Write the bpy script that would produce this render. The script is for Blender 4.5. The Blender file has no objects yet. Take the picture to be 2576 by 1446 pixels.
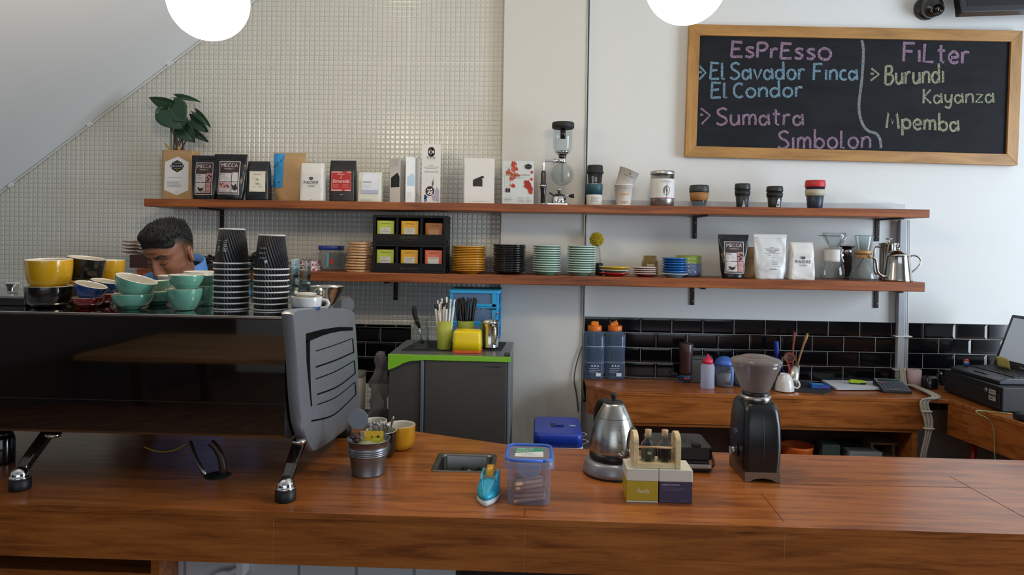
# A cafe counter, built object by object.  Units: metres.  X right along the back wall, Y into the wall (wall face at Y=0), Z up.
import bpy, math, random
from mathutils import Vector, Matrix, noise as mnoise
random.seed(11)
PI = math.pi
SC = bpy.context.scene
COL = SC.collection

# ------------------------------------------------------------------ camera, world, lights, exposure
FPX, PCX, PCY = 1750.0, 1288.0, 618.0            # focal length and optical centre in photo pixels
CAM = Vector((0, -3.45, 1.58))
_yaw, _pitch, _roll = math.atan(.035), .0103, .0158
_F0 = Vector((-math.sin(_yaw), math.cos(_yaw), 0)); _R0 = Vector((math.cos(_yaw), math.sin(_yaw), 0)); _U0 = Vector((0, 0, 1))
_F = math.cos(_pitch) * _F0 - math.sin(_pitch) * _U0
_U1 = math.cos(_pitch) * _U0 + math.sin(_pitch) * _F0
_R = math.cos(_roll) * _R0 + math.sin(_roll) * _U1
_U = math.cos(_roll) * _U1 - math.sin(_roll) * _R0
cd = bpy.data.cameras.new('camera'); cam = bpy.data.objects.new('camera', cd); COL.objects.link(cam)
cd.sensor_width = 36; cd.lens = FPX * 36 / 2576; cd.shift_y = (PCY - 723) / 2576; cd.clip_start = .05
cam.matrix_world = Matrix(((_R.x, _U.x, -_F.x, CAM.x), (_R.y, _U.y, -_F.y, CAM.y), (_R.z, _U.z, -_F.z, CAM.z), (0, 0, 0, 1)))
SC.camera = cam

SC.view_settings.view_transform = 'Standard'; SC.view_settings.look = 'None'
SC.view_settings.gamma = 1; SC.view_settings.use_curve_mapping = False
SC.view_settings.exposure = 0.1
SC.cycles.max_bounces = 9; SC.cycles.transparent_max_bounces = 24; SC.cycles.sample_clamp_indirect = 6
SC.cycles.caustics_reflective = False; SC.cycles.caustics_refractive = False

w = bpy.data.worlds.new('sky'); SC.world = w; w.use_nodes = True
w.node_tree.nodes['Background'].inputs[0].default_value = (.72, .86, 1, 1)
w.node_tree.nodes['Background'].inputs[1].default_value = .5

def area_light(name, loc, target, sx, sy, power, color):
    l = bpy.data.lights.new(name, 'AREA'); l.shape = 'RECTANGLE'; l.size = sx; l.size_y = sy; l.energy = power; l.color = color
    o = bpy.data.objects.new(name, l); COL.objects.link(o); o.location = loc
    o.rotation_euler = (Vector(target) - Vector(loc)).to_track_quat('-Z', 'Y').to_euler()
    return o
area_light('daylight_street_front', (.6, -7.35, 1.75), (.6, 0, 1.6), 4.6, 2.2, 30, (.80, .90, 1.0))
area_light('daylight_side_door', (4.55, -2.25, 1.65), (-.6, -.9, 1.6), 1.8, 2.4, 165, (.74, .87, 1.0))
GLOBE_GLOW = 28.0

# ------------------------------------------------------------------ pixel helpers (photo pixels -> points in the room)
def ray(px, py): return _F * FPX + _R * (px - PCX) - _U * (py - PCY)
def P(px, py, Y):
    d = ray(px, py); return CAM + d * ((Y - CAM.y) / d.y)
def PZ(px, py, Z):
    d = ray(px, py); return CAM + d * ((Z - CAM.z) / d.z)
def PX(px, py, X):
    d = ray(px, py); return CAM + d * ((X - CAM.x) / d.x)
def span(x0, x1, Y, py=600):
    a, b = P(x0, py, Y), P(x1, py, Y); return (a.x + b.x) / 2, abs(b.x - a.x)
def hgt(px, yt, Y, zb): return P(px, yt, Y).z - zb

# ------------------------------------------------------------------ materials
def lin(h):
    h = h.lstrip('#'); c = [int(h[i:i + 2], 16) / 255 for i in (0, 2, 4)]
    return tuple((x / 12.92 if x <= .04045 else ((x + .055) / 1.055) ** 2.4) for x in c) + (1,)
_mats = {}
class N:
    """tiny node-tree helper"""
    def __init__(s, m): s.m = m; s.t = m.node_tree; s.b = s.t.nodes['Principled BSDF']
    def n(s, kind, **kw):
        x = s.t.nodes.new(kind)
        for k, v in kw.items():
            if hasattr(x, k): setattr(x, k, v)
            else: x.inputs[k.replace('_', ' ')].default_value = v
        return x
    def l(s, a, b): s.t.links.new(a, b)
    def math(s, op, a, b=None, c=None):
        x = s.t.nodes.new('ShaderNodeMath'); x.operation = op
        for i, v in enumerate((a, b, c)):
            if v is None: continue
            if isinstance(v, (int, float)): x.inputs[i].default_value = v
            else: s.l(v, x.inputs[i])
        return x.outputs[0]
    def mix(s, f, a, b, mode='MIX'):
        x = s.t.nodes.new('ShaderNodeMix'); x.data_type = 'RGBA'; x.blend_type = mode
        for i, v in ((0, f), (6, a), (7, b)):
            if isinstance(v, (int, float, tuple)): x.inputs[i].default_value = v
            else: s.l(v, x.inputs[i])
        return x.outputs[2]
    def ramp(s, f, stops):
        x = s.t.nodes.new('ShaderNodeValToRGB'); e = x.color_ramp.elements
        while len(e) < len(stops): e.new(.5)
        for i, (p, c) in enumerate(stops): e[i].position = p; e[i].color = c
        s.l(f, x.inputs[0]); return x.outputs[0]
    def coords(s, scale=(1, 1, 1), out='Object'):
        c = s.t.nodes.new('ShaderNodeTexCoord'); mp = s.t.nodes.new('ShaderNodeMapping')
        s.l(c.outputs[out], mp.inputs[0]); mp.inputs['Scale'].default_value = scale; return mp.outputs[0]
    def bump(s, h, strength=.3, dist=.002):
        x = s.t.nodes.new('ShaderNodeBump'); x.inputs['Strength'].default_value = strength; x.inputs['Distance'].default_value = dist
        s.l(h, x.inputs['Height']); s.l(x.outputs[0], s.b.inputs['Normal'])

def newmat(name):
    m = bpy.data.materials.new(name); m.use_nodes = True; return N(m)
def M(col, rough=.5, metal=0., coat=0., var=.06, scale=25, bump=0., bscale=60, spec=.5, sub=0):
    """plain surface: colour with slight procedural mottling, optional bump"""
    key = (col, rough, metal, coat, var, scale, bump, bscale, spec, sub)
    if key in _mats: return _mats[key]
    n = newmat('surface_%s' % col.strip('#')); b = n.b
    b.inputs['Roughness'].default_value = rough; b.inputs['Metallic'].default_value = metal
    b.inputs['Coat Weight'].default_value = coat; b.inputs['Specular IOR Level'].default_value = spec
    if sub: b.inputs['Subsurface Weight'].default_value = sub; b.inputs['Subsurface Radius'].default_value = (.01, .004, .002)
    c = lin(col)
    if var:
        t = n.n('ShaderNodeTexNoise', Scale=scale, Detail=3.0); n.l(n.coords(), t.inputs['Vector'])
        n.l(n.mix(t.outputs[0], tuple(max(0, x * (1 - var)) for x in c[:3]) + (1,), tuple(min(1, x * (1 + var)) for x in c[:3]) + (1,)), b.inputs['Base Color'])
    else: b.inputs['Base Color'].default_value = c
    if bump:
        t = n.n('ShaderNodeTexNoise', Scale=bscale, Detail=3.0); n.l(n.coords(), t.inputs['Vector']); n.bump(t.outputs[0], bump, .003)
    _mats[key] = n.m; return n.m
def metal(col='#b9b6b0', rough=.22, brushed=False):
    key = ('metal', col, rough, brushed)
    if key in _mats: return _mats[key]
    n = newmat('metal'); n.b.inputs['Metallic'].default_value = 1; n.b.inputs['Base Color'].default_value = lin(col)
    t = n.n('ShaderNodeTexNoise', Scale=6.0 if brushed else 18.0, Detail=4.0)
    n.l(n.coords((1, 1, 60) if brushed else (1, 1, 1)), t.inputs['Vector'])
    n.l(n.math('MULTIPLY_ADD', t.outputs[0], .12, rough - .06), n.b.inputs['Roughness'])
    if brushed: n.b.inputs['Anisotropic'].default_value = .5
    _mats[key] = n.m; return n.m
def glass(tint='#fafdfd', gloss=1.0, body=0.0, bodycol='#ffffff'):
    """thin clear wall: see-through, with a mirror-like sheen that grows towards grazing view; body = milky share"""
    key = ('glass', tint, gloss, body, bodycol)
    if key in _mats: return _mats[key]
    n = newmat('clear_wall'); t = n.t
    tr = t.nodes.new('ShaderNodeBsdfTransparent'); tr.inputs[0].default_value = lin(tint)
    gl = t.nodes.new('ShaderNodeBsdfGlossy'); gl.inputs['Roughness'].default_value = .04
    fr = t.nodes.new('ShaderNodeLayerWeight'); fr.inputs[0].default_value = .28
    x = t.nodes.new('ShaderNodeMixShader'); n.l(n.math('MULTIPLY', n.math('POWER', fr.outputs['Facing'], 1.3), .72 * gloss), x.inputs[0]); n.l(tr.outputs[0], x.inputs[1]); n.l(gl.outputs[0], x.inputs[2])
    out = x.outputs[0]
    if body:
        df = t.nodes.new('ShaderNodeBsdfDiffuse'); df.inputs[0].default_value = lin(bodycol)
        tl = t.nodes.new('ShaderNodeBsdfTranslucent'); tl.inputs[0].default_value = lin(bodycol)
        a = t.nodes.new('ShaderNodeAddShader'); y = t.nodes.new('ShaderNodeMixShader'); y.inputs[0].default_value = .5
        n.l(df.outputs[0], y.inputs[1]); n.l(tl.outputs[0], y.inputs[2])
        z = t.nodes.new('ShaderNodeMixShader'); z.inputs[0].default_value = body
        n.l(out, z.inputs[1]); n.l(y.outputs[0], z.inputs[2]); out = z.outputs[0]
    n.l(out, t.nodes['Material Output'].inputs[0])
    _mats[key] = n.m; return n.m
def wood(name, dark, mid, light, scale=(1.6, 16, 16), rough=.35, knots=0, coat=0., contrast=1.0):
    if name in _mats: return _mats[name]
    n = newmat(name); co = n.coords(scale)
    a = n.n('ShaderNodeTexNoise', Scale=1.6, Detail=7.0, Roughness=.62, Distortion=.7); n.l(co, a.inputs['Vector'])
    f = n.n('ShaderNodeTexNoise', Scale=1.0, Detail=4.0, Roughness=.7); n.l(n.coords((scale[0] * 4, scale[1] * 9, scale[2] * 9)), f.inputs['Vector'])
    v = n.math('ADD', n.math('MULTIPLY', a.outputs[0], .72), n.math('MULTIPLY', f.outputs[0], .28))
    c = n.ramp(v, [(.5 - .14 / contrast, lin(dark)), (.5, lin(mid)), (.5 + .14 / contrast, lin(light))])
    if knots:
        k = n.n('ShaderNodeTexVoronoi', Scale=1.0); n.l(n.coords(knots), k.inputs['Vector'])
        ring = n.math('SINE', n.math('MULTIPLY', n.math('ADD', k.outputs['Distance'], n.math('MULTIPLY', a.outputs[0], .12)), 70))
        near = n.ramp(k.outputs['Distance'], [(.0, (1, 1, 1, 1)), (.07, (.55, .55, .55, 1)), (.2, (0, 0, 0, 1))])
        c = n.mix(n.math('MULTIPLY', near, n.math('MULTIPLY_ADD', ring, .3, .5)), c, lin(dark))
    n.l(c, n.b.inputs['Base Color']); n.b.inputs['Roughness'].default_value = rough; n.b.inputs['Coat Weight'].default_value = coat
    n.b.inputs['Coat Roughness'].default_value = .18
    _mats[name] = n.m; return n.m

# ------------------------------------------------------------------ mesh building
class MB:
    def __init__(s): s.v = []; s.f = []; s.m = []; s.s = []
    def add(s, vs, fs, mi=0, sm=False):
        k = len(s.v); s.v += [tuple(v) for v in vs]
        for f in fs: s.f.append(tuple(i + k for i in f)); s.m.append(mi); s.s.append(sm)
        return s
    def box(s, x0, x1, y0, y1, z0, z1, mi=0):
        return s.add([(x0, y0, z0), (x1, y0, z0), (x1, y1, z0), (x0, y1, z0), (x0, y0, z1), (x1, y0, z1), (x1, y1, z1), (x0, y1, z1)],
                     [(3, 2, 1, 0), (4, 5, 6, 7), (0, 1, 5, 4), (1, 2, 6, 5), (2, 3, 7, 6), (3, 0, 4, 7)], mi)
    def obox(s, c, sx, sy, sz, rz=0, mi=0):
        k = len(s.v); s.box(-sx / 2, sx / 2, -sy / 2, sy / 2, 0, sz, mi); return s.xf(Matrix.Translation(c) @ Matrix.Rotation(rz, 4, 'Z'), k)
    def xf(s, mt, k=0):
        for i in range(k, len(s.v)): s.v[i] = tuple(mt @ Vector(s.v[i]))
        return s
    def prism(s, poly, a0, a1, axis='z', mi=0, sm=False):
        q = {'z': lambda p, a: (p[0], p[1], a), 'y': lambda p, a: (p[0], a, p[1]), 'x': lambda p, a: (a, p[0], p[1])}[axis]
        n = len(poly); fs = [tuple(range(n))[::-1], tuple(range(n, 2 * n))]
        k = len(s.f); s.add([q(p, a0) for p in poly] + [q(p, a1) for p in poly], fs, mi)
        b = len(s.v) - 2 * n
        for i in range(n):
            j = (i + 1) % n; s.f.append((b + i, b + j, b + n + j, b + n + i)); s.m.append(mi); s.s.append(sm)
        return s
    def loft(s, rings, mi=0, sm=True, c0=True, c1=True, closed=True):
        n = len(rings[0]); k = len(s.v)
        for r in rings: s.v += [tuple(p) for p in r]
        for a in range(len(rings) - 1):
            for i in range(n if closed else n - 1):
                j = (i + 1) % n
                s.f.append((k + a * n + i, k + a * n + j, k + (a + 1) * n + j, k + (a + 1) * n + i)); s.m.append(mi); s.s.append(sm)
        if c0: s.f.append(tuple(k + i for i in range(n))[::-1]); s.m.append(mi); s.s.append(False)
        if c1: s.f.append(tuple(k + (len(rings) - 1) * n + i for i in range(n))); s.m.append(mi); s.s.append(False)
        return s
    def lathe(s, prof, n=36, c=(0, 0, 0), mi=0, mis=None, sm=True, sq=None):
        """prof [(r,z)...]; mis = material index per band; sq = superellipse power for squarish sections"""
        rings = []
        for r, z in prof:
            ring = []
            for i in range(n):
                a = 2 * PI * i / n; x, y = math.cos(a), math.sin(a)
                if sq: k = (abs(x) ** sq + abs(y) ** sq) ** (-1 / sq); x *= k; y *= k
                ring.append((c[0] + r * x, c[1] + r * y, c[2] + z))
            rings.append(ring)
        f0 = len(s.f); s.loft(rings, mi, sm, prof[0][0] > 1e-6, prof[-1][0] > 1e-6)
        if mis:
            for b in range(len(prof) - 1):
                for i in range(n): s.m[f0 + b * n + i] = mis[b]
            for e in range(f0 + (len(prof) - 1) * n, len(s.f)): s.m[e] = mis[0 if e == f0 + (len(prof) - 1) * n and prof[0][0] > 1e-6 else -1]
        return s
    def tube(s, pts, r, n=10, mi=0, cap=True):
        pts = [Vector(p) for p in pts]; rs = r if isinstance(r, (list, tuple)) else [r] * len(pts)
        up = None; rings = []
        for i, p in enumerate(pts):
            t = (pts[min(i + 1, len(pts) - 1)] - pts[max(i - 1, 0)]).normalized()
            if up is None: up = t.orthogonal().normalized()
            up = (up - t * up.dot(t)); up = up.normalized() if up.length > 1e-6 else t.orthogonal().normalized()
            o = t.cross(up)
            rings.append([p + (up * math.cos(2 * PI * k / n) + o * math.sin(2 * PI * k / n)) * rs[i] for k in range(n)])
        return s.loft(rings, mi, True, cap, cap)
    def ball(s, c, rx, ry=None, rz=None, nu=20, nv=12, mi=0):
        ry = ry or rx; rz = rz or rx; rings = []
        for j in range(nv + 1):
            a = -PI / 2 + PI * j / nv; k = max(math.cos(a), 1e-4)
            rings.append([(c[0] + rx * k * math.cos(2 * PI * i / nu), c[1] + ry * k * math.sin(2 * PI * i / nu), c[2] + rz * math.sin(a)) for i in range(nu)])
        return s.loft(rings, mi, True)
    def grid(s, fn, nu, nv, mi=0, sm=True):
        k = len(s.v)
        for j in range(nv + 1):
            for i in range(nu + 1): s.v.append(tuple(fn(i / nu, j / nv)))
        for j in range(nv):
            for i in range(nu):
                a = k + j * (nu + 1) + i; s.f.append((a, a + 1, a + nu + 2, a + nu + 1)); s.m.append(mi); s.s.append(sm)
        return s

def smooth_path(pts, k=6):
    pts = [Vector(p) for p in pts]; out = []
    for i in range(len(pts) - 1):
        p0, p1, p2, p3 = pts[max(i - 1, 0)], pts[i], pts[i + 1], pts[min(i + 2, len(pts) - 1)]
        for j in range(k):
            t = j / k
            out.append(.5 * ((2 * p1) + (p2 - p0) * t + (2 * p0 - 5 * p1 + 4 * p2 - p3) * t * t + (3 * p1 - p0 - 3 * p2 + p3) * t ** 3))
    return out + [pts[-1]]
def rrect(x0, x1, y0, y1, r, k=5):
    o = []
    for cx, cy, a in ((x1 - r, y0 + r, -PI / 2), (x1 - r, y1 - r, 0), (x0 + r, y1 - r, PI / 2), (x0 + r, y0 + r, PI)):
        for i in range(k + 1): o.append((cx + r * math.cos(a + PI / 2 * i / k), cy + r * math.sin(a + PI / 2 * i / k)))
    return o

def obj(name, mb, mats, parent=None, loc=None, rot=None, bevel=0, label=None, seg=2, solid=0, subsurf=0, stuff=False):
    me = bpy.data.meshes.new(name); me.from_pydata(mb.v, [], mb.f)
    if not isinstance(mats, (list, tuple)): mats = [mats]
    for m in mats: me.materials.append(m)
    me.polygons.foreach_set('material_index', mb.m); me.polygons.foreach_set('use_smooth', mb.s)
    me.update()
    o = bpy.data.objects.new(name, me); COL.objects.link(o)
    if parent: o.parent = parent
    if loc is not None: o.location = loc
    if rot is not None: o.rotation_euler = rot
    if solid: x = o.modifiers.new('thick', 'SOLIDIFY'); x.thickness = solid; x.offset = 0
    if bevel:
        x = o.modifiers.new('round', 'BEVEL'); x.width = bevel; x.segments = seg; x.limit_method = 'ANGLE'; x.angle_limit = .6
    if subsurf: x = o.modifiers.new('smooth', 'SUBSURF'); x.levels = subsurf; x.render_levels = subsurf
    if label: o['label'] = label
    if stuff: o['kind'] = 'stuff'
    return o
def tag(o, label, cat, group=None, kind=None):
    o['label'] = label; o['category'] = cat
    if group: o['group'] = group
    if kind: o['kind'] = kind
    return o
def thing(name, label, cat, loc=(0, 0, 0), rz=0, group=None, rot=None):
    o = bpy.data.objects.new(name, None); COL.objects.link(o); o.empty_display_size = .02
    o.location = loc; o.rotation_euler = rot or (0, 0, rz); return tag(o, label, cat, group)
def struct(name, mb, mats, **kw):
    o = obj(name, mb, mats, **kw)
    if not o.parent: o['kind'] = 'structure'
    return o
def dup(root, loc=None, rz=None, label=None, group=None):
    kids = [(c, list(c.children)) for c in root.children]
    r = root.copy(); COL.objects.link(r)
    if loc is not None: r.location = loc
    if rz is not None: r.rotation_euler = (r.rotation_euler.x, r.rotation_euler.y, rz)
    if label: r['label'] = label
    if group: r['group'] = group
    for c, gs in kids:
        k = c.copy(); COL.objects.link(k); k.parent = r
        for g in gs: h = g.copy(); COL.objects.link(h); h.parent = k
    return r
ORD = ['top', 'second', 'third', 'fourth', 'fifth', 'sixth', 'seventh', 'eighth', 'ninth', 'tenth', 'eleventh', 'twelfth', 'thirteenth', 'fourteenth', 'fifteenth', 'sixteenth', 'seventeenth']
def ordinal(i, n): return 'topmost' if i == 0 else ('lowest' if i == n - 1 else ORD[i] + ' from the top')

# ------------------------------------------------------------------ lettering and flat prints
_txt = {}
def text_mesh(s, shear=0):
    if (s, shear) not in _txt:
        c = bpy.data.curves.new('t', 'FONT'); c.body = s; c.size = 1; c.resolution_u = 2; c.shear = shear
        o = bpy.data.objects.new('t', c); me = o.to_mesh()
        vs = [v.co.copy() for v in me.vertices]; fs = [tuple(p.vertices) for p in me.polygons]
        o.to_mesh_clear(); bpy.data.objects.remove(o); bpy.data.curves.remove(c)
        xs = [v.x for v in vs]; _txt[(s, shear)] = (vs, fs, min(xs), max(xs))
    return _txt[(s, shear)]
class Print:
    """flat printed shapes laid on a surface: fn(x,z) gives the surface point, out is the outward direction"""
    def __init__(s, fn, out=(0, -1, 0), lift=.0009): s.fn = fn; s.out = Vector(out); s.lift = lift; s.mb = MB(); s.mats = []; s.layer = 1
    def mi(s, m):
        if isinstance(m, str): m = M(m, .6, var=0)
        if m not in s.mats: s.mats.append(m)
        return s.mats.index(m)
    def pt(s, x, z): return Vector(s.fn(x, z)) + s.out * (s.lift * s.layer)
    def rect(s, x0, x1, z0, z1, m, n=6):
        s.mb.grid(lambda u, v: s.pt(x0 + (x1 - x0) * u, z0 + (z1 - z0) * v), n, n, s.mi(m)); return s
    def poly(s, pts, m):
        s.mb.add([s.pt(*p) for p in pts], [tuple(range(len(pts)))], s.mi(m)); return s
    def disc(s, x, z, r, m, rz=None, n=24): return s.poly([(x + r * math.cos(2 * PI * i / n), z + (rz or r) * math.sin(2 * PI * i / n)) for i in range(n)], m)
    def ring(s, x, z, r, wd, m, n=28): return s.line([(x + r * math.cos(2 * PI * i / n), z + r * math.sin(2 * PI * i / n)) for i in range(n + 1)], wd, m)
    def line(s, pts, wd, m):
        q = [Vector((p[0], p[1])) for p in pts]; k = s.mi(m); vs = []
        for i, p in enumerate(q):
            t = (q[min(i + 1, len(q) - 1)] - q[max(i - 1, 0)])
            t = t.normalized() if t.length > 0 else Vector((1, 0)); nn = Vector((-t.y, t.x)) * wd / 2
            vs += [s.pt(*(p + nn)), s.pt(*(p - nn))]
        s.mb.add(vs, [(2 * i, 2 * i + 1, 2 * i + 3, 2 * i + 2) for i in range(len(q) - 1)], k); return s
    def text(s, t, x, z, size, m, width=None, align='C', rot=0, shear=0):
        vs, fs, a, b = text_mesh(t, shear); k = size / .72; kx = width / (b - a) if width else k
        off = {'C': -(a + b) / 2, 'L': -a, 'R': -b}[align]; cr, sr = math.cos(rot), math.sin(rot); o = []
        for v in vs:
            px, pz = (v.x + off) * kx, v.y * k; o.append(s.pt(x + px * cr - pz * sr, z + px * sr + pz * cr))
        s.mb.add(o, fs, s.mi(m)); return s
    def lines(s, x0, x1, z0, z1, n, m, wd=None):
        h = (z1 - z0) / n
        for i in range(n):
            z = z1 - h * (i + .5); e = x1 - (x1 - x0) * random.uniform(0, .35)
            s.line([(x0, z), (e, z)], wd or h * .3, m)
        return s
    def up(s): s.layer += 1; return s
    def build(s, name, parent, label=None): return obj(name, s.mb, s.mats, parent, label=label)
# ------------------------------------------------------------------ shared materials
WHITE_WALL = M('#dcdcd9', .75, var=.02, scale=3, bump=.08, bscale=30)
SOFFIT = M('#e6e8e9', .8, var=.03, scale=2, bump=.1, bscale=18)
def mosaic():
    n = newmat('white_pillow_mosaic'); pitch = .0243; c = n.t.nodes.new('ShaderNodeTexCoord'); sp = n.t.nodes.new('ShaderNodeSeparateXYZ'); n.l(c.outputs['Object'], sp.inputs[0])
    def edge(o, off):
        f = n.math('FRACT', n.math('MULTIPLY_ADD', o, 1 / pitch, off)); return n.math('MINIMUM', f, n.math('SUBTRACT', 1.0, f))
    ex, ez = edge(sp.outputs[0], 40.3), edge(sp.outputs[2], 40.1)
    e = n.math('MINIMUM', n.math('MULTIPLY', ex, 4.5), n.math('MULTIPLY', ez, 4.5)); h = n.math('SMOOTH_MIN', e, 1.0, .5)
    def seam(o, off):
        f = n.math('FRACT', n.math('MULTIPLY_ADD', o, 1 / (pitch * 23), off)); return n.math('LESS_THAN', n.math('MINIMUM', f, n.math('SUBTRACT', 1.0, f)), .0042)
    s = n.math('MAXIMUM', seam(sp.outputs[0], 40.16), seam(sp.outputs[2], 40.62))
    t = n.n('ShaderNodeTexNoise', Scale=2.0, Detail=3.0); n.l(c.outputs['Object'], t.inputs['Vector'])
    col = n.mix(t.outputs[0], lin('#cfccc0'), lin('#d9d7ce'))
    grout = n.math('LESS_THAN', e, .22)
    col = n.mix(n.math('MULTIPLY', grout, .28), col, lin('#a9a69c'))
    n.l(n.mix(n.math('MULTIPLY', s, .4), col, lin('#efece2')), n.b.inputs['Base Color'])
    n.b.inputs['Roughness'].default_value = .22; n.bump(h, .8, .0025); return n.m
def subway():
    n = newmat('black_bevelled_subway_tile'); tw, th = .1515, .0735
    c = n.t.nodes.new('ShaderNodeTexCoord'); sp = n.t.nodes.new('ShaderNodeSeparateXYZ'); n.l(c.outputs['Object'], sp.inputs[0])
    row = n.math('MULTIPLY_ADD', sp.outputs[2], 1 / th, 40.0 - SUB_TOP / th)
    rf = n.math('FRACT', row); odd = n.math('MULTIPLY', n.math('MODULO', n.math('FLOOR', row), 2.0), .5)
    xf = n.math('FRACT', n.math('ADD', n.math('MULTIPLY_ADD', sp.outputs[0], 1 / tw, 40.0 - SUB_X / tw), odd))
    ex = n.math('MULTIPLY', n.math('MINIMUM', xf, n.math('SUBTRACT', 1.0, xf)), tw); ez = n.math('MULTIPLY', n.math('MINIMUM', rf, n.math('SUBTRACT', 1.0, rf)), th)
    e = n.math('MINIMUM', ex, ez); grout = n.math('LESS_THAN', e, .0010)
    n.l(n.mix(grout, lin('#0b0b0e'), lin('#96948f')), n.b.inputs['Base Color'])
    n.l(n.math('MULTIPLY_ADD', grout, .6, .09), n.b.inputs['Roughness'])
    n.bump(n.math('MINIMUM', n.math('MULTIPLY', e, 1 / .011), 1.0), .28, .003); return n.m
SHELF_WOOD = wood('oiled_brown_shelf_wood', '#54260e', '#8a481e', '#a25c2a', (1.3, 9, 22), .42)
COUNTER_WOOD = wood('brown_wood_laminate', '#6a3514', '#a25c28', '#ba7136', (2.2, 22, 22), .3, knots=(1.9, 7.5, 7.5), coat=.25, contrast=.85)
PINE = wood('pale_pine', '#c9ad7c', '#e0c99b', '#ecdab2', (5, 5, 40), .55)
FRAME_WOOD = wood('golden_oak_frame', '#8f6531', '#a97a40', '#b98a4d', (1.8, 14, 14), .45)
LIGHTWOOD = wood('pale_beech', '#a9784a', '#c9996a', '#dbb185', (30, 30, 90), .5)
BLACKPL = M('#101012', .35, var=.1)
BLACKMAT = M('#171719', .6, var=.1)
STEEL = metal('#c4c2bd', .16)
BRUSHED = metal('#b5b1aa', .3, True)
CHROME = metal('#e2e2e2', .05)
CLEAR = glass()
DARKMETAL = M('#2a2220', .45, .5)

# ------------------------------------------------------------------ key heights
ZU = P(1349, 513, -.26).z         # upper shelf top
ZL = P(1349, 693, -.26).z         # lower shelf top
ZC = .92                          # bar counter top
ZB = .90                          # back counter top
CX0, CX1 = P(1262, 400, -.04).x, P(1473, 400, -.04).x   # wall column
SUB_TOP = P(1700, 800, 0).z; SUB_X = P(1573, 800, 0).x

# ------------------------------------------------------------------ room shell
struct('floor', MB().box(-3.3, 4.8, -7.6, .1, -.1, 0), wood('dark_floorboards', '#3a2414', '#5d3c22', '#74502f', (9, 1.2, 1), .6))
struct('ceiling', MB().box(-3.3, 4.8, -7.6, .1, 3.3, 3.4), WHITE_WALL)
struct('wall_back', MB().box(-3.3, 4.8, 0, .1, 0, 3.3), WHITE_WALL)
struct('wall_left', MB().box(-3.4, -3.3, -7.6, .1, 0, 3.3), WHITE_WALL)
wr = MB(); wr.box(4.7, 4.8, -7.6, -3.2, 0, 3.3); wr.box(4.7, 4.8, -1.3, .0, 0, 3.3); wr.box(4.7, 4.8, -3.2, -1.3, 2.95, 3.3)
struct('wall_right', wr, M('#6d655d', .8, var=.03))
wf = MB(); wf.box(-3.3, -1.9, -7.6, -7.5, 0, 3.3); wf.box(3.0, 4.7, -7.6, -7.5, 0, 3.3); wf.box(-1.9, 3.0, -7.6, -7.5, 2.95, 3.3)
struct('wall_front', wf, WHITE_WALL)
struct('added_dark_panel', MB().box(-3.3, -3.27, -7.5, -2.2, 0, 1.5), M('#2c1c12', .6))  # dark panel added on the unseen left wall to darken the machine back's reflection
struct('trim_4', MB().box(-1.9, 3.0, -7.6, -7.5, 0, .75), M('#2c1c12', .6))
tw = MB(); tw.box(-3.3, CX0, -.006, 0, ZB - .9, 3.3)
struct('wall_mosaic', tw, mosaic())
def stained_plaster():
    n = newmat('stained_plaster'); c = n.t.nodes.new('ShaderNodeTexCoord'); sp = n.t.nodes.new('ShaderNodeSeparateXYZ'); n.l(c.outputs['Object'], sp.inputs[0])
    a = n.n('ShaderNodeTexNoise', Scale=5.0, Detail=5.0); n.l(n.coords((1.6, 1, .6)), a.inputs['Vector'])
    low = n.ramp(n.math('MULTIPLY', sp.outputs[2], .5), [(.30, (1, 1, 1, 1)), (.56, (0, 0, 0, 1))]); st = n.ramp(a.outputs[0], [(.46, (0, 0, 0, 1)), (.66, (1, 1, 1, 1))])
    n.l(n.mix(n.math('MULTIPLY', n.math('MULTIPLY', low, st), .55), lin('#d6d3cd'), lin('#a08f78')), n.b.inputs['Base Color']); n.b.inputs['Roughness'].default_value = .7
    t = n.n('ShaderNodeTexNoise', Scale=25.0, Detail=3.0); n.l(n.coords(), t.inputs['Vector']); n.bump(t.outputs[0], .1, .003); return n.m
struct('wall_column', MB().box(CX0, CX1, -.04, 0, 0, 3.3), stained_plaster(), bevel=.004)
SUBWAY = subway()
struct('trim_1', MB().box(CX1 + .012, 4.6, -.008, 0, ZB - .12, SUB_TOP), SUBWAY)
z3 = P(980, 816, 0).z
struct('trim_2', MB().box(-3.3, P(1035, 816, 0).x, -.013, -.006, ZB - .05, z3), SUBWAY)
# stair underside: a slope that follows the white cable on the mosaic wall
a, b = P(0, 485, 0), P(642, 0, 0); k = (b - a)
sl = lambda x: a.z + k.z / k.x * (x - a.x)
struct('ceiling_stair', MB().prism([(-3.3, sl(-3.3)), (a.x + (3.3 - a.z) * k.x / k.z, 3.3), (-3.3, 3.3)], -2.9, -.006, 'y'), SOFFIT)
cb = MB(); nrm = Vector((k.z, 0, -k.x)).normalized() * .006
cb.tube([Vector((x, -.013, sl(x))) + nrm for x in [-3.2 + .1 * i for i in range(int((a.x + 3.2 + k.x * 1.3) / .1))]], .0052, 8)
cbl = tag(obj('cable', cb, M('#d9d9d4', .5)), 'white cable running up the slope where stair underside meets the tiled wall', 'cable')
for px, py in ((28, 466), (226, 313), (427, 160)):
    p = P(px, py, -.014); cl = MB(); cl.box(-.011, .011, -.010, .006, -.008, .008); cl.ball((.012, -.006, -.007), .005)
    obj('cable_clip', cl, M('#e6e6e2', .5), cbl, loc=p, rot=(0, -.65, 0))

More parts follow.
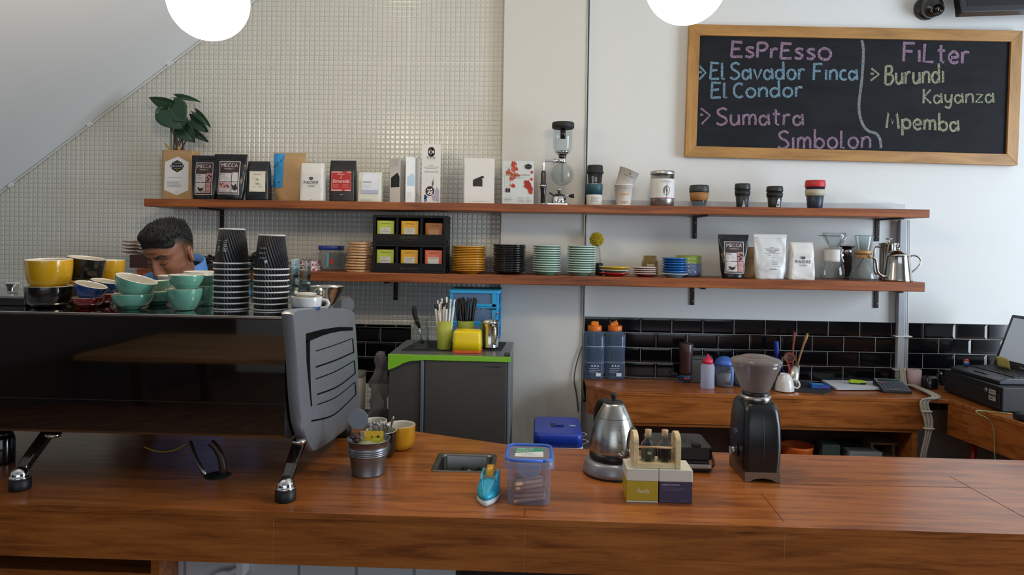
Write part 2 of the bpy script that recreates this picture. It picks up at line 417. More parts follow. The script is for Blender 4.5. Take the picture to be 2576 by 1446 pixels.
# ------------------------------------------------------------------ two globe pendants
def pendant(px, py, d, label):
    c = P(px, py, CAM.y + d); r = 99.5 * d / FPX
    t = thing('pendant_lamp', label, 'lamp', c, group='globe pendant lamps')
    n = newmat('lit_opal_globe'); e = n.b; e.inputs['Base Color'].default_value = lin('#fff6e4'); e.inputs['Emission Color'].default_value = lin('#ffebcb'); e.inputs['Emission Strength'].default_value = GLOBE_GLOW
    obj('globe_shade', MB().ball((0, 0, 0), r, nu=40, nv=24), n.m, t)
    obj('lamp_holder', MB().lathe([(.035, r - .012), (.035, r + .03), (.018, r + .05), (.0, r + .05)], 24), BLACKMAT, t)
    obj('cord', MB().tube([(0, 0, r + .04), (0, 0, 3.27 - c.z)], .0035, 8), BLACKMAT, t)
    obj('ceiling_rose', MB().lathe([(.0, 3.26 - c.z), (.05, 3.265 - c.z), (.055, 3.3 - c.z)], 24), BLACKMAT, t)
pendant(525, 1, 2.0, 'lit white globe pendant lamp hanging in front of the mosaic wall')
pendant(1725, -41, 2.0, 'lit white globe pendant lamp hanging near the chalkboard')

# ------------------------------------------------------------------ shelves and brackets
def shelf(label, pl, pr, zt, th, yf):
    x0, x1 = P(pl, 505, yf).x, P(pr, 520, yf).x
    poly = [(x0, yf), (x1, yf), (x1, -.001), (CX1 + .001, -.001), (CX1 + .001, -.041), (CX0 - .001, -.041), (CX0 - .001, -.0065), (x0, -.0065)]
    return tag(obj('wall_shelf', MB().prism(poly, zt - th, zt), SHELF_WOOD, bevel=.003), label, 'shelf')
SHY = -.26
shelf('upper long brown wooden wall shelf lined with coffee bags and cups', 362, 2340, ZU, .037, SHY)
shelf('lower long brown wooden wall shelf stacked with saucers and coffee makers', 345, 2332, ZL, .043, SHY)
struct('trim_3', MB().box(CX1 + .02, P(2276, 515, -.03).x, -.034, -.0005, ZU + .001, P(1900, 508, -.03).z), M('#c3c6c8', .5))
def bracket(px, pyb, zt, label):
    x = P(px, pyb, -.02).x; zb = P(px, pyb, -.02).z; inside = CX0 < x < CX1
    yb = -.0065 if x < CX0 else -.0005
    t = thing('shelf_bracket', label, 'bracket', (x, 0, zt), group='shelf brackets')
    m = MB(); wd = .0105
    m.box(-wd, wd, yb - .007, yb, zb - zt, -.001); m.box(-wd, wd, -.235, yb, -.008, -.001)
    obj('bracket_arm', m, DARKMETAL, t, bevel=.002)
    for f in (.28, .8):
        obj('screw', MB().lathe([(.0045, 0), (.003, .0025), (0, .0025)], 10).xf(Matrix.Translation((.002, yb - .0065, (zb - zt) * f)) @ Matrix.Rotation(PI / 2, 4, 'X')), metal('#9a938a', .4), t)
bracket(556, 583, ZU - .037, 'dark metal bracket under the left end of the upper shelf')
bracket(1749, 600, ZU - .037, 'dark metal bracket under upper shelf below the cork-banded glass cup')
bracket(2210, 607, ZU - .037, 'dark metal bracket under the right end of the upper shelf')
bracket(994, 755, ZL - .043, 'dark metal bracket under the lower shelf above the fridge')
bracket(1743, 768, ZL - .043, 'dark metal bracket under lower shelf below the stacked blue and green cups')
bracket(2208, 775, ZL - .043, 'dark metal bracket under the right end of the lower shelf')

# cables up the column edge, conduit at the right
def vcable(pts, r, col, label, name='cable', cat='cable', k=6):
    return tag(obj(name, MB().tube(smooth_path(pts, k), r, 8), M(col, .5)), label, cat)
xa = CX1 + .004
vcable([(xa, -.044, 3.29), (xa + .001, -.044, 2.2), (xa, -.044, ZU + .01)], .0035, '#2a2d2e', 'thin dark cable along the column edge above the upper shelf', k=2)
vcable([(xa + .002, -.046, ZU - .039), (xa + .001, -.046, 1.6), (xa + .002, -.046, ZL + .002)], .004, '#77715c', 'thin olive cable along the column edge between the two shelves', k=2)
vcable([(xa, -.046, ZL - .045), (xa, -.046, 1.2), (xa - .002, -.046, .9), (xa + .01, -.05, .8)], .0045, '#77776c', 'grey-green cable running down the column edge under the lower shelf', k=4)
vcable([(xa - .006, -.049, 1.06), (xa - .03, -.05, .98), (xa - .042, -.05, .90), (xa - .028, -.05, .82), (xa - .018, -.05, .74)], .003, '#4a4a48', 'thin grey wire looping on the column beside the back counter end')
ct = thing('cable_trunking', 'grey-white vertical cable trunking on the wall at right end of the shelves', 'trunking', (P(2262, 700, 0).x, 0, 0))
c0 = P(2262, 700, 0).x
for za, zb, nm in ((ZL + .002, ZU - .04, 'upper_duct'), (ZB + .03, ZL - .046, 'lower_duct')):
    obj('duct', MB().box(-.018, .014, -.035, -.009, za, zb), M('#aeb2b6', .45), ct, bevel=.003)
    for i in range(3): obj('wire', MB().tube([(.02 + .008 * i, -.014 - .002 * i, za), (.022 + .008 * i, -.016, (za + zb) / 2), (.02 + .008 * i, -.014, zb)], .0038, 8), M('#d5d6d6', .5), ct)
for py in (846, 930):
    z = P(2265, py, -.03).z; obj('cable_tie', MB().box(-.03, .05, -.038, -.008, z - .003, z + .003), M('#e9e9e9', .4), ct, bevel=.002)

# ------------------------------------------------------------------ back counter with its right wing
yB = -.315
bx0, bxc, bx1 = CX1 + .012, P(1540, 978, yB).x, P(2345, 992, yB - .03).x
topm = COUNTER_WOOD
t = thing('back_counter', 'brown wooden back counter with open cupboards along the black tiled wall', 'counter', (0, 0, 0))
poly = [(bx0, -.15), (bxc, yB), (bx1, yB), (bx1, -.0085), (bx0, -.0085)]
obj('worktop', MB().prism(poly, ZB - .018, ZB), topm, t, bevel=.002)
fm = MB(); zf = ZB - .138
fm.prism([(bx0 + .002, -.148), (bxc + .001, yB + .002), (bx1, yB + .002), (bx1, yB + .02), (bxc + .008, yB + .02), (bx0 + .002, -.13)], zf, ZB - .0185)
obj('fascia', fm, COUNTER_WOOD, t)
sx0, sx1 = P(1570, 1065, yB).x, P(2312, 1070, yB).x
zs = P(1900, 1073, yB).z
obj('cupboard_top', MB().box(sx0, sx1, yB + .012, -.02, zs - .012, zs + .008), COUNTER_WOOD, t)
obj('side_panel', MB().box(sx1 - .022, sx1, yB + .012, -.02, .02, zs - .013), COUNTER_WOOD, t)
obj('side_panel', MB().box(sx0, sx0 + .022, yB + .012, -.02, .02, zs - .013), COUNTER_WOOD, t)
obj('cupboard_shelf', MB().box(sx0 + .023, sx1 - .023, yB + .02, -.02, .475, .493), COUNTER_WOOD, t)
obj('cupboard_back', MB().box(sx0 + .023, sx1 - .023, -.019, -.010, .02, zs - .013), M('#4a2c1a', .6), t)
obj('plinth', MB().box(sx0, sx1, yB + .03, -.01, .0, .019), COUNTER_WOOD, t)
w0, w1 = PZ(2345, 992, ZB), PZ(2576, 1065, ZB)
dirw = (w1 - w0); yn = -1.19; xn = w0.x + dirw.x / dirw.y * (yn - w0.y)
xw = w0.x + dirw.x / dirw.y * (yB - w0.y)
t = thing('side_counter', 'brown wooden side counter under the laptop at the right', 'counter', (0, 0, 0))
obj('worktop', MB().prism([(bx1 + .001, -.0085), (bx1 + .001, yB), (xw, yB - .01), (xn, yn), (2.9, yn), (2.9, -.0085)], ZB - .018, ZB), COUNTER_WOOD, t, bevel=.002)
obj('fascia', MB().prism([(xw + .002, yB + .0), (xn + .002, yn), (xn + .022, yn), (xw + .022, yB + .0)], ZB - .155, ZB - .0185), wood('brown_wood_laminate_side', '#6a3514', '#a25c28', '#ba7136', (22, 2.2, 22), .3, knots=(7.5, 1.9, 7.5), coat=.2, contrast=.85), t)
obj('leg_panel', MB().box(2.55, 2.57, yn, -.02, 0, ZB - .02), COUNTER_WOOD, t)

# ------------------------------------------------------------------ front bar counter
yF = -1.82
t = thing('bar_counter', 'long brown wood-laminate bar counter across the whole front', 'counter', (0, 0, 0))
q1, q2 = PZ(1045, 1085, ZC), PZ(1285, 1119, ZC); yR = PZ(1900, 1140, ZC).y
q0 = q1 + (q1 - q2) * .45
top = [(-2.7, yF), (2.55, yF), (2.55, yR), (q2.x + .1, yR), (q2.x, q2.y), (q0.x, q0.y), (-2.7, q0.y)]
sk0, sk1 = PZ(1089, 1184, ZC), PZ(1238, 1186, ZC); sk2 = PZ(1112, 1142, ZC)
SX0, SX1, SY0, SY1 = sk0.x, sk1.x, sk0.y, sk2.y
# worktop with a rectangular cut-out for the basin
def poly_with_hole(outer, hole, z0, z1):
    m = MB(); hx0, hx1, hy0, hy1 = hole
    return m
yb_left = q0.y
pieces = MB()
pieces.prism([(-2.7, yF), (SX0, yF), (SX0, q0.y + (SX0 - q0.x) * (q2.y - q0.y) / (q2.x - q0.x)), (q0.x, q0.y), (-2.7, q0.y)], ZC - .014, ZC)
lerp = lambda x: q0.y + (x - q0.x) * (q2.y - q0.y) / (q2.x - q0.x)
pieces.prism([(SX0, yF), (SX1, yF), (SX1, SY0), (SX0, SY0)], ZC - .014, ZC)
pieces.prism([(SX0, SY1), (SX1, SY1), (SX1, lerp(SX1)), (SX0, lerp(SX0))], ZC - .014, ZC)
pieces.prism([(SX1, yF), (2.55, yF), (2.55, yR), (q2.x + .1, yR), (q2.x, q2.y), (SX1, lerp(SX1))], ZC - .014, ZC)
obj('worktop', pieces, COUNTER_WOOD, t)
fz0 = P(1250, 1439, yF).z
sx = [-2.7] + [P(p, 1380, yF).x for p in (686, 1320, 1975)] + [2.55]
for i in range(4):
    obj('fascia_panel', MB().box(sx[i] + .0007, sx[i + 1] - .0007, yF + .003, yF + .02, fz0, ZC - .0145), COUNTER_WOOD, t)
    if i: obj('edge_seam', MB().box(sx[i] - .0006, sx[i] + .0006, yF + .0032, yF + .01, fz0, ZC - .015), M('#b08a62', .6), t)
def seam(*pp):
    sm = MB()
    for u, v in zip(pp, pp[1:]):
        A, B = PZ(*u, ZC), PZ(*v, ZC); d = (B - A).normalized(); nn = Vector((-d.y, d.x, 0)) * .0009; up = Vector((0, 0, .0004))
        sm.add([A + nn + up, A - nn + up, B - nn + up, B + nn + up], [(0, 1, 2, 3)])
    obj('top_seam', sm, M('#4f3019', .6), t)
seam((2390, 1198), (2575, 1300)); seam((1905, 1216), (2440, 1226)); seam((1915, 1240), (1972, 1312)); seam((1321, 1278), (1320, 1300))
obj('base_panel', MB().box(P(1140, 1440, yF + .06).x, 2.55, yF + .25, yF + .27, .0, fz0 - .0), M('#2a1810', .7), t)
obj('underside', MB().prism([(-2.7, yF + .021), (2.55, yF + .021), (2.55, yR), (q2.x + .1, yR), (q2.x, q2.y), (SX1, lerp(SX1)), (SX1, SY0 - .01), (SX0, SY0 - .01), (SX0, lerp(SX0)), (q0.x, q0.y), (-2.7, q0.y)], ZC - .034, ZC - .0145), M('#3a2417', .7), t)
tx0, tx1 = P(428, 1430, yF + .1).x, P(1140, 1440, yF + .1).x
def whitetile():
    n = newmat('white_square_tile'); c = n.coords((1, 1, 1)); bt = n.n('ShaderNodeTexBrick', Scale=1.0, Mortar_Size=.004, Brick_Width=.15, Row_Height=.15); bt.offset = 0
    mp = n.coords((1, 1, 1)).node; mp.inputs['Rotation'].default_value = (PI / 2, 0, 0); n.l(mp.outputs[0], bt.inputs['Vector'])
    bt.inputs['Color1'].default_value = bt.inputs['Color2'].default_value = lin('#c9ccd2'); bt.inputs['Mortar'].default_value = lin('#8f9298')
    n.l(bt.outputs[0], n.b.inputs['Base Color']); n.b.inputs['Roughness'].default_value = .25; return n.m
obj('tiled_base', MB().box(tx0, tx1, yF + .14, yF + .16, 0, fz0 + .05), whitetile(), t)
obj('niche_side', MB().box(tx0 - .022, tx0 - .001, yF + .05, yF + .4, 0, fz0 - .001), COUNTER_WOOD, t)
obj('niche_shelf', MB().box(-2.7, tx0 - .023, yF + .06, yF + .5, .715, .733), COUNTER_WOOD, t)
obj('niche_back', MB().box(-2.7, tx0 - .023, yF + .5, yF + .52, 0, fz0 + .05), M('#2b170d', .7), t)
pp = P(570, 1441, yF + .11)
pi = MB(); pi.tube(smooth_path([(pp.x - .05, pp.y, pp.z - .02), (pp.x - .015, pp.y, pp.z - .002), (pp.x + .01, pp.y, pp.z), (pp.x + .04, pp.y, pp.z + .018)], 5), .008, 10); pi.box(pp.x + .03, pp.x + .046, pp.y - .012, pp.y + .029, pp.z - .005, pp.z + .034)
tag(obj('water_pipe', pi, M('#d6d7da', .4)), 'short white pipe elbow on white tiles under the bar counter', 'pipe')

# wooden table in the room in front of the bar; it shows as a brown band in the glossy back of the espresso machine
t = thing('cafe_table', 'long brown wooden table seen only as a reflection in the glossy machine back', 'table', (-.6, -5.1, 0))
obj('tabletop', MB().box(-2.5, 2.5, -.55, .55, .71, .75), wood('brown_table_wood', '#8a5730', '#b9824f', '#cf9a64', (1.2, 12, 12), .5), t, bevel=.004)
for sx_ in (-1, 1):
    for sy_ in (-1, 1): obj('leg', MB().box(sx_ * 2.1 - .035, sx_ * 2.1 + .035, sy_ * .48 - .035, sy_ * .48 + .035, 0, .709), M('#2a1a10', .5), t)
# ------------------------------------------------------------------ bags and pouches
def superring(hw, hd, z, p, n=44, ny=0):
    o = []
    for i in range(n):
        a = 2 * PI * i / n; c, s_ = math.cos(a), math.sin(a)
        o.append((hw * math.copysign(abs(c) ** (2 / p), c), hd * math.copysign(abs(s_) ** (2 / p), s_) + ny, z))
    return o
def bag(name, label, cat, x0, x1, yt, Y, zb, d, m, group=None, style='pouch', taper=0, rz=0, amp=.0028, prints=None, wtop=1.0, wbot=1.0, pname=None, lean=0, top=None, pvs=1.0):
    """style pouch: gusseted foot, flat sealed top; style block: square coffee bag; lean tips it back"""
    cx, wd = span(x0, x1, Y - d / 2); h = hgt((x0 + x1) / 2, yt, Y, zb)
    t = thing(name, label, cat, (cx, Y, zb), rz, group, rot=(-lean, 0, rz)); hw0 = wd / 2; seed = Vector((x0 * .37, 3.1, 1.7))
    def hw(v):
        k = wbot + (wtop - wbot) * v
        if style == 'pouch': k *= 1 - .10 * math.exp(-((v - .02) / .12) ** 2) - taper * math.exp(-((v - .35) / .3) ** 2)
        return hw0 * k
    def hd(v):
        if style == 'pouch': return d / 2 * max(.035, (1 - v ** 1.5) * (.86 + .3 * math.sin(PI * min(1, v * 1.6)) * .5)) if v < .93 else d / 2 * .035
        return d / 2 * (1 - .12 * v - .75 * max(0, (v - .72) / .28) ** 1.3) + .0008
    pw = lambda v: (2.6 + 1.2 * v) if style == 'pouch' else 7 - 3 * max(0, v - .6)
    def wob(x, z, sgn): return amp * (1.2 * mnoise.noise(Vector((x * 30, z * 26, sgn * 3)) + seed) + .8 * abs(mnoise.noise(Vector((x * 55 + z * 30, z * 40 - x * 22, sgn * 3)) + seed)) - .2) * (1.3 if sgn < 0 else 1)
    def front(x, z):
        v = min(1, max(0, z / h)); u = min(.985, abs(x) / hw(v)); p = pw(v)
        return (x, -hd(v) * (1 - u ** p) ** (1 / p) + wob(x, z, -1), z)
    vs = [0, .015, .04, .08] + [.12 + .04 * i for i in range(20)] + [.925, .94, .97, 1.0]
    rings = []
    for v in vs:
        r = superring(hw(v) * (.97 if v == 0 else 1), hd(v) * (.93 if v == 0 else 1), v * h, pw(v), 56)
        rings.append([(x, y + (wob(x, z, -1 if y < 0 else 1) if 0 < v < .93 and abs(y) > hd(v) * .2 else 0), z) for x, y, z in r])
    mb = MB().loft(rings)
    if style == 'pouch':
        for f in range(len(mb.s)): mb.s[f] = True
    obj(pname or ('pouch_body' if style == 'pouch' else 'bag_body'), mb, m, t, bevel=0)
    if top == 'zip':
        zm = MB(); z = h * .915; zm.tube([front(-hw0 * .95, z), front(-hw0 * .5, z), front(0, z), front(hw0 * .5, z), front(hw0 * .95, z)], .0016, 6); obj('zip_seal', zm, m, t)
    if prints:
        pr = Print(lambda u, v: front(u * hw0, v * h), lift=.0010); pr.layer = 3; prints(pr, lambda a: a * h / hw0)  # second arg: vertical fraction -> horizontal fraction
        pr.hw0 = hw0; pr.h = h
        obj('label', pr.mb, pr.mats, t)
    return t
class FP(Print): pass
def T(pr, s, u, v, width_u, height_v, m, **k):
    """lettering given in bag fractions: width in half-widths, height in heights"""
    vs, fs, a, b = text_mesh(s, k.get('shear', 0)); off = -(a + b) / 2; kx = width_u / (b - a)
    pr.mb.add([pr.pt(u + (q.x + off) * kx, v + q.y * height_v / .72) for q in vs], fs, pr.mi(m)); return pr

BLACKBAG = M('#15161a', .28, var=.1, bump=.12, bscale=35)
KRAFT = M('#b89468', .75, var=.06, scale=60, bump=.12, bscale=50)
WHITEBAG = M('#dedbd6', .45, var=.02, bump=.10, bscale=30)
INKD = M('#3c3e42', .6, var=0); INKW = M('#d9d2cf', .6, var=0); PLUM = M('#3a262a', .55, var=0); PINK = M('#c98f8c', .6, var=0)
GREYP = M('#c9c3c2', .6, var=0)
def plum_print(bl=0):
    def f(pr, k):
        L, R_, B, T_ = -.62, .62, .12, .84
        pr.rect(L, R_, B, T_, '#e6dcdb', 10); pr.up()
        pr.rect(L + .035, R_ - .035, B + .012, T_ - .012, PLUM, 10); pr.up()
        T(pr, 'MECCA', 0, .715, .98, .085, INKW); T(pr, 'ESPRESSO', 0, .665, .62, .022, INKW)
        pr.rect(L + .08, .16, .16, .6, GREYP, 8); pr.rect(.20, R_ - .08, .16, .6, PINK if bl else GREYP, 6); pr.up()
        pr.rect(L + .08, .16, .585, .60, '#2a1a1c', 3)
        T(pr, 'KENYA' if not bl else 'ETHIOPIA', -.36, .535, .30, .034, '#3b3136')
        pr.lines(L + .12, .05, .44, .52, 4, '#8d8588', .006)
        pr.rect(L + .08, R_ - .08, .385, .398, '#2a1a1c', 4)
        if not bl:
            pr.rect(L + .08, .10, .24, .375, PINK, 4); pr.up()
            for a, b in ((-.46, .34), (-.38, .31), (-.30, .345), (-.2, .29)): pr.disc(a, b, .035, '#3a1f24', .022)
            pr.poly([(-.16, .32), (.05, .26), (.12, .27), (-.02, .33)], '#4a3a3c'); pr.poly([(.2, .34), (.32, .31), (.5, .33), (.55, .24), (.42, .2), (.28, .22)], '#201619')
        else:
            pr.up(); pr.poly([(-.38, .29), (-.2, .255), (.02, .27), (.0, .225), (-.14, .195), (-.3, .21), (-.38, .25)], '#241619')
            pr.poly([(-.02, .27), (.12, .33), (.14, .315), (.02, .25)], PINK)
            for a, b in ((.3, .5), (.42, .46), (.34, .43), (.5, .52), (.4, .55)): pr.poly([(a - .09, b), (a, b + .03), (a + .09, b - .01), (a, b - .02)], '#2c1d20')
            pr.lines(.25, .5, .28, .36, 4, '#8d8588', .006)
        pr.lines(L + .1, .5, .165, .215, 3, '#8d8588', .006)
    return f
def cup_logo(pr, u, v, s, k):
    pts = [(u + s * math.cos(a), v + s / k * .62 * math.sin(a)) for a in [PI + PI * i / 10 for i in range(11)]]
    pr.line(pts + [pts[0]], .03, INKD)
    for i in (-1, 0, 1): pr.line([(u + i * s * .5 - s * .2, v + .004), (u + i * s * .5, v + .018), (u + i * s * .5 + s * .2, v + .004)], .022, INKD)
def padre(pr, k):
    cup_logo(pr, 0, .60, .16, 2.6); T(pr, 'PADRE', 0, .44, 1.22, .085, INKD); T(pr, 'COFFEE', 0, .365, .6, .042, INKD); pr.rect(-.05, .12, .025, .037, '#8a8a8a', 2)

# ---- upper shelf, left to right
SY = -.165
def plant():
    SY = -.097
    pc, wd = span(402, 483, SY - .04)
    t = thing('potted_plant', 'dark green arrow-leaf plant growing out of a brown paper bag with white hexagon label', 'plant', (pc, SY, ZU)); h = hgt(442, 380, SY, ZU); hw0 = wd / 2
    rings = []
    for v in (0, .03, .25, .5, .75, .93, 1): rings.append(superring(hw0 * (.96 + .04 * v), .042 * (1 if v < .9 else .93), v * h, 8, 56))
    m = MB().loft(rings, c1=False); obj('paper_bag', m, KRAFT, t, solid=.001)
    obj('soil', MB().lathe([(0, h * .86), (.03, h * .86), (.033, h * .85)], 20), M('#33231a', .95), t)
    pr = Print(lambda u, v: (u * hw0, -.0428, v * h), lift=.0008)
    pr.poly([(.05, .1), (.76, .2), (.76, .76), (.08, .87), (-.7, .76), (-.74, .2)], '#e2e2e4'); pr.up()
    pr.poly([(.06, .555), (.4, .62), (.4, .74), (.06, .8), (-.28, .74), (-.28, .62)], '#1c1c1f'); pr.rect(-.36, .48, .655, .705, '#1c1c1f', 2); pr.up()
    T(pr, 'COMMON', .06, .725, .5, .024, '#d9d9d9'); T(pr, 'GROUNDS', .06, .662, .74, .034, '#efefef'); pr.line([(-.15, .63), (.3, .632)], .012, '#b39a4a'); pr.rect(.02, .09, .585, .605, '#b39a4a', 1)
    pr.lines(-.5, .5, .44, .475, 1, '#aaaaaa', .006); pr.lines(-.55, .5, .26, .38, 5, '#a2a2a2', .007); T(pr, 'E', .03, .15, .07, .025, '#777777')
    obj('label', pr.mb, pr.mats, t)
    LEAF = [M(c, .35, var=.12, scale=30) for c in ('#23402c', '#1c3424', '#3a6b35', '#2d4a34')]; STEM = [M('#5b2a30', .5), M('#5e7a45', .5)]
    loc = lambda px, py, dy: P(px, py, SY + dy) - Vector((pc, SY, ZU))
    # base pixel (leaf joint), tip pixel, width px, tilt of the blade, depth offset, colour
    leaves = [((430, 262), (374, 248), 40, .75, -.05, 3), ((445, 243), (502, 254), 16, .35, -.01, 3), ((440, 258), (469, 262), 20, .8, .02, 2), ((424, 270), (458, 323), 86, .15, -.07, 0),
              ((416, 276), (398, 303), 36, .2, -.062, 0), ((455, 322), (488, 356), 46, .25, -.06, 1), ((478, 300), (522, 331), 36, .25, -.01, 1), ((492, 282), (529, 318), 20, .3, .0, 3), ((484, 332), (523, 356), 20, .25, -.02, 1), ((440, 282), (470, 300), 44, .15, -.065, 0)]
    bases = [(432, -.01), (437, -.02), (446, -.0), (450, .01), (459, 0), (464, .012)]
    for i, (b, tip, wpx, tilt, dy, ci) in enumerate(leaves):
        B, E = loc(*b, dy), loc(*tip, dy - .02); ax = (E - B); L = ax.length; ax.normalize()
        side = ax.cross(Vector((0, -1, 0))).normalized(); nrm = side.cross(ax); side = (side * math.cos(tilt) + nrm * math.sin(tilt)).normalized(); nrm = side.cross(ax).normalized(); wl = wpx / 533 / 2
        def blade(u, v, B=B, ax=ax, side=side, nrm=nrm, L=L, wl=wl):
            s_ = (v - .0); wv = wl * (math.sin(PI * min(1, (s_ * .86 + .14))) ** .75) * (1.12 - .35 * s_)
            x = (u - .5) * 2; notch = -.22 * L * (abs(x) ** 1.2) * (1 - s_) ** 1.5
            return B + ax * (L * s_ + notch) + side * (x * wv) + nrm * (-.010 * (1 - abs(x)) + .012 * math.sin(PI * s_) - .006 * s_)
        mb = MB().grid(blade, 10, 14); lf = obj('leaf', mb, LEAF[ci], t, solid=.0012)
        vein = MB().tube([blade(.5, q / 6) + nrm * .0012 for q in range(6)], .0011, 5); obj('leaf_vein', vein, M('#5f7f4e', .5), lf)
        bx, by = bases[i % 6]; S = P(bx, 378, SY + by) - Vector((pc, SY, ZU)); S.z = h * .86; mid = (S + B) / 2 + Vector(((B.x - S.x) * .1 - .008, .008, .02))
        obj('stem', MB().tube(smooth_path([S, mid, B], 6), [.0042 - .0024 * q / 12 for q in range(13)], 7), STEM[0 if i % 3 else 1], t)
    for a, b in (((412, 360), (434, 379)), ((448, 366), (450, 381))):
        A, B = loc(*a, -.02), loc(*b, -.012); obj('sheath', MB().tube([A, A * .7 + B * .3, A * .3 + B * .7, B], [.001, .006, .006, .003], 8), M('#b08a4e', .6), t)
plant()
bag('coffee_pouch', 'black coffee pouch partly hidden behind a taller black pouch, right of the plant', 'coffee bag', 474, 544, 391, -.165, ZU, .050, BLACKBAG, prints=plum_print(1), top='zip', wtop=1.0, wbot=.9)
bag('coffee_pouch', 'tall black coffee pouch with plum label standing in front of another on upper shelf', 'coffee bag', 530, 614, 388, -.22, ZU, .060, BLACKBAG, prints=plum_print(0), top='zip', wbot=.82)
def konga(pr, k):
    pr.rect(-.62, .76, .22, .74, '#e4dfcb', 8); pr.up(); pr.line([(-.58, .235), (.72, .235), (.72, .725), (-.58, .725), (-.58, .235)], .012, '#b7b29e')
    T(pr, 'Campos', .08, .645, .62, .05, '#4a463c', shear=.3); pr.poly([(.0, .52), (.08, .59), (.16, .52)], '#8a9a45'); pr.poly([(-.08, .545), (.0, .51), (.18, .51), (.26, .545), (.08, .5)], '#a9a35a')
    T(pr, 'KONGA', .1, .40, .34, .045, '#3d3a33'); pr.lines(-.4, -.05, .32, .37, 2, '#9b9784', .006); pr.lines(.2, .6, .32, .37, 2, '#9b9784', .006)
bag('coffee_bag', 'small shiny black coffee bag with a cream square label on the upper shelf', 'coffee bag', 615, 673, 406, -.19, ZU, .055, M('#1d1f24', .3, var=.1, bump=.12, bscale=35), prints=konga, style='block', wbot=1.0, wtop=.93, amp=.0025)
def bluestrip(pr, k):
    bl = M('#2f93d0', .5, var=.04)
    pr.rect(-.93, -.3, .28, .985, bl, 10); pr.up()
    ink = '#18324a'
    for pts in ([(-.85, .70), (-.8, .76), (-.78, .70), (-.72, .77), (-.70, .72)], [(-.72, .8), (-.6, .78), (-.62, .72)], [(-.55, .78), (-.5, .86), (-.44, .8), (-.38, .9), (-.33, .93)]): pr.line(pts, .025, ink)
    for i in range(5): pr.line([(-.8, .40 - .022 * i), (-.45, .405 - .022 * i)], .009, ink)
bag('coffee_bag', 'brown kraft coffee bag with a bright blue strip label on the upper shelf', 'coffee bag', 678, 762, 385, -.14, ZU, .07, KRAFT, prints=bluestrip, wbot=.84, taper=0, amp=.003)
bag('coffee_bag', 'small white coffee bag with grey lettering on the upper shelf beside the kraft bag', 'coffee bag', 751, 811, 410, -.215, ZU, .055, WHITEBAG, prints=padre, style='block', wtop=.96, amp=.0018)
def red(pr, k):
    pr.rect(-.8, .78, .26, .725, '#b5282a', 8); pr.up(); pr.line([(-.76, .275), (.74, .275), (.74, .71), (-.76, .71), (-.76, .275)], .025, '#e7b9b0')
    T(pr, 'Campos', -.03, .64, .56, .045, '#f0dcd2', shear=.3); pr.poly([(-.1, .56), (-.02, .62), (.06, .56)], '#c9b24a'); T(pr, 'Esmeralda', -.02, .455, 1.3, .085, '#f3e3dc', shear=.25)
    pr.lines(-.65, -.1, .34, .42, 4, '#d98a80', .006); pr.lines(.1, .66, .34, .42, 4, '#d98a80', .006); pr.rect(-.1, .15, .165, .178, '#a8a59c', 1)
bag('coffee_bag', 'black coffee bag with a red square label on the upper shelf', 'coffee bag', 825, 889, 404, -.18, ZU, .06, M('#1c1a1b', .4, var=.1, bump=.08, bscale=40), prints=red, style='block', amp=.0012)
def pale(pr, k):
    pr.rect(-.6, .8, .28, .96, '#dfe2ea', 6); pr.up(); pr.rect(-.6, .8, .28, .40, '#b3b6cf', 3); pr.lines(-.5, .6, .62, .70, 2, '#9aa7ad', .02); pr.lines(-.5, .3, .45, .58, 3, '#b5bac0', .008); T(pr, 'SEVEN SEEDS', -.2, .05, .95, .04, '#8f9488')
bag('coffee_bag', 'short pale cream bag with a white and lavender label on the upper shelf', 'coffee bag', 897, 956, 433, -.18, ZU, .055, M('#d9dacb', .55, var=.03, bump=.06), prints=pale, style='block', amp=.001)

# ---- printed cards on the shelf
PAPER = M('#e2dfdb', .7, var=.02)
def house(pr, u, v, s, m, k=.6): pr.poly([(u - s, v), (u + s, v), (u + s, v + s * k * 1.25), (u + s * .55, v + s * k * 1.75), (u + s * .3, v + s * k * 1.7), (u - s, v + s * k * 1.2)], m)
def panel(t, name, px0, px1, yt, y0, y1, thick=.0012, prints=None, mat=PAPER, out=(0, -1, 0)):
    """upright sheet from (px0 at depth y0) to (px1 at depth y1)"""
    A, B = P(px0, 505, y0), P(px1, 505, y1); h = hgt((px0 + px1) / 2, yt, (y0 + y1) / 2, ZU); o = Vector(t.location)
    a = Vector((A.x - o.x, y0 - o.y, 0)); b = Vector((B.x - o.x, y1 - o.y, 0)); nn = (b - a).cross(Vector((0, 0, 1))).normalized()
    m = MB(); m.prism([(a.x, a.y), (b.x, b.y), (b.x - nn.x * thick, b.y - nn.y * thick), (a.x - nn.x * thick, a.y - nn.y * thick)], 0, h)
    s = obj(name, m, mat, t)
    if prints:
        pr = Print(lambda u, v: a + (b - a) * ((u + 1) / 2) + Vector((0, 0, v * h)), out=nn, lift=.0003); prints(pr); obj('printing', pr.mb, pr.mats, s)
    return s
def bro1(pr):
    for i in range(14): pr.line([(-.9 + .12 * i, .98), (-.95 + .1 * i, .80)], .03, '#c9c5c1')
    house(pr, .05, .35, .82, '#1d262e', .22); T(pr, 'THREE', .25, .42, .8, .022, '#6f7a80'); T(pr, 'SIX', .1, .375, .5, .022, '#6f7a80')
t = thing('leaflet', 'folded white leaflet with a dark house shape on its front, left of the other leaflets', 'leaflet', (P(993, 505, -.16).x, -.16, ZU))
panel(t, 'front_leaf', 980, 1006, 397, -.14, -.19, prints=bro1); panel(t, 'back_leaf', 1006, 1022, 403, -.188, -.13, prints=lambda pr: [pr.rect(.1, .5, .1 + .05 * i, .125 + .05 * i, '#7f8384', 1) for i in range(16)])
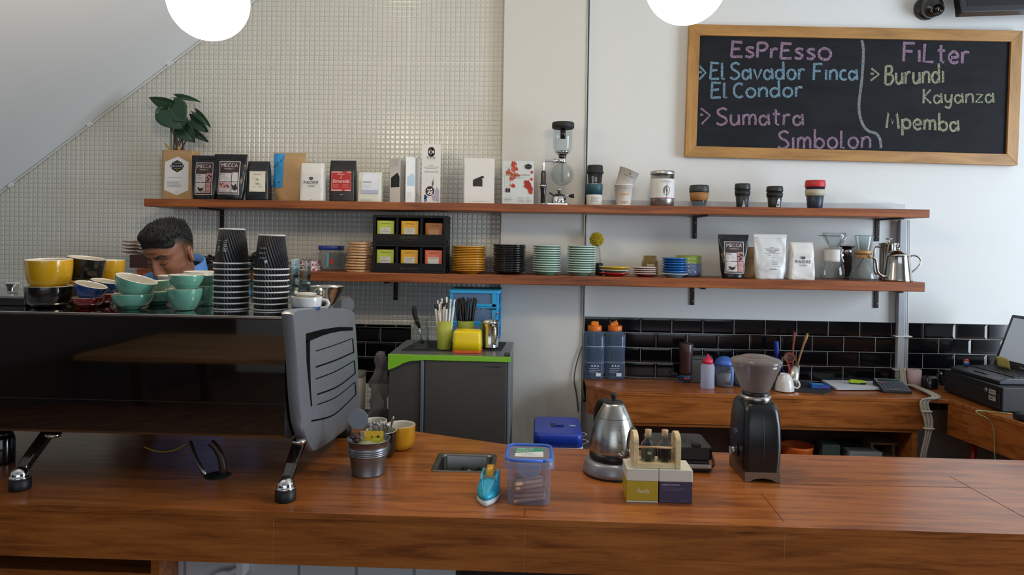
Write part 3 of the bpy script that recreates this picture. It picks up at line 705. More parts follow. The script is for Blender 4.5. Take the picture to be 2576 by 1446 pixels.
def bro2(pr): house(pr, .1, .37, .8, '#a9c0cc', .2); pr.lines(-.8, .5, .08, .24, 7, '#b9b5b1', .008)
t = thing('leaflet', 'folded white leaflet with a pale blue house shape, standing open beside the tall card', 'leaflet', (P(1036, 505, -.18).x, -.18, ZU))
panel(t, 'front_leaf', 1020, 1043, 395, -.22, -.19, prints=bro2); panel(t, 'back_leaf', 1043, 1056, 398, -.189, -.14, prints=lambda pr: pr.lines(-.6, .6, .06, .24, 7, '#a5a19c', .009))
def korte(pr):
    k = .155
    pr.line([(.0 + .36 * math.cos(2 * PI * i / 28), .87 + .36 * k * 2 * math.sin(2 * PI * i / 28) * .55) for i in range(29)], .05, '#1f1f22')
    pr.line([(-.1, .83), (-.1, .915)], .05, '#1f1f22'); pr.line([(.16, .915), (-.08, .872), (.16, .83)], .05, '#1f1f22'); pr.line([(-.18, .86), (-.02, .875)], .03, '#1f1f22')
    T(pr, 'Korte', 0, .757, .92, .04, '#242427'); pr.rect(-.45, .45, .735, .739, '#999999', 1)
    for z, wv in ((.64, .25), (.613, .8), (.592, .6)): pr.line([(-wv, z), (wv, z)], .008, '#8f8b88')
    T(pr, 'PURE PLEASURE', 0, .52, 1.4, .024, '#5b5757')
    pr.poly([(.1, .05), (.9, .02), (.9, .22), (.6, .28)], '#a9a6b5'); pr.poly([(-.55, .10), (.25, .10), (.3, .15), (-.6, .15)], '#3f78b8'); pr.line([(-.5, .12), (-.72, .1), (-.66, .05), (-.42, .075)], .08, '#2e6aae'); pr.up()
    pr.disc(-.1, .20, .56, '#ded9d6', .098); pr.up(); pr.disc(-.1, .205, .48, '#2c1a14', .084); pr.up()
    for a, b in ((-.3, .23), (-.1, .225), (.08, .235), (-.2, .19), (.0, .185), (.12, .195), (-.05, .15), (-.28, .165), (.1, .16)): pr.poly([(a - .09, b - .01), (a + .05, b - .016), (a + .09, b + .01), (a - .05, b + .016)], '#e9e4e0')
    pr.line([(.1, .30), (.28, .36), (.2, .39)], .09, '#6b6663')
t = thing('menu_card', 'tall narrow white card printed with a circled letter and a cup of cocoa', 'card', (P(1084, 505, -.19).x, -.19, ZU))
panel(t, 'front_leaf', 1060, 1107, 363, -.20, -.20, prints=korte); panel(t, 'back_leaf', 1060, 1107, 365, -.145, -.145)
def bookl(pr): house(pr, -.12, .38, .32, '#2d2322', .38); pr.disc(.18, .585, .12, '#2d2322', .03); T(pr, 'THREE', -.28, .43, .24, .015, '#8f8585'); T(pr, 'SIX', -.3, .405, .17, .015, '#8f8585'); pr.rect(-.5, .5, .05, .056, '#aaa39d', 1)
t = thing('booklet', 'plain white booklet with a small dark house shape left of the wall column', 'booklet', (P(1206, 505, -.2).x, -.2, ZU))
panel(t, 'front_cover', 1168, 1243, 398, -.205, -.205, prints=bookl); panel(t, 'back_cover', 1166, 1241, 399, -.15, -.15)
def flowers(pr):
    rnd = random.Random(5); REDS = ['#c8341f', '#d9533a', '#b02a1a', '#e0694d']
    pr.rect(-.97, .97, .02, .98, '#e4e2e1', 2); pr.up()
    for x in (-.86, -.72, -.58, -.5): pr.line([(x + .06, .88), (x, .6), (x + .02, .38)], .014, '#8a8a55')
    for cx, cy, n, s in ((-.3, .93, 26, .2), (-.25, .80, 22, .2), (-.62, .72, 22, .24), (-.2, .66, 26, .24), (-.3, .42, 18, .16), (-.38, .57, 14, .14)):
        for i in range(n):
            a = rnd.uniform(0, 6.28); r = rnd.uniform(0, s); x, y = cx + r * math.cos(a), cy + r * .32 * math.sin(a); q = rnd.uniform(.03, .08)
            x = max(-.92, min(.9, x)); y = max(.05, min(.955, y)); b = rnd.uniform(0, 6.28); pr.layer += .06; pr.line([(x - q * math.cos(b), y - q * .3 * math.sin(b)), (x, y + .012), (x + q * math.cos(b), y + q * .3 * math.sin(b))], .04, REDS[i % 4])
    for cx, cy, r in ((.62, .45, .26), (.78, .36, .2), (.5, .50, .14), (.85, .58, .1), (.88, .74, .09), (.8, .30, .16)): pr.layer += .1; pr.poly([(min(.95, cx + r * rnd.uniform(.7, 1.15) * math.cos(a)), cy + .36 * r * rnd.uniform(.7, 1.2) * math.sin(a)) for a in [6.28 * i / 14 for i in range(14)]], REDS[int(cx * 100) % 4])
    pr.up()
    for cx in (-.72, -.56): pr.disc(cx, .32, .07, '#3c1a24', .055)
    pr.up(); T(pr, 'FLORA', -.5, .655, .55, .04, '#a08a3a'); T(pr, 'TECHNICA', .29, .655, .95, .04, '#a08a3a'); T(pr, 'ESPRESSO', .02, .59, .8, .03, '#b3aaa4')
    pr.poly([(.64, .80), (.84, .83), (.84, .90), (.64, .93), (.44, .90), (.44, .83)], '#2a2426'); pr.rect(.42, .86, .85, .88, '#2a2426', 1); pr.up(); T(pr, 'GROUNDS', .64, .857, .38, .014, '#d8d4d0')
    pr.lines(-.9, -.3, .06, .16, 3, '#97928e', .006); pr.lines(.05, .4, .05, .17, 4, '#97928e', .006); pr.lines(.55, .9, .05, .17, 4, '#97928e', .006); pr.rect(.0, .012, .05, .18, '#bbb6b2', 1); T(pr, 'DETAILS', -.6, .195, .28, .012, '#777777')

t = thing('table_sign', 'clear upright sign printed with red flowers standing on the shelf before the column', 'sign', (P(1302, 505, -.19).x, -.19, ZU))
panel(t, 'print', 1263, 1342, 404, -.195, -.195, prints=lambda pr: flowers(pr)); panel(t, 'clear_cover', 1262, 1343, 402, -.2015, -.2015, thick=.002, mat=glass('#fbfdfd', .35)); 
obj('foot', MB().box(-.073, .073, -.01, .04, 0, .003), glass('#eef4f4', .5), t)

# ------------------------------------------------------------------ siphon brewer
def siphon():
    Y = -.165; cx = P(1402, 505, Y).x; t = thing('siphon_brewer', 'glass siphon coffee maker with round bulb and black lid on the upper shelf', 'coffee maker', (cx, Y, ZU))
    X = lambda p: P(p, 440, Y).x - cx
    Z = lambda p: P(1410, p, Y).z - ZU
    bl = M('#17171a', .22, coat=.4)
    obj('base_plate', MB().prism(rrect(X(1362), X(1434), -.045, .045, .03), .0, .008), CHROME, t, bevel=.002)
    sx = X(1367)
    obj('stand_handle', MB().lathe([(.006, .008), (.011, .012), (.012, Z(482)), (.014, Z(476)), (.016, Z(468)), (.015, Z(464)), (.012, Z(460)), (.012, Z(436)), (.009, Z(430)), (0, Z(430))], 20, (sx, 0, 0)), bl, t)
    obj('handle_ring', MB().lathe([(.0165, Z(470)), (.017, Z(468)), (.0165, Z(466))], 20, (sx, 0, 0)), CHROME, t)
    obj('stand_arm', MB().tube(smooth_path([(sx, 0, Z(432)), (sx, 0, Z(415)), (sx + .004, 0, Z(407)), (X(1376), 0, Z(404)), (X(1404), 0, Z(404))], 6), .0055, 12), CHROME, t)
    gx = X(1414); cl = MB(); cl.lathe([(.018, Z(411)), (.020, Z(408)), (.020, Z(401)), (.018, Z(399))], 24, (gx, 0, 0)); cl.tube([(X(1391), 0, Z(405)), (X(1393), 0, Z(405))], .014, 16); cl.tube([(X(1395), 0, Z(405)), (gx, 0, Z(405))], .009, 12)
    obj('clamp', cl, CHROME, t)
    g = MB(); gz = Z(439); R_ = .0535
    g.lathe([(.0165, Z(402)), (.017, Z(408))] + [(R_ * math.sin(a), gz + R_ * math.cos(a)) for a in [.38 + (PI - .38) * i / 16 for i in range(17)]], 32, (gx, 0, 0)); obj('lower_bulb', g, glass('#eef3f4', 1.2), t)
    u = MB(); u.lathe([(.006, gz - .035), (.006, Z(398)), (.014, Z(392)), (.035, Z(384)), (.0435, Z(374)), (.0445, Z(345)), (.0445, Z(322))], 32, (gx, 0, 0)); obj('upper_chamber', u, glass('#eef3f4', 1.2), t)
    obj('stopper', MB().lathe([(.012, Z(402)), (.017, Z(397)), (.019, Z(389)), (.0, Z(389))], 24, (gx, 0, 0)), bl, t)
    obj('collar', MB().lathe([(.02, Z(389)), (.034, Z(385.5)), (.036, Z(382)), (.033, Z(380))], 24, (gx, 0, 0)), CHROME, t)
    lx = X(1414.5); obj('lid', MB().lathe([(.047, Z(324)), (.052, Z(322)), (.0525, Z(311)), (.05, Z(308.5)), (0, Z(307.5))], 36, (lx, 0, 0)), BLACKMAT, t)
    obj('filter_tube', MB().lathe([(.0125, Z(324)), (.0125, Z(349)), (0, Z(349))], 20, (lx, 0, 0)), M('#191919', .3), t)
    bx = X(1407); d = MB(); d.lathe([(.036, .0085), (.0365, .014), (.034, Z(497)), (.028, Z(493))], 28, (bx, 0, 0)); obj('burner_body', d, CHROME, t)
    d = MB(); d.lathe([(.03, Z(494)), (.027, Z(490.5)), (.012, Z(487)), (.007, Z(486))], 28, (bx, 0, 0)); d.tube([(bx - .028, 0, Z(491)), (bx - .035, 0, Z(488)), (bx - .045, -.004, Z(485))], .004, 8); obj('burner_top', d, M('#26302e', .4), t)
    obj('wick_knob', MB().lathe([(.006, Z(487)), (.007, Z(480)), (.011, Z(479)), (.0115, Z(476)), (.006, Z(475)), (0, Z(475))], 20, (bx, 0, 0)), CHROME, t)
    d = MB(); d.tube([(bx + .025, 0, Z(492.5)), (X(1436), 0, Z(492.5))], .0025, 8); obj('valve_rod', d, CHROME, t)
    obj('valve_knob', MB().tube([(X(1433), 0, Z(492.5)), (X(1437), 0, Z(492.5)), (X(1437.5), 0, Z(492.5)), (X(1445), 0, Z(492.5))], [.007, .007, .0095, .0095], 14), BLACKMAT, t)
siphon()

# ------------------------------------------------------------------ takeaway and reusable cups
def wrap(R0, R1, z0, z1, c=(0, 0, 0), off=.0006):
    """print surface on a cone: u = angle (0 faces the viewer, + to the right), z up"""
    def f(u, z): r = R0 + (R1 - R0) * (z - z0) / (z1 - z0) + off; return (c[0] + r * math.sin(u), c[1] - r * math.cos(u), c[2] + z)
    return f
class Wrap(Print):
    def __init__(s, fn): Print.__init__(s, fn); s.lift = .0
    def line(s, pts, wd, m):
        out = []
        for a, b in zip(pts, pts[1:]):
            k = max(1, int(abs(b[0] - a[0]) / .12)); out += [(a[0] + (b[0] - a[0]) * i / k, a[1] + (b[1] - a[1]) * i / k) for i in range(k)]
        return Print.line(s, out + [pts[-1]], wd, m)
    def pt(s, u, z): p = Vector(s.fn(u, z)); q = Vector((math.sin(u), -math.cos(u), 0)); return p + q * (.0004 * s.layer)
def cup_at(name, label, px0, px1, yt, Y, zb, cat='cup', group=None):
    cx, wd = span(px0, px1, Y); return thing(name, label, cat, (cx, Y, zb), 0, group), wd / 2, hgt((px0 + px1) / 2, yt, Y, zb)
Y = -.18
zt = lambda py, zb=ZU: P(1500, py, Y).z - zb
t, r, h = cup_at('paper_cup', 'white takeaway cup in a dark teal band at the right side of the wall column', 1472, 1514, 463, Y, ZU)
obj('cup_wall', MB().lathe([(r * .9, 0), (r * .92, .003), (r * .99, h), (r * .97, h), (r * .9, .01), (0, .01)], 32), M('#cfcac6', .6), t)
obj('teal_band', MB().lathe([(r * .957, h * .5), (r * .965, h * .5), (r * 1.0, h * .985), (r * .992, h * .99)], 32), M('#1f4b57', .5), t)
pr = Wrap(wrap(r * .92, r * .965, 0, h * .5)); pr.lines(-.5, .6, h * .15, h * .4, 4, '#b5b0ac', .004); obj('printing', pr.mb, pr.mats, t)
hc = zt(416); t2, r2, _ = cup_at('paper_cup', 'black ridged takeaway cup with black lid standing inside the teal-banded cup', 1473, 1515, 416, Y, ZU + .02)
hb = hc - .02
def ridged(col='#16161a', line='#55565d', tilt=60., dens=60.):
    n = newmat('black_ridged_paper'); c = n.t.nodes.new('ShaderNodeTexCoord'); sp = n.t.nodes.new('ShaderNodeSeparateXYZ'); n.l(c.outputs['Object'], sp.inputs[0])
    ang = n.math('ARCTAN2', sp.outputs[0], n.math('MULTIPLY', sp.outputs[1], -1.0)); ph = n.math('ADD', n.math('MULTIPLY', ang, dens), n.math('MULTIPLY', sp.outputs[2], tilt)); s_ = n.math('SINE', ph)
    n.l(n.mix(n.math('GREATER_THAN', s_, .45), lin(col), lin('#2c2d33')), n.b.inputs['Base Color']); n.b.inputs['Roughness'].default_value = .45; n.bump(s_, .8, .003); return n.m
RIDGED = ridged()
obj('cup_wall', MB().lathe([(r2 * .62, 0), (r2 * .64, .002), (r2 * .92, hb * .83), (0, hb * .83)], 40), RIDGED, t2)
obj('lid', MB().lathe([(r2 * .95, hb * .77), (r2 * 1.03, hb * .78), (r2 * 1.03, hb * .82), (r2 * .95, hb * .84), (r2 * .93, hb * .97), (r2 * .87, hb), (r2 * .8, hb * .985), (0, hb * .98)], 36), BLACKMAT, t2)
pr = Wrap(wrap(r2 * .64, r2 * .92, 0, hb * .83, off=.0012))
def vtext(pr, s, u, z, size, m, rot=PI / 2):
    vs, fs, a, b = text_mesh(s); k = size / .72; rr = .036
    pr.mb.add([pr.pt(u + ((q.x - (a + b) / 2) * k * math.cos(rot) - q.y * k * math.sin(rot)) / rr, z + (q.x - (a + b) / 2) * k * math.sin(rot) + q.y * k * math.cos(rot)) for q in vs], fs, pr.mi(m))
vtext(pr, 'THREE', -.22, hb * .56, .011, '#d8d8da'); vtext(pr, '6-SIX', .2, hb * .56, .011, '#d8d8da'); obj('printing', pr.mb, pr.mats, t2)
# two white cups, the upper one tipped
CREAMCUP = M('#dcd8d0', .6)
t, r, h = cup_at('paper_cup', 'white paper cup with an orange stripe holding another cup on the upper shelf', 1543, 1591, 465, Y, ZU)
obj('cup_wall', MB().lathe([(r * .72, 0), (r * .73, .002), (r * .97, h), (r * 1.0, h), (r * 1.0, h - .003), (r * .955, h - .004), (r * .7, .01), (0, .01)], 36), CREAMCUP, t)
pr = Wrap(wrap(r * .73, r * .97, 0, h)); pr.rect(-.45, .55, h * .50, h * .56, '#cc8a3f', 6); pr.line([(-.45, h * .82), (.55, h * .82)], .0015, '#9a958e'); pr.disc(.05, h * .82, .07, '#7b766f', .004); T(pr, 'SEE YOU NOW', .05, h * .16, .9, .007, '#8d7a62'); pr.line([(-.45, h * .14), (.55, h * .14)], .003, '#cc9a5a'); pr.disc(.05, h * .12, .08, '#cc8a3f', .003); obj('printing', pr.mb, pr.mats, t)
t = thing('paper_cup', 'white paper cup tipped to the right inside the orange-striped cup', 'cup', (P(1565, 480, Y).x, Y, zt(474) + ZU), rot=(0, .36, 0)); r2 = .0485; h2 = .106
obj('cup_wall', MB().lathe([(r2 * .66, -.012), (r2 * .68, -.01), (r2 * .97, h2 - .012), (r2 * 1.0, h2 - .012), (r2 * 1.0, h2 - .015), (r2 * .95, h2 - .016), (r2 * .66, .0), (0, .0)], 36), CREAMCUP, t)
pr = Wrap(wrap(r2 * .68, r2 * .97, -.01, h2 - .012)); T(pr, 'KOULTOURA', .1, h2 * .55, 1.2, .007, '#6b655d'); pr.disc(.1, h2 * .69, .09, '#57514a', .004)
for a in range(5): pr.line([(.1 + .16 * math.cos(a * 1.257 + .3), h2 * .36 + .007 * math.sin(a * 1.257 + .3)), (.1 + .24 * math.cos(a * 1.257 + .3), h2 * .36 + .010 * math.sin(a * 1.257 + .3))], .003, '#6b655d')
obj('printing', pr.mb, pr.mats, t)
# canister
t, r, h = cup_at('canister', 'brushed silver canister with white label showing a coffee bean on the upper shelf', 1634, 1693, 431, Y, ZU, 'canister')
obj('canister_body', MB().lathe([(r * .97, 0), (r, .002), (r, h * .9), (0, h * .9)], 48), BRUSHED, t)
obj('lid', MB().lathe([(r * 1.01, h * .9), (r * 1.02, h * .905), (r * 1.02, h * .975), (r * .97, h), (0, h)], 48), BRUSHED, t)
pr = Wrap(wrap(r, r, 0, 1, off=.0008)); z0, z1 = h * .21, h * .77; pr.mb.grid(lambda u, v: pr.pt(-PI + 2 * PI * u, z0 + (z1 - z0) * v), 48, 2, pr.mi('#d9d6d5')); pr.up()
pr.mb.grid(lambda u, v: pr.pt(-PI + 2 * PI * u, h * (.225 + .012 * v)), 48, 1, pr.mi('#a2302c')); pr.mb.grid(lambda u, v: pr.pt(-PI + 2 * PI * u, h * (.21 + .012 * v)), 48, 1, pr.mi('#3c4468'))
T(pr, 'SUDAN', .15, h * .66, .8, .010, '#77757a'); pr.rect(-.1, .4, h * .625, h * .635, '#aaa6a4', 1); pr.disc(.2, h * .44, .30, '#6f6562', .022); pr.up(); pr.line([(.24, h * .56), (.17, h * .5), (.25, h * .43), (.18, h * .33)], .05, '#231b1a'); pr.disc(.3, h * .40, .05, '#c9a23a', .005); obj('label', pr.mb, pr.mats, t)
def reusable(px0, px1, ytop, lidc, bodyc, bandc, label, lidh=.21, band=(.5, .7), clear=False, extra=None, spout='#15161a', base=.72):
    Y = -.18; t, r, h = cup_at('reusable_cup', label, px0, px1, ytop, Y, ZU)
    bm = glass('#e9f2f2', 1.2) if clear else M(bodyc, .45); zb = h * (1 - lidh); rr = lambda f: r * (base + (.95 - base) * f)
    if clear: obj('cup_wall', MB().lathe([(0, .001), (r * base * .95, .0), (r * base, .004), (rr(.5), h * .4), (r * .93, zb + .004), (r * .9, zb + .004), (rr(.45), h * .4), (r * base * .9, .008), (0, .008)], 40), bm, t)
    else: obj('cup_wall', MB().lathe([(r * base * .97, 0), (r * base, .002), (r * .93, zb), (0, zb)], 40), bm, t)
    b0, b1 = band; obj('band', MB().lathe([(rr(b0 / (1 - lidh)) - .001, h * b0), (rr(b0 / (1 - lidh)) + .0025, h * b0 + .001), (rr(b1 / (1 - lidh)) + .0025, h * b1 - .001), (rr(b1 / (1 - lidh)) - .001, h * b1)], 40), M(bandc, .65), t)
    obj('lid', MB().lathe([(r * .96, zb - .003), (r, zb), (r, zb + h * lidh * .35), (r * .965, h * .955), (r * .92, h), (r * .8, h * .998), (0, h * .99)], 40), M(lidc, .5), t)
    obj('spout_plug', MB().lathe([(.009, 0), (.009, .004), (.006, .006), (0, .006)], 14, (r * (-.72 if px0 > 1990 else .72), -.0, h * .965)), M(spout, .5), t)
    if extra: pr = Wrap(wrap(r * base, r * .93, 0, zb, off=.001)); extra(pr, h); obj('printing', pr.mb, pr.mats, t)
    return t
reusable(1732, 1781, 466, '#2d2d2f', '#fff', '#9a6a35', 'small glass reusable cup with cork band and dark grey lid on the upper shelf', .30, (.285, .66), clear=True, spout='#2d2d2f', base=.70)
reusable(1846, 1885, 462, '#1c2424', '#1b2125', '#12171a', 'dark reusable cup with a pale bird print and white spout on the upper shelf', .23, (.50, .70), spout='#d8d8d8', extra=lambda pr, h: (pr.poly([(-.35, .002), (.25, .002), (.05, h * .2), (.0, h * .28), (-.12, h * .3), (-.1, h * .2)], '#bdb0b3'), pr.disc(.3, h * .18, .14, '#0f1215', .008)))
reusable(1926, 1967, 469, '#1b1b1e', '#17171a', '#121214', 'black reusable cup with a white arched label on the upper shelf', .22, (.50, .70), extra=lambda pr, h: (pr.poly([(-.05, .004), (.62, .004), (.6, h * .33), (.36, h * .46), (.1, h * .36)], '#cfcdca'), pr.up(), pr.lines(.05, .55, .01, h * .2, 4, '#4a4a4a', .002), T(pr, 'Monday', .3, h * .24, .46, .006, '#3a3a3a')))
reusable(2023, 2073, 454, '#c02a2c', '#1b2338', '#b9b29c', 'navy reusable cup with red lid and cream band at right end of the upper shelf', .22, (.45, .68), spout='#d9d3c4', extra=lambda pr, h: pr.line([(.3, h * .62), (.3, h * .53), (.4, h * .50), (.5, h * .53), (.5, h * .62), (.3, h * .62)], .002, '#8f8a78'))
# ------------------------------------------------------------------ lower shelf
LY = -.165
def at(px, Y, z=None): return Vector((P(px, 690, Y).x, Y, ZL if z is None else z))
# folded brown napkin trays behind the barista
for i in range(4):
    c = at(366 + (i % 2) * 3, -.14, ZL + .061 + i * .0165)
    m = MB(); L = .085
    m.grid(lambda u, v: (-L + 2 * L * u, -.06 + .12 * v, .004 + .010 * (2 * u - 1) ** 4 + .003 * abs(2 * v - 1)), 14, 6)
    tag(obj('paper_tray', m, M('#8a6a4f', .7), solid=.0022, loc=c), 'flat brown paper tray behind the barista, %s of its pile' % ordinal(i, 4), 'tray', 'brown paper trays')
bx = at(374, -.14); m = MB().box(-.06, .06, -.06, .06, 0, .062); tag(obj('box', m, M('#3a1c14', .6), loc=bx, bevel=.002), 'dark brown box on the lower shelf under the paper trays behind the barista', 'box')
# crumpled black plastic bags
def crumple(name, label, px0, px1, yt, Y, m, cat, amp=.4, seed=0, ny=.1):
    cx, wd = span(px0, px1, Y, 680); h = hgt((px0 + px1) / 2, yt, Y, ZL); rings = []; nu, nv = 40, 20; sv = Vector((seed * 7.3, 1, 2))
    for j in range(nv + 1):
        a = PI / 2 * j / nv; k = max(.02, math.cos(a) ** .55); r = []
        for i in range(nu):
            b = 2 * PI * i / nu; d = Vector((math.cos(b) * k, math.sin(b) * k, math.sin(a)))
            f = 1 + amp * (abs(mnoise.noise(d * 2.3 + sv)) * 1.3 - .25) + amp * .3 * mnoise.noise(d * 6 + sv)
            r.append((d.x * wd / 2 * f, d.y * ny * f, max(0, d.z * h * (f * .95))))
        rings.append(r)
    return tag(obj(name, MB().loft(rings), m, loc=(cx, Y, ZL)), label, cat)
BLKPLASTIC = M('#0e0e11', .2, var=.1, bump=.25, bscale=30)
crumple('plastic_bag', 'crumpled black plastic bag on the lower shelf left of the paper cup stacks', 508, 580, 645, -.15, BLKPLASTIC, 'bag', .5, 1)
crumple('plastic_bag', 'crumpled black plastic bag on the lower shelf between the two paper cup stacks', 606, 724, 640, -.14, BLKPLASTIC, 'bag', .5, 2)
def gingham():
    n = newmat('red_white_cloth'); a = n.n('ShaderNodeTexVoronoi', Scale=60.0); n.l(n.coords((1, 1, 1)), a.inputs['Vector'])
    n.l(n.ramp(a.outputs['Distance'], [(.3, lin('#8e3a3a')), (.5, lin('#d6c3bd'))]), n.b.inputs['Base Color']); n.b.inputs['Roughness'].default_value = .9; return n.m
GC = gingham()
for i in range(2):
    cx, wd = span(729 + i * 2, 803 - i * 5, -.19); m = MB(); nz = Vector((i * 5, 2, 1))
    rings = [superring(wd / 2 * (1 + .05 * mnoise.noise(nz + Vector((0, 0, v * 9)))), .075, v * .024, 4, 40) for v in (0, .25, .5, .75, 1)]
    rings = [[(x + .004 * mnoise.noise(Vector((x * 40, y * 40, z * 90)) + nz), y + .004 * mnoise.noise(Vector((x * 40, z * 90, y * 30)) + nz), z) for x, y, z in r] for r in rings]
    tag(obj('folded_cloth', m.loft(rings), GC, loc=(cx, -.17, ZL + .0245 * i)), 'folded red and white patterned cloth on the lower shelf, %s of two' % ('upper' if i else 'lower'), 'cloth', 'folded red and white cloths')
# clear jar with blue lid
def squarejar():
    cx, wd = span(806, 862, -.12); h = hgt(832, 618, -.12, ZL); t = thing('plastic_jar', 'squat clear jar with a flat dark blue lid on the lower shelf', 'jar', (cx, -.12, ZL)); r = wd / 2
    m = MB().lathe([(0, .002), (r * .95, 0), (r, .004), (r, h * .7), (r * .92, h * .78), (r * .9, h * .84)], 36, sq=4); obj('jar_wall', m, glass('#eef2f2', .8, .10, '#cfd4d4'), t)
    obj('jar_lid', MB().lathe([(r * .99, h * .83), (r * 1.02, h * .84), (r * 1.02, h * .985), (r * .98, h), (0, h)], 36, sq=4), M('#1f3a8c', .4), t)
    pr = Print(lambda x, z: (x, -r * 1.0 - .0006, z)); pr.poly([(-.008, .02), (.004, .02), (.006, h * .7), (-.006, h * .7)], '#5f9fb4'); pr.disc(.018, h * .38, .010, '#b03a34', .016); obj('label', pr.mb, pr.mats, t)
squarejar()
# pile of wooden coaster boards
cx, wd = span(872, 934, -.20); hs = hgt(903, 607, -.2, ZL); nb = 11; rnd = random.Random(3)
for i in range(nb):
    j = nb - 1 - i; th = hs / nb; m = MB(); pts = []
    for q in range(28):
        a = 2 * PI * q / 28; r = wd / 2 * (1 + .055 * math.cos(6 * a + .6)); pts.append((r * math.cos(a), r * .9 * math.sin(a)))
    m.prism(pts, .001, th * .86, sm=True)
    tag(obj('wooden_coaster', m, LIGHTWOOD, loc=(cx + rnd.uniform(-.003, .003) - .004 * (j < 3) + .006 * (j / nb), -.19 + rnd.uniform(-.004, .004), ZL + th * j - .001), rot=(0, 0, rnd.uniform(-.3, .3)), bevel=.0025), 'thick scalloped wooden coaster, %s of the pile beside the black tea rack' % ordinal(i, nb), 'coaster', 'wooden coasters in a pile')

# ------------------------------------------------------------------ tea rack: two black boxes with three compartments
TY = -.245; RACK = M('#100f10', .6, var=.1, spec=.3)
x0, x1 = P(937, 640, TY).x, P(1120, 640, TY).x; cxr = (x0 + x1) / 2; wr_ = x1 - x0
zz = lambda py: P(1030, py, TY).z
GOLD = M('#5a4632', .5, var=0)
def rack(zb, zt, dpos, word, label, first):
    t = thing('tea_rack', label, 'rack', (cxr, TY, zb), group='stacked tea racks'); h = zt - zb; hw = wr_ / 2; D = .17; lip = h * .335
    b = MB(); b.box(-hw, -hw + .012, 0, D, 0.0, h); b.box(hw - .012, hw, 0, D, 0, h); b.box(-hw + .012, hw - .012, 0, D, h - .013, h); b.box(-hw + .012, hw - .012, D - .008, D, 0, h - .013); b.box(-hw + .012, hw - .012, 0, D - .008, 0, .010)
    obj('case', b, RACK, t, bevel=.0015)
    for f in (-1, 1): obj('divider', MB().box(f * hw / 3 - .005, f * hw / 3 + .005, .001, D - .009, .011, h - .014), RACK, t)
    obj('front_lip', MB().box(-hw + .0125, hw - .0125, .0, .009, .0105, lip), RACK, t, bevel=.001)
    pr = Print(lambda x, z: (x, 0, z), lift=.0006)
    if first: pr.text('GRYPHON', 0, lip * .52, .0125, GOLD, width=.078); pr.text('TEA COMPANY', 0, lip * .30, .0045, GOLD)
    else: pr.text('Artisan Selection', 0, lip * .40, .010, GOLD, width=.09, shear=.3)
    obj('lettering', pr.mb, pr.mats, t)
    pg = MB().tube([(hw, .05, .012), (hw + .008, .05, .012)], .006, 10); obj('peg', pg, BLACKPL, t); obj('peg', MB().tube([(-hw - .006, .03, h * .97 if not first else .02), (-hw, .03, h * .97 if not first else .02)], .006, 10), BLACKPL, t)
    return h, lip
hL = zz(614) - ZL
rack(ZL, ZL + hL, 0, '', 'lower black tea rack with three compartments standing on the lower shelf', False)
zU2 = ZL + hL + .001
h2, lip2 = rack(zU2, zz(541), 0, '', 'upper black tea rack stacked on another, reaching just under the top shelf', True)
def sachet(k, row, col, tcol, lbl, dx=0, dz=0, dark=False):
    hh = hL if row else h2; zb = (ZL if row else zU2) + .0112;     top = hh * (.80 if not dz else .74) - .0112
    cx = cxr + (k - 1) * wr_ / 3 + dx; t = thing('tea_sachet', lbl, 'tea bag', (cx, TY + .016, zb), group='tea sachets in the rack'); m = MB(); hw = .0405
    m.loft([superring(hw, .0012 + .004 * math.sin(PI * v) , v * top, 3, 32) for v in (0, .05, .2, .4, .6, .8, .95, 1)]); obj('wrapper', m, M(tcol, .3, var=.12, scale=60, bump=.1), t)
    pr = Print(lambda x, z: (x, -.0012 - .004 * math.sin(PI * min(1, max(0, z / top))) * (1 - (x / hw) ** 2) - .0006, z), lift=.0004)
    pr.rect(-.027, .027, .0, top * .66, '#c9c4b6' if not dark else '#a97c54', 6); pr.up(); pr.text('GRYPHON', 0, top * .83, .006, '#3c3a20' if not dark else '#4a2d18', width=.038)
    if k == 2: pr.text('GRYPHON', 0, top * .58, .005, '#6e6058', width=.030)
    else: pr.text('LEMON' if k == 0 else 'CHAMOMILE', 0, top * .56, .0045, '#7a745f', width=.036 if k else .018); pr.text('GINGER MINT' if k == 0 else 'DREAM', 0, top * .45, .0045, '#7a745f', width=.042 if k == 0 else .024)
    pr.lines(-.022, .024, top * .34, top * .41, 2, '#a39c8a', .0006); obj('label', pr.mb, pr.mats, t)
LIME, AMBER, ROSE, BROWN = '#b3bd3c', '#d9a01c', '#d5664c', '#96591f'
sachet(0, 0, 0, LIME, 'lime green tea sachet in the upper tea rack'); sachet(1, 0, 0, AMBER, 'amber yellow tea sachet in the upper tea rack'); sachet(2, 0, 0, BROWN, 'shiny brown tea sachet leaning in the upper tea rack', dz=1, dark=True)
sachet(0, 1, 0, LIME, 'lime green tea sachet in the lower tea rack'); sachet(1, 1, 0, AMBER, 'amber yellow tea sachet in the lower tea rack'); sachet(2, 1, 0, ROSE, 'coral red tea sachet in the lower tea rack')

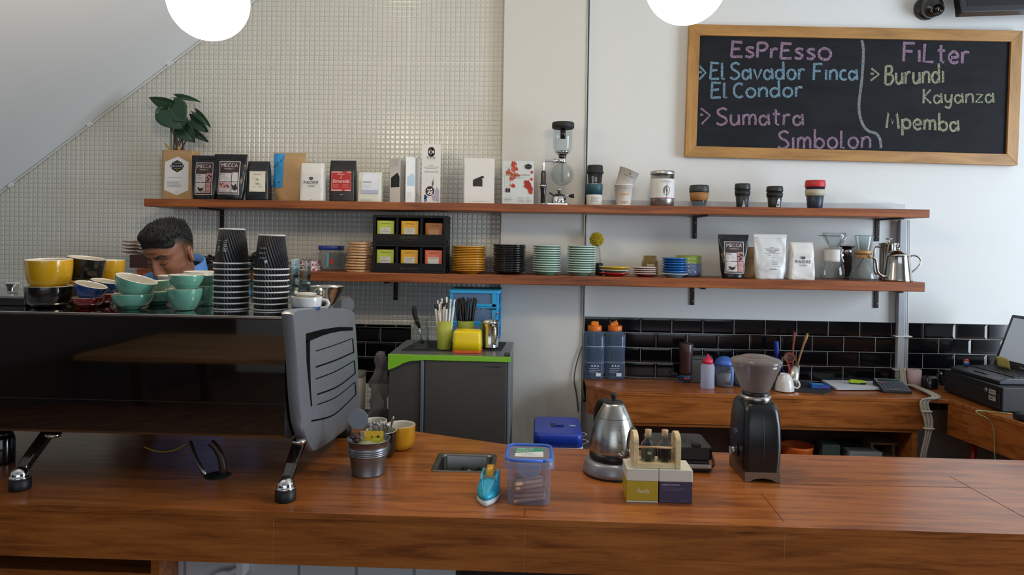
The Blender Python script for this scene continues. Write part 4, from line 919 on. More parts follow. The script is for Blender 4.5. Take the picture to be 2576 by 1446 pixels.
# ------------------------------------------------------------------ saucers
def saucer_mb(r, h):
    """mi 0 underside, 1 upper face and rim"""
    pr_ = [(0, .0022), (r * .48, .0022), (r * .5, 0), (r * .55, 0), (r * .57, .003), (r * .76, h * .40), (r * .965, h * .80), (r * .995, h * .82), (r, h * .94), (r * .985, h * 1.02), (r * .95, h * .98), (r * .76, h * .60), (r * .55, .0072), (0, .0066)]
    return MB().lathe(pr_, 44, mis=[0, 0, 0, 0, 0, 0, 2, 2, 2, 1, 1, 1, 1])
def stack(n, px0, px1, yt, Y, under, upper, colname, group, hs=.019, where='', rim=None, colors=None, r_=None):
    cx, wd = span(px0, px1, Y, 680); H = hgt((px0 + px1) / 2, yt, Y, ZL); step = (H - hs) / max(1, n - 1); r = wd / 2
    mb = saucer_mb(r, hs); base = None; rnd = random.Random(int(px0))
    for i in range(n):
        j = n - 1 - i; lab = '%s saucer, %s of the %s' % (colname, ordinal(i, n), where)
        if base is None or colors:
            ms = colors[i] if colors else (under, upper)
            o = obj('saucer', mb, [under, upper, rim or under]); base = o; tag(o, colors[i][2] if colors else lab, 'saucer', group)
        else: o = base.copy(); COL.objects.link(o); o['label'] = lab
        o.location = (cx + rnd.uniform(-.0012, .0012), Y + rnd.uniform(-.001, .001), ZL + step * j + .0002)
ORANGE = M('#d89424', .25, coat=.5, var=.03); WHITEC = M('#d8d5d0', .25, coat=.4, var=.02); BLACKC = M('#121216', .2, coat=.6, var=.03); GREENC = M('#7fb7a0', .25, coat=.5, var=.03)
GREENR = M('#c9d6cd', .3, coat=.4, var=.02)
stack(15, 1136, 1222, 619, LY - .005, ORANGE, M('#d6c7b0', .3, coat=.4), 'orange', 'orange saucers', where='orange stack')
stack(16, 1238, 1323, 615, LY - .005, BLACKC, WHITEC, 'black', 'black saucers', where='black stack')
stack(12, 1339, 1412, 617, LY - .01, GREENC, GREENR, 'pale green', 'green saucers in the stack by the black saucers', hs=.021, rim=GREENR, where='stack next to the black saucers')
stack(12, 1425, 1499, 618, LY - .01, GREENC, GREENR, 'pale green', 'green saucers in the stack by the yellow pompom flower', hs=.021, rim=GREENR, where='stack next to the yellow pompom flower')
YELLOWC = M('#dcb51c', .25, coat=.5, var=.03); REDC = M('#b3181c', .25, coat=.5, var=.03); MAROON = M('#7d1a20', .25, coat=.5, var=.03); BLUEC = M('#2d6fb5', .25, coat=.5, var=.05); TEALC = M('#7aa7b4', .25, coat=.5, var=.03)
def mixed(px0, px1, Y, rows, hs, step, group):
    cx, wd = span(px0, px1, Y, 690)
    for j, (a, b, lab, k) in enumerate(rows):
        o = obj('saucer', saucer_mb(wd / 2 * k, hs), [a, b, b]); tag(o, lab, 'saucer', group); o.location = (cx, Y, ZL + .0002 + step * j)
mixed(1506, 1584, -.19, [(REDC, REDC, 'red saucer at the bottom of the three-colour pile', 1), (M('#5f9a72', .25, coat=.5), GREENR, 'green saucer in the middle of the three-colour pile', .93), (YELLOWC, YELLOWC, 'bright yellow saucer at the top of the three-colour pile', 1)], .018, .0135, 'three-colour saucer pile')
mixed(1591, 1651, -.19, [(MAROON, M('#dccfc8', .3, coat=.4), '%s dark red saucer with white rim, in the pile of four' % w_, 1) for w_ in ('lowest', 'second lowest', 'third lowest', 'topmost')], .017, .0093, 'dark red white-rimmed saucers')
mixed(1664, 1728, -.195, [(TEALC, M('#c7d4d6', .3), 'pale teal saucer at the bottom of the blue stack', 1.06)] + [(BLUEC, BLUEC, '%s glossy blue saucer of the blue stack' % w_, 1) for w_ in ('lowest', 'second lowest', 'third lowest', 'fourth lowest', 'fifth lowest', 'topmost')], .019, .0118, 'blue stack of saucers')
cx, wd = span(1700, 1763, -.08, 680); hq = hgt(1745, 643, -.085, ZL)
for j, (c, lab) in enumerate((('#6d7da0', 'lowest grey-blue bowl behind the blue saucers'), ('#6d7da0', 'second lowest grey-blue bowl behind the blue saucers'), ('#93a850', 'lower lime green bowl on grey-blue bowls behind the blue saucers'), ('#93a850', 'topmost lime green bowl of the pile behind the blue saucers'))):
    r = wd / 2; h = .045; st = (hq - h) / 3
    m = MB().lathe([(0, .002), (r * .7, 0), (r * .9, .004), (r * .97, .012), (r, h), (r * .97, h), (r * .92, .014), (r * .6, .006), (0, .006)], 40)
    tag(obj('bowl', m, M(c, .25, coat=.4, var=.05), loc=(cx, -.085, ZL + .0002 + st * j)), lab, 'bowl', 'pile of green and grey-blue bowls')
# pompom flower in a black pot
t = thing('pompom_flower', 'round yellow pompom flower on a thin stem in a small black pot', 'flower', at(1507, -.09)); rnd = random.Random(2)
cxp = P(1501, 602, -.09); zc = cxp.z - ZL; rr = 17.5 / 1750 * 3.38; fm = MB(); fm.ball((cxp.x - t.location.x, 0, zc), rr * .78, nu=20, nv=12)
for i in range(520):
    v = Vector((rnd.gauss(0, 1), rnd.gauss(0, 1), rnd.gauss(0, 1))).normalized(); c = Vector((cxp.x - t.location.x, 0, zc)); fm.tube([c + v * rr * .75, c + v * rr * rnd.uniform(.92, 1.06)], [.0022, .0017], 5)
obj('flower_head', fm, M('#b3a01c', .8, var=.15, scale=90), t)
obj('flower_stem', MB().tube([(.004, 0, .05), (.002, 0, .12), (cxp.x - t.location.x, 0, zc - rr * .8)], .0016, 7), M('#6f8a35', .6), t)
obj('flower_pot', MB().lathe([(0, 0), (.017, 0), (.0185, .003), (.0185, .052), (.016, .056), (.013, .054), (0, .05)], 24), BLACKMAT, t)
cx, wd = span(1614, 1655, -.08, 670); r = wd / 2; h = hgt(1635, 643, -.08, ZL)
t = thing('glass_jar', 'small amber-tinted glass jar behind the dark red saucers', 'jar', (cx, -.08, ZL)); obj('jar_wall', MB().lathe([(0, .003), (r * .9, 0), (r, .005), (r, h * .72), (r * .8, h * .82), (r * .82, h), (r * .79, h), (r * .77, h * .82), (r * .95, h * .7), (r * .94, .01), (0, .01)], 30), glass('#ece3c8', .8, .08, '#cfc6ac'), t); obj('label', MB().grid(lambda u, v: (r * 1.012 * math.sin(-.5 + u), -r * 1.012 * math.cos(-.5 + u), h * (.2 + .4 * v)), 8, 2), M('#b9ae93', .7), t)

# ------------------------------------------------------------------ bags at the right end
bag('coffee_pouch', 'black coffee pouch with plum and pink label on the lower shelf', 'coffee bag', 1811, 1890, 590, -.19, ZL, .075, BLACKBAG, prints=plum_print(1), wbot=.74, wtop=1.0, taper=.02)
bag('coffee_bag', 'narrow kraft paper bag peeping out between a black and a white pouch', 'coffee bag', 1866, 1915, 621, -.10, ZL, .05, M('#b5966c', .75, var=.05), style='block', prints=lambda pr, k: (T(pr, 'OTTEN', .28, .62, .7, .06, '#5b4730'), pr.poly([(.0, .1), (.75, .1), (.75, .38), (.5, .48), (.2, .46), (.0, .36)], '#cbb48c')))
def handnote(pr, k):
    ink = M('#55575c', .7, var=0)
    scr = lambda u, v, w_, hh, n_: pr.line([(u - w_ / 2 + w_ * i / n_, v + hh * (((i * 7) % 5) / 4 - .5)) for i in range(n_ + 1)], .012, ink); pr.line([(-.06, .705), (.16, .705)], .008, ink); pr.line([(-.42, .58), (.58, .58), (.58, .675), (-.42, .675), (-.42, .58)], .006, '#8c8c8c'); scr(-.1, .645, .36, .014, 16); scr(.33, .645, .3, .014, 13); scr(.1, .607, .36, .016, 15)
    for i, z in enumerate((.53, .478, .425)):
        pr.line([(-.4, z), (.5, z)], .003, '#aaaaaa'); pr.disc((-.1, .14, .05)[i], z, .03, '#2a2a2c', .008)
    for z in (.385, .36, .335): pr.line([(-.3, z), (-.1, z)], .006, '#8e8e90'); pr.line([(0, z), (.38, z)], .007, '#66666a')
    pr.line([(-.4, .295), (.6, .29)], .006, '#77777a'); scr(.08, .225, .42, .03, 16)
bag('coffee_pouch', 'large shiny white pouch with a small printed form on the lower shelf', 'coffee bag', 1901, 1985, 589, -.20, ZL, .06, M('#d9d8d8', .35, var=.02, bump=.15, bscale=26), prints=handnote, wbot=.93, amp=.004, top='zip')
bag('coffee_bag', 'white coffee bag with grey lettering on the lower shelf beside the glass carafe', 'coffee bag', 1990, 2054, 609, -.20, ZL, .06, WHITEBAG, prints=padre, style='block', wbot=1.0, wtop=.88, amp=.004)
# ------------------------------------------------------------------ coffee makers
def ZZ(py, Y): return P(2150, py, Y).z - ZL
def carafe():
    Y = -.17; t = thing('glass_carafe', 'pear-shaped glass carafe with a white collar holding a glass dripper', 'carafe', at(2094, Y)); c0 = t.location.x; Z = lambda p: ZZ(p, Y); X = lambda p: P(p, 650, Y).x - c0
    r = X(2124); prf = [(0, .003), (r * .75, 0), (r * .97, .014), (r, .035), (r * .9, Z(668)), (r * .66, Z(655)), (r * .56, Z(645)), (r * .6, Z(632)), (r * .68, Z(626))]
    obj('carafe_wall', MB().lathe(prf, 40), glass('#f6fafa', .95), t)
    mb = MB(); q = lambda z: r * .62 + .004
    mb.grid(lambda u, v: (q(0) * math.sin(-2.1 + 2.6 * u), -q(0) * math.cos(-2.1 + 2.6 * u), Z(659) + (Z(628) - Z(659)) * v), 22, 5); obj('collar', mb, M('#d5d1cb', .5), t, solid=.005)
    obj('collar_stud', MB().tube([(r * .52, -q(0) * .75, Z(642)), (r * .56, -q(0) * .95, Z(642))], .005, 10), STEEL, t)
    obj('pour_lip', MB().tube(smooth_path([(X(2117), -.012, Z(628)), (X(2112), -.012, Z(638)), (X(2114), -.012, Z(648)), (X(2119), -.012, Z(659))], 5), .004, 8), M('#d5d1cb', .5), t)
    d = thing('glass_dripper', 'clear glass cone dripper on a wire stand set on the glass carafe', 'dripper', (P(2098, 600, Y).x, Y, ZL + Z(627) + .002)); h = Z(587) - Z(627)
    obj('cone', MB().lathe([(.016, 0), (.020, .004), (.052, h * .78), (.053, h), (.0505, h), (.05, h * .8), (.017, .006)], 40), glass('#f8fbfb', .8), d)
    w = MB(); zr = h * .80
    ring = [(.056 * math.cos(2 * PI * i / 32), .056 * math.sin(2 * PI * i / 32), zr) for i in range(33)]; w.tube(ring, .0018, 6); w.tube([(-.056, 0, zr), (-.075, -.01, zr + .001)], .0018, 6)
    for a in (-1.2, -.6, 1.9): w.tube([(.056 * math.cos(a), .056 * math.sin(a), zr), (.026 * math.cos(a), .026 * math.sin(a), .010)], .0015, 6)
    obj('wire_stand', w, STEEL, d)
carafe()
def press():
    Y = -.062; t = thing('coffee_press_tube', 'dark cylindrical hand coffee press standing behind the two glass carafes', 'coffee maker', at(2130, Y)); Z = lambda p: ZZ(p, Y); r = .0265
    obj('chamber', MB().lathe([(r * 1.25, 0), (r * 1.3, .008), (r, .012), (r, Z(645)), (0, Z(645))], 30), M('#2f2d2b', .2, coat=.5), t)
    obj('plunger_tube', MB().lathe([(r * .86, Z(645)), (r * .86, Z(622)), (0, Z(622))], 30), metal('#a9a7a3', .25), t); obj('plunger_cap', MB().lathe([(r * 1.25, Z(622)), (r * 1.28, Z(619)), (0, Z(618))], 30), BLACKPL, t)
press()
def chemex():
    Y = -.18; t = thing('pour_over_brewer', 'hourglass glass pour-over brewer with a wooden collar on the lower shelf', 'coffee maker', at(2171, Y)); Z = lambda p: ZZ(p, Y); s = 1750 / 3.25
    prf = [(0, .003), (.055, 0), (.059, .008), (.0585, .02), (.045, .055), (.0345, .076), (.028, Z(648)), (.026, Z(639)), (.028, Z(630)), (.042, Z(594)), (.042, Z(592)), (.040, Z(594)), (.0265, Z(631))]
    obj('brewer_wall', MB().lathe(prf, 40), glass('#f6fafa', .95), t)
    obj('wood_collar', MB().lathe([(.0345, Z(649)), (.0365, Z(648)), (.032, Z(642)), (.0345, Z(631)), (.033, Z(629.5))], 36), M('#b98a52', .5, var=.15, scale=60), t)
    tie = MB(); tie.tube([(.0348 * math.cos(2 * PI * i / 24), .0348 * math.sin(2 * PI * i / 24), Z(638)) for i in range(25)], .0022, 6); obj('leather_tie', tie, M('#3a1f14', .7), t)
    obj('tie_bead', MB().ball((.012, -.037, Z(643)), .0065), M('#c29a66', .5), t)
    obj('dark_band', MB().tube(smooth_path([(-.016, -.038, Z(648)), (-.030, -.044, Z(658)), (-.042, -.045, Z(672))], 4), .0018, 6), M('#3a1f14', .7), t)
chemex()
def french():
    Y = -.085; t = thing('french_press', 'tall polished steel french press behind the gooseneck pot', 'coffee maker', at(2234, Y)); Z = lambda p: ZZ(p, Y); r = .040
    obj('beaker', MB().lathe([(r * 1.02, 0), (r * 1.02, .01), (r, .014), (r, Z(617)), (r * 1.1, Z(613)), (r * 1.12, Z(610)), (0, Z(609))], 36), STEEL, t)
    obj('plunger_rod', MB().tube([(0, 0, Z(610)), (0, 0, Z(600))], .0035, 8), CHROME, t); obj('plunger_knob', MB().lathe([(.006, Z(602)), (.016, Z(600)), (.016, Z(598)), (0, Z(597.5))], 20), CHROME, t)
    obj('handle', MB().tube(smooth_path([(-r, -.005, Z(620)), (-.060, -.005, Z(621)), (-.068, -.005, Z(635)), (-.067, -.005, Z(675)), (-.058, -.005, Z(687)), (-r, -.005, Z(686))], 6), .0055, 10), STEEL, t)
    obj('vent_slots', MB().box(-.004, .006, -r * 1.015, -r * .99, Z(690), Z(666)), BLACKPL, t)
french()
def goose():
    Y = -.20; t = thing('pour_over_kettle', 'polished steel pour-over pot with a thin curved spout at the end of the lower shelf', 'kettle', at(2258, Y)); c0 = t.location.x; Z = lambda p: ZZ(p, Y) - .004; X = lambda p: P(p, 680, Y).x - c0
    obj('kettle_body', MB().lathe([(0, 0), (.060, 0), (.0625, .003), (.061, .010), (.052, Z(660)), (.047, Z(641)), (.048, Z(639)), (0, Z(639))], 44), STEEL, t)
    obj('lid', MB().lathe([(.0485, Z(641)), (.049, Z(638)), (.042, Z(634)), (.022, Z(627)), (.008, Z(625)), (0, Z(624.5))], 40), STEEL, t); obj('lid_knob', MB().ball((0, 0, Z(621)), .0085, rz=.007), STEEL, t)
    obj('handle', MB().tube(smooth_path([(.044, 0, Z(643)), (X(2296), 0, Z(638)), (X(2309), 0, Z(641)), (X(2316), 0, Z(651)), (X(2312), 0, Z(663)), (X(2300), 0, Z(675)), (X(2288), 0, Z(684))], 6), .0042, 10), STEEL, t)
    obj('spout', MB().tube(smooth_path([(-.050, -.01, Z(690)), (X(2215), -.016, Z(690)), (X(2203), -.02, Z(680)), (X(2199), -.022, Z(664)), (X(2196), -.024, Z(650)), (X(2188), -.025, Z(645))], 6), [.007] * 8 + [.0055] * 23, 10), STEEL, t)
goose()
# ------------------------------------------------------------------ fridge between the machine and the column
FY = -.66
def fridge():
    Xa, Xb = P(978, 900, FY).x, P(1284, 900, FY).x; zt = P(1130, 893, FY).z; yb = -.26; cx = (Xa + Xb) / 2; hw = (Xb - Xa) / 2
    t = thing('fridge', 'dark grey fridge with a lime green top trim below the lower shelf', 'fridge', (cx, FY, 0)); D = yb - FY; lx = lambda p: P(p, 900, FY).x - cx; lz = lambda p: P(1130, p, FY).z
    dark = M('#4a4541', .45, .1, var=.05, scale=120)
    obj('cabinet', MB().box(-hw, hw, .05, D, .03, zt - .014), M('#6d6f70', .45, .3), t, bevel=.006)
    dv = MB(); 
    dv.box(-hw, lx(1058), .0, .049, .05, lz(907)); obj('door_edge_panel', dv, dark, t, bevel=.004)
    obj('door', MB().box(lx(1068), hw - .012, -.004, .049, .05, lz(905)), dark, t, bevel=.006)
    obj('handle_strip', MB().box(lx(1058.5), lx(1067.5), -.007, .045, .05, lz(905)), M('#8a94a2', .3, .6), t, bevel=.003)
    obj('edge_strip', MB().box(hw - .0115, hw, -.002, .045, .05, lz(906)), M('#8a94a2', .35, .5), t, bevel=.003)
    obj('top_plate', MB().box(-hw - .002, hw + .002, -.004, D, zt - .013, zt), M('#7d7d7c', .28, .5, var=.05), t, bevel=.004)
    g = MB(); pts = [(lx(977), lz(893)), (lx(977), lz(933))] + [(lx(p), lz(q)) for p, q in ((984, 931), (1000, 924), (1018, 914), (1036, 909), (1060, 907), (1064, 906))] + [(lx(1284.5), lz(907)), (lx(1285), lz(896)), (lx(1284), lz(894))]
    g.prism(pts, -.010, -.0045, 'y'); obj('green_trim', g, M('#7fbf2a', .35, var=.03), t, bevel=.0015)
    obj('hinge_cap', MB().box(lx(1268), lx(1283), .0, .03, zt + .0003, zt + .012), M('#3b3b3b', .4), t, bevel=.004)
    pr = Print(lambda x, z: (x, -.0043, z), lift=.0007); ink = M('#5d5a57', .3, .6, var=0); cxp = lx(1218)
    pr.text('GLACIO', cxp, lz(941), .016, ink, width=lx(1262) - lx(1172)); pr.text('TOSHIBA', lx(1242), lz(922), .008, M('#1d1b1a', .3), width=lx(1262) - lx(1224)); obj('lettering', pr.mb, pr.mats, t)
    return zt, Xa, Xb
ZF, FXa, FXb = fridge()
def onf(px, py): return PZ(px, py, ZF)
# tray mat on the fridge
a, b = onf(1013, 879), onf(1262, 879); c_, d_ = onf(1275, 868), onf(1040, 868)
MATT = .004
tag(obj('tray_mat', MB().prism([(a.x, a.y - .035), (b.x, b.y - .035), (b.x + .01, -.30), (a.x + .03, -.30)], ZF + .0003, ZF + MATT), M('#242424', .7, var=.1)), 'thin black mat lying on the fridge top under the straw cups', 'mat')
ZM = ZF + MATT + .0004
# mason jar with tongs
def jar():
    c = onf(1058, 876); t = thing('mason_jar', 'clear glass mason jar on the left end of the fridge top', 'jar', (c.x, c.y, ZM)); s = (c.y + 3.45) / FPX; r = 20.5 * s; H = 71 * s
    obj('jar_wall', MB().lathe([(0, .004), (r * .9, 0), (r, .006), (r, H * .62), (r * .98, H * .7), (r * .82, H * .8), (r * .80, H * .83), (r * .86, H * .85), (r * .84, H * .9), (r * .86, H * .93), (r * .85, H), (r * .80, H), (r * .76, H * .8), (r * .93, H * .66), (r * .93, .012), (0, .010)], 36, sq=3), glass('#f4f8f8', 1.0), t)
    k = thing('tongs', 'black-handled steel tongs leaning in the mason jar on the fridge', 'tongs', (c.x, c.y, ZM + .012))
    X = lambda p: P(p, 800, c.y).x - c.x; Z = lambda p: P(1058, p, c.y).z - ZM - .012
    obj('handle', MB().tube(smooth_path([(X(1041), 0, Z(771)), (X(1043), 0, Z(790)), (X(1049), 0, Z(807)), (X(1056), 0, Z(825))], 5), [.007, .0095] + [.0095] * 10 + [.008, .007, .006, .004], 10), BLACKMAT, k)
    obj('steel_arm', MB().tube([(X(1056), 0, Z(824)), (X(1060), .0, .03), (X(1064), 0, .004)], [.004, .004, .006], 8), STEEL, k)
jar()
LIMEP = M('#a3ab3c', .45, var=.05)
def strawcup(px, y0, y1, wpx, label, n, straws, Ymove=0, topy=(748, 776)):
    c = onf(px, y1); c.y += Ymove; s = (c.y + 3.45) / FPX; r = wpx / 2 * s; H = (y1 - y0) * s
    o = MB().lathe([(r * .86, 0), (r * .9, .003), (r, H), (r * .96, H), (r * .86, .006), (0, .006)], 36)
    tag(obj('straw_cup', o, LIMEP, loc=(c.x, c.y, ZM)), label, 'cup'); rnd = random.Random(int(px))
    X0 = lambda p: P(p, 760, c.y).x
    for i in range(n):
        a = 2.39996 * i + .4; q = r * .80 * math.sqrt((i + .5) / n); bx_, by_ = .78 * q * math.cos(a), .78 * q * math.sin(a)
        tx_, ty_ = 1.75 * q * math.cos(a), 1.2 * q * math.sin(a); Z1 = P(px, rnd.uniform(*topy), c.y).z - ZM
        straws(Vector((c.x, c.y, ZM)), Vector((bx_, by_, .008)), Vector((tx_, ty_, Z1)), i, rnd)
WSTR, BSTR = M('#ddd8d3', .6, var=.03), M('#0f0f11', .35, var=.1)
def white_straw(o, b, tp, i, rnd):
    t = thing('wrapped_straw', 'straw in white paper wrapper standing in the left lime green cup on the fridge', 'straw', o, group='white-wrapped straws'); v = tp - b; wide = .0042
    u = b + v * rnd.uniform(.80, .92); obj('wrapper', MB().tube([b, b + v * .5, u], wide, 7), WSTR, t)
    obj('bare_end', MB().tube([u, u + v * .02, tp], [.0034, .0034, .0038], 7), BSTR if i % 2 else WSTR, t)
strawcup(1118, 808, 880, 40, 'lime green plastic cup full of white-wrapped straws on the fridge', 20, white_straw, topy=(745, 768))
def black_straw(o, b, tp, i, rnd): tag(obj('straw', MB().tube([b, b * .5 + tp * .5, tp], .0035, 7), BSTR, loc=o), 'thin black straw standing upright in the right lime green cup on the fridge', 'straw', 'black straws')
strawcup(1171, 808, 872, 42, 'lime green plastic cup full of black straws behind the yellow tissue box', 34, black_straw, topy=(747, 760))
# yellow tissue box
def tissue():
    c = onf(1173, 889); s = (c.y + 3.45) / FPX; w_ = 72 * s; h = 56 * s; d = .09
    t = thing('tissue_box', 'bright yellow plastic tissue box with an orange base on the fridge front edge', 'box', (c.x, c.y + d / 2, ZF + .0005)); 
    m = MB(); m.loft([[(x * k, y * k, z) for x, y in rrect(-w_ / 2, w_ / 2, -d / 2, d / 2, .012)] for z, k in ((.011, 1.0), (h * .5, .985), (h * .86, .965), (h * .95, .93), (h * .985, .86), (h, .72))]); obj('cover', m, M('#f0cf10', .35, var=.02), t)
    obj('base', MB().prism(rrect(-w_ / 2 - .001, w_ / 2 + .001, -d / 2 - .001, d / 2 + .001, .012), 0, .0105), M('#dc5a1c', .4), t, bevel=.002)
    obj('slot_rim', MB().tube([(.024 * math.cos(2 * PI * i / 20), .012 * math.sin(2 * PI * i / 20), h) for i in range(21)], .0025, 6), M('#e6c40e', .4), t)
    pr = Print(lambda y, z: (-w_ / 2 - .0003, y, z), out=(-1, 0, 0)); pr.disc(0, h * .5, .016, '#33556b'); pr.line([(-.006, h * .6), (.005, h * .54), (-.004, h * .47), (.006, h * .41)], .003, '#e8e2c0'); obj('label', pr.mb, pr.mats, t)
tissue()
def pitcher():
    c = onf(1231, 877); s = (c.y + 3.45) / FPX; r = 24 * s; H = 68 * s; t = thing('steel_pitcher', 'polished steel pitcher with a black-lined handle on the right end of the fridge', 'pitcher', (c.x, c.y, ZM))
    obj('pitcher_wall', MB().lathe([(r * .97, 0), (r * .97, .006), (r * .94, .008), (r * .97, H * .5), (r * .93, H * .93), (r, H), (r * .97, H), (r * .9, H * .9), (r * .9, .01), (0, .01)], 40, mis=[1] + [0] * 8), [STEEL, BLACKPL], t)
    hx, hy = r * .55, -r * .80
    obj('handle', MB().tube(smooth_path([(hx, hy, H * .80), (hx + .003, hy - .022, H * .82), (hx + .004, hy - .030, H * .72), (hx + .004, hy - .030, H * .32), (hx + .003, hy - .022, H * .22), (hx, hy, H * .24)], 4), .0065, 10), STEEL, t)
    k = MB(); k.tube(smooth_path([(-.01, 0, .02), (.010, .0, H * .9), (.026, .0, H * 1.22), (.032, 0, H * 1.32)], 5), [.0035] * 12 + [.006, .007, .0065, .003], 8)
    tag(obj('spoon', k, STEEL, loc=(c.x, c.y, ZM + .002)), 'steel spoon leaning out of the pitcher on the fridge', 'spoon')
pitcher()
def drawers():
    Y = -.33; x0, x1 = P(1131, 800, Y).x, P(1254, 800, Y).x; zt = P(1190, 731, Y).z; D = .2; cx = (x0 + x1) / 2; hw = (x1 - x0) / 2; H = zt - ZF - .001; y1 = -.07
    t = thing('drawer_unit', 'bright blue plastic drawer unit with clear drawers behind the straw cups', 'drawer unit', (cx, Y, ZF + .0006)); BL = M('#2aa0d8', .4, var=.04); tr = glass('#c4daee', .5, .5, '#a9c4e4'); n = 3; dh = H / n
    obj('top', MB().prism(rrect(-hw - .004, hw + .004, -.004, y1 - Y, .01), H - .012, H), BL, t, bevel=.002)
    f = MB()
    for x in (-hw, hw - .012):
        f.box(x, x + .012, 0, .012, 0, H - .0125); f.box(x, x + .012, y1 - Y - .012, y1 - Y, 0, H - .0125)
    for i in range(n): f.box(-hw + .012, hw - .012, 0, .012, i * dh, i * dh + .008); f.box(-hw, -hw + .004, .012, y1 - Y - .012, i * dh, i * dh + .008); f.box(hw - .004, hw, .012, y1 - Y - .012, i * dh, i * dh + .008)
    obj('frame', f, BL, t, bevel=.0015)
    for i in range(n):
        z0 = i * dh + .0085; z1 = (i + 1) * dh - .006; d = MB(); d.box(-hw + .0125, hw - .0125, .001, .004, z0, z1); d.box(-hw + .0125, -hw + .015, .004, y1 - Y - .02, z0, z1 - .01); d.box(hw - .015, hw - .0125, .004, y1 - Y - .02, z0, z1 - .01); d.box(-hw + .0125, hw - .0125, .004, y1 - Y - .02, z0, z0 + .002)
        dr = obj('drawer', d, tr, t); e = MB(); e.box(hw - .03, hw - .0125, -.003, .001, z0, z1); e.box(-hw + .0125, hw - .0125, -.003, .001, z0, z0 + .012); obj('drawer_edge', e, BL, dr, bevel=.001)
        e = MB().grid(lambda u, v: (-.05 + .1 * u, .02 + .1 * v, z0 + .014 + .02 * u + .006 * math.sin(5 * v)), 6, 4); obj('papers', e, M('#c9c9c6', .7), dr)
        obj('side_grip', MB().box(hw + .0005, hw + .005, .03, .06, z0 + .008, z1 - .008), M('#2368c0', .4), dr, bevel=.001)
drawers()
# clear bag and white tub left of the fridge, low bench they stand on
yb = -.52
bench = MB(); bench.box(P(700, 1000, yb).x, FXa - .012, -.62, -.02, 0, .72); tag(obj('low_bench', bench, M('#2c2019', .6), bevel=.004), 'low dark bench between the fridge and the espresso machine', 'bench')
cx, wd = span(935, 974, -.50, 960); zb_ = .7205; h = P(960, 886, -.5).z - zb_; rings = []
for j in range(22):
    v = j / 21; k = (1 - .55 * max(0, v - .62) / .38 + .12 * math.sin(9 * v)); rings.append([(x + .022 * mnoise.noise(Vector((x * 25, y * 25, v * 7))) + .02 * v, y * (1 - .5 * v) + .02 * mnoise.noise(Vector((x * 30, v * 8, y * 30 + 4))), z) for x, y, z in superring(wd * .52 * k, .07, v * h, 2.6, 36)])
tag(obj('clear_plastic_bag', MB().loft(rings), glass('#dedcdc', .9, .45, '#a9a6a9'), loc=(cx - .012, -.50, zb_)), 'crumpled clear plastic bag standing against the left side of the fridge', 'bag')
cx, wd = span(872, 918, -.40, 950); t = thing('plastic_tub', 'white plastic tub half hidden behind the machine side panel', 'tub', (cx, -.40, .7205)); hh = P(900, 934, -.4).z - .7205
obj('tub_wall', MB().lathe([(wd * .44, 0), (wd * .46, .004), (wd * .5, hh), (wd * .48, hh), (wd * .44, .01), (0, .01)], 32, sq=4), M('#b5ada2', .5), t); obj('tub_lid', MB().lathe([(wd * .52, hh * .93), (wd * .53, hh), (0, hh + .002)], 32, sq=4), glass('#d5d8d6', .6, .4, '#b9bcba'), t)

# ------------------------------------------------------------------ blue cool box
def coolbox():
    zt = .80; c0, c1 = PZ(1345, 1090, zt), PZ(1464, 1090, zt); cx = (c0.x + c1.x) / 2; hw = (c1.x - c0.x) / 2 + .004; y0 = c0.y; ybk = PZ(1400, 1047, zt).y
    t = thing('cool_box', 'blue plastic cool box with a white band behind the bar counter', 'cool box', (cx, (y0 + ybk) / 2, 0)); d = (ybk - y0) / 2; zb_ = .43; B1, B2 = M('#1c3aa6', .38, var=.05), M('#1a3398', .4, var=.05)
    m = MB(); m.loft([[(x, y, z) for x, y in rrect(-hw * k, hw * k, -d * k, d * k, .03 * k)] for z, k in ((zt - .055, 1.0), (zt - .016, 1.0), (zt - .005, .98), (zt, .94))]); obj('lid', m, B1, t)
    obj('white_band', MB().prism(rrect(-hw - .002, hw + .002, -d - .002, d + .002, .03), zt - .066, zt - .0555), M('#dadde2', .45), t)
    m = MB(); m.loft([[(x, y, z) for x, y in rrect(-hw * k, hw * k, -d * k, d * k, .03)] for z, k in ((zb_, .9), (zb_ + .02, .92), (zt - .0665, .985))]); obj('box_body', m, B2, t)
    h_ = MB(); h_.prism(rrect(-.028, .028, -.032, .022, .008), zt + .0003, zt + .002); obj('handle_recess', h_, M('#0d1a52', .5), t)
    obj('carry_handle', MB().prism(rrect(-.008, .022, -.02, .006, .004), zt + .0022, zt + .006), B1, t, bevel=.001)
    obj('sticker', MB().box(.05, .076, -.018, -.004, zt + .0003, zt + .001), M('#b9bdc6', .5), t); 
    for y in (-d * .45, d * .3):
        obj('latch', MB().tube(smooth_path([(hw, y, zt - .04), (hw + .02, y, zt - .045), (hw + .024, y, zt - .055), (hw + .004, y, zt - .06)], 4), .0025, 6), CHROME, t)
    obj('front_latch', MB().box(-.03, .03, -d - .008, -d - .0025, zt - .085, zt - .06), B1, t, bevel=.002)
    st = MB(); st.box(-hw - .03, hw + .02, -d, d, .41, .43); 
    for a in (-1, 1):
        for b in (-1, 1): st.box(a * hw - .015, a * hw + .015, b * d * .85 - .015, b * d * .85 + .015, 0, .41)
    tag(obj('low_stool', st, M('#3a2a1f', .6), loc=(cx, (y0 + ybk) / 2, -.0)), 'low stool under the blue cool box', 'stool')
coolbox()

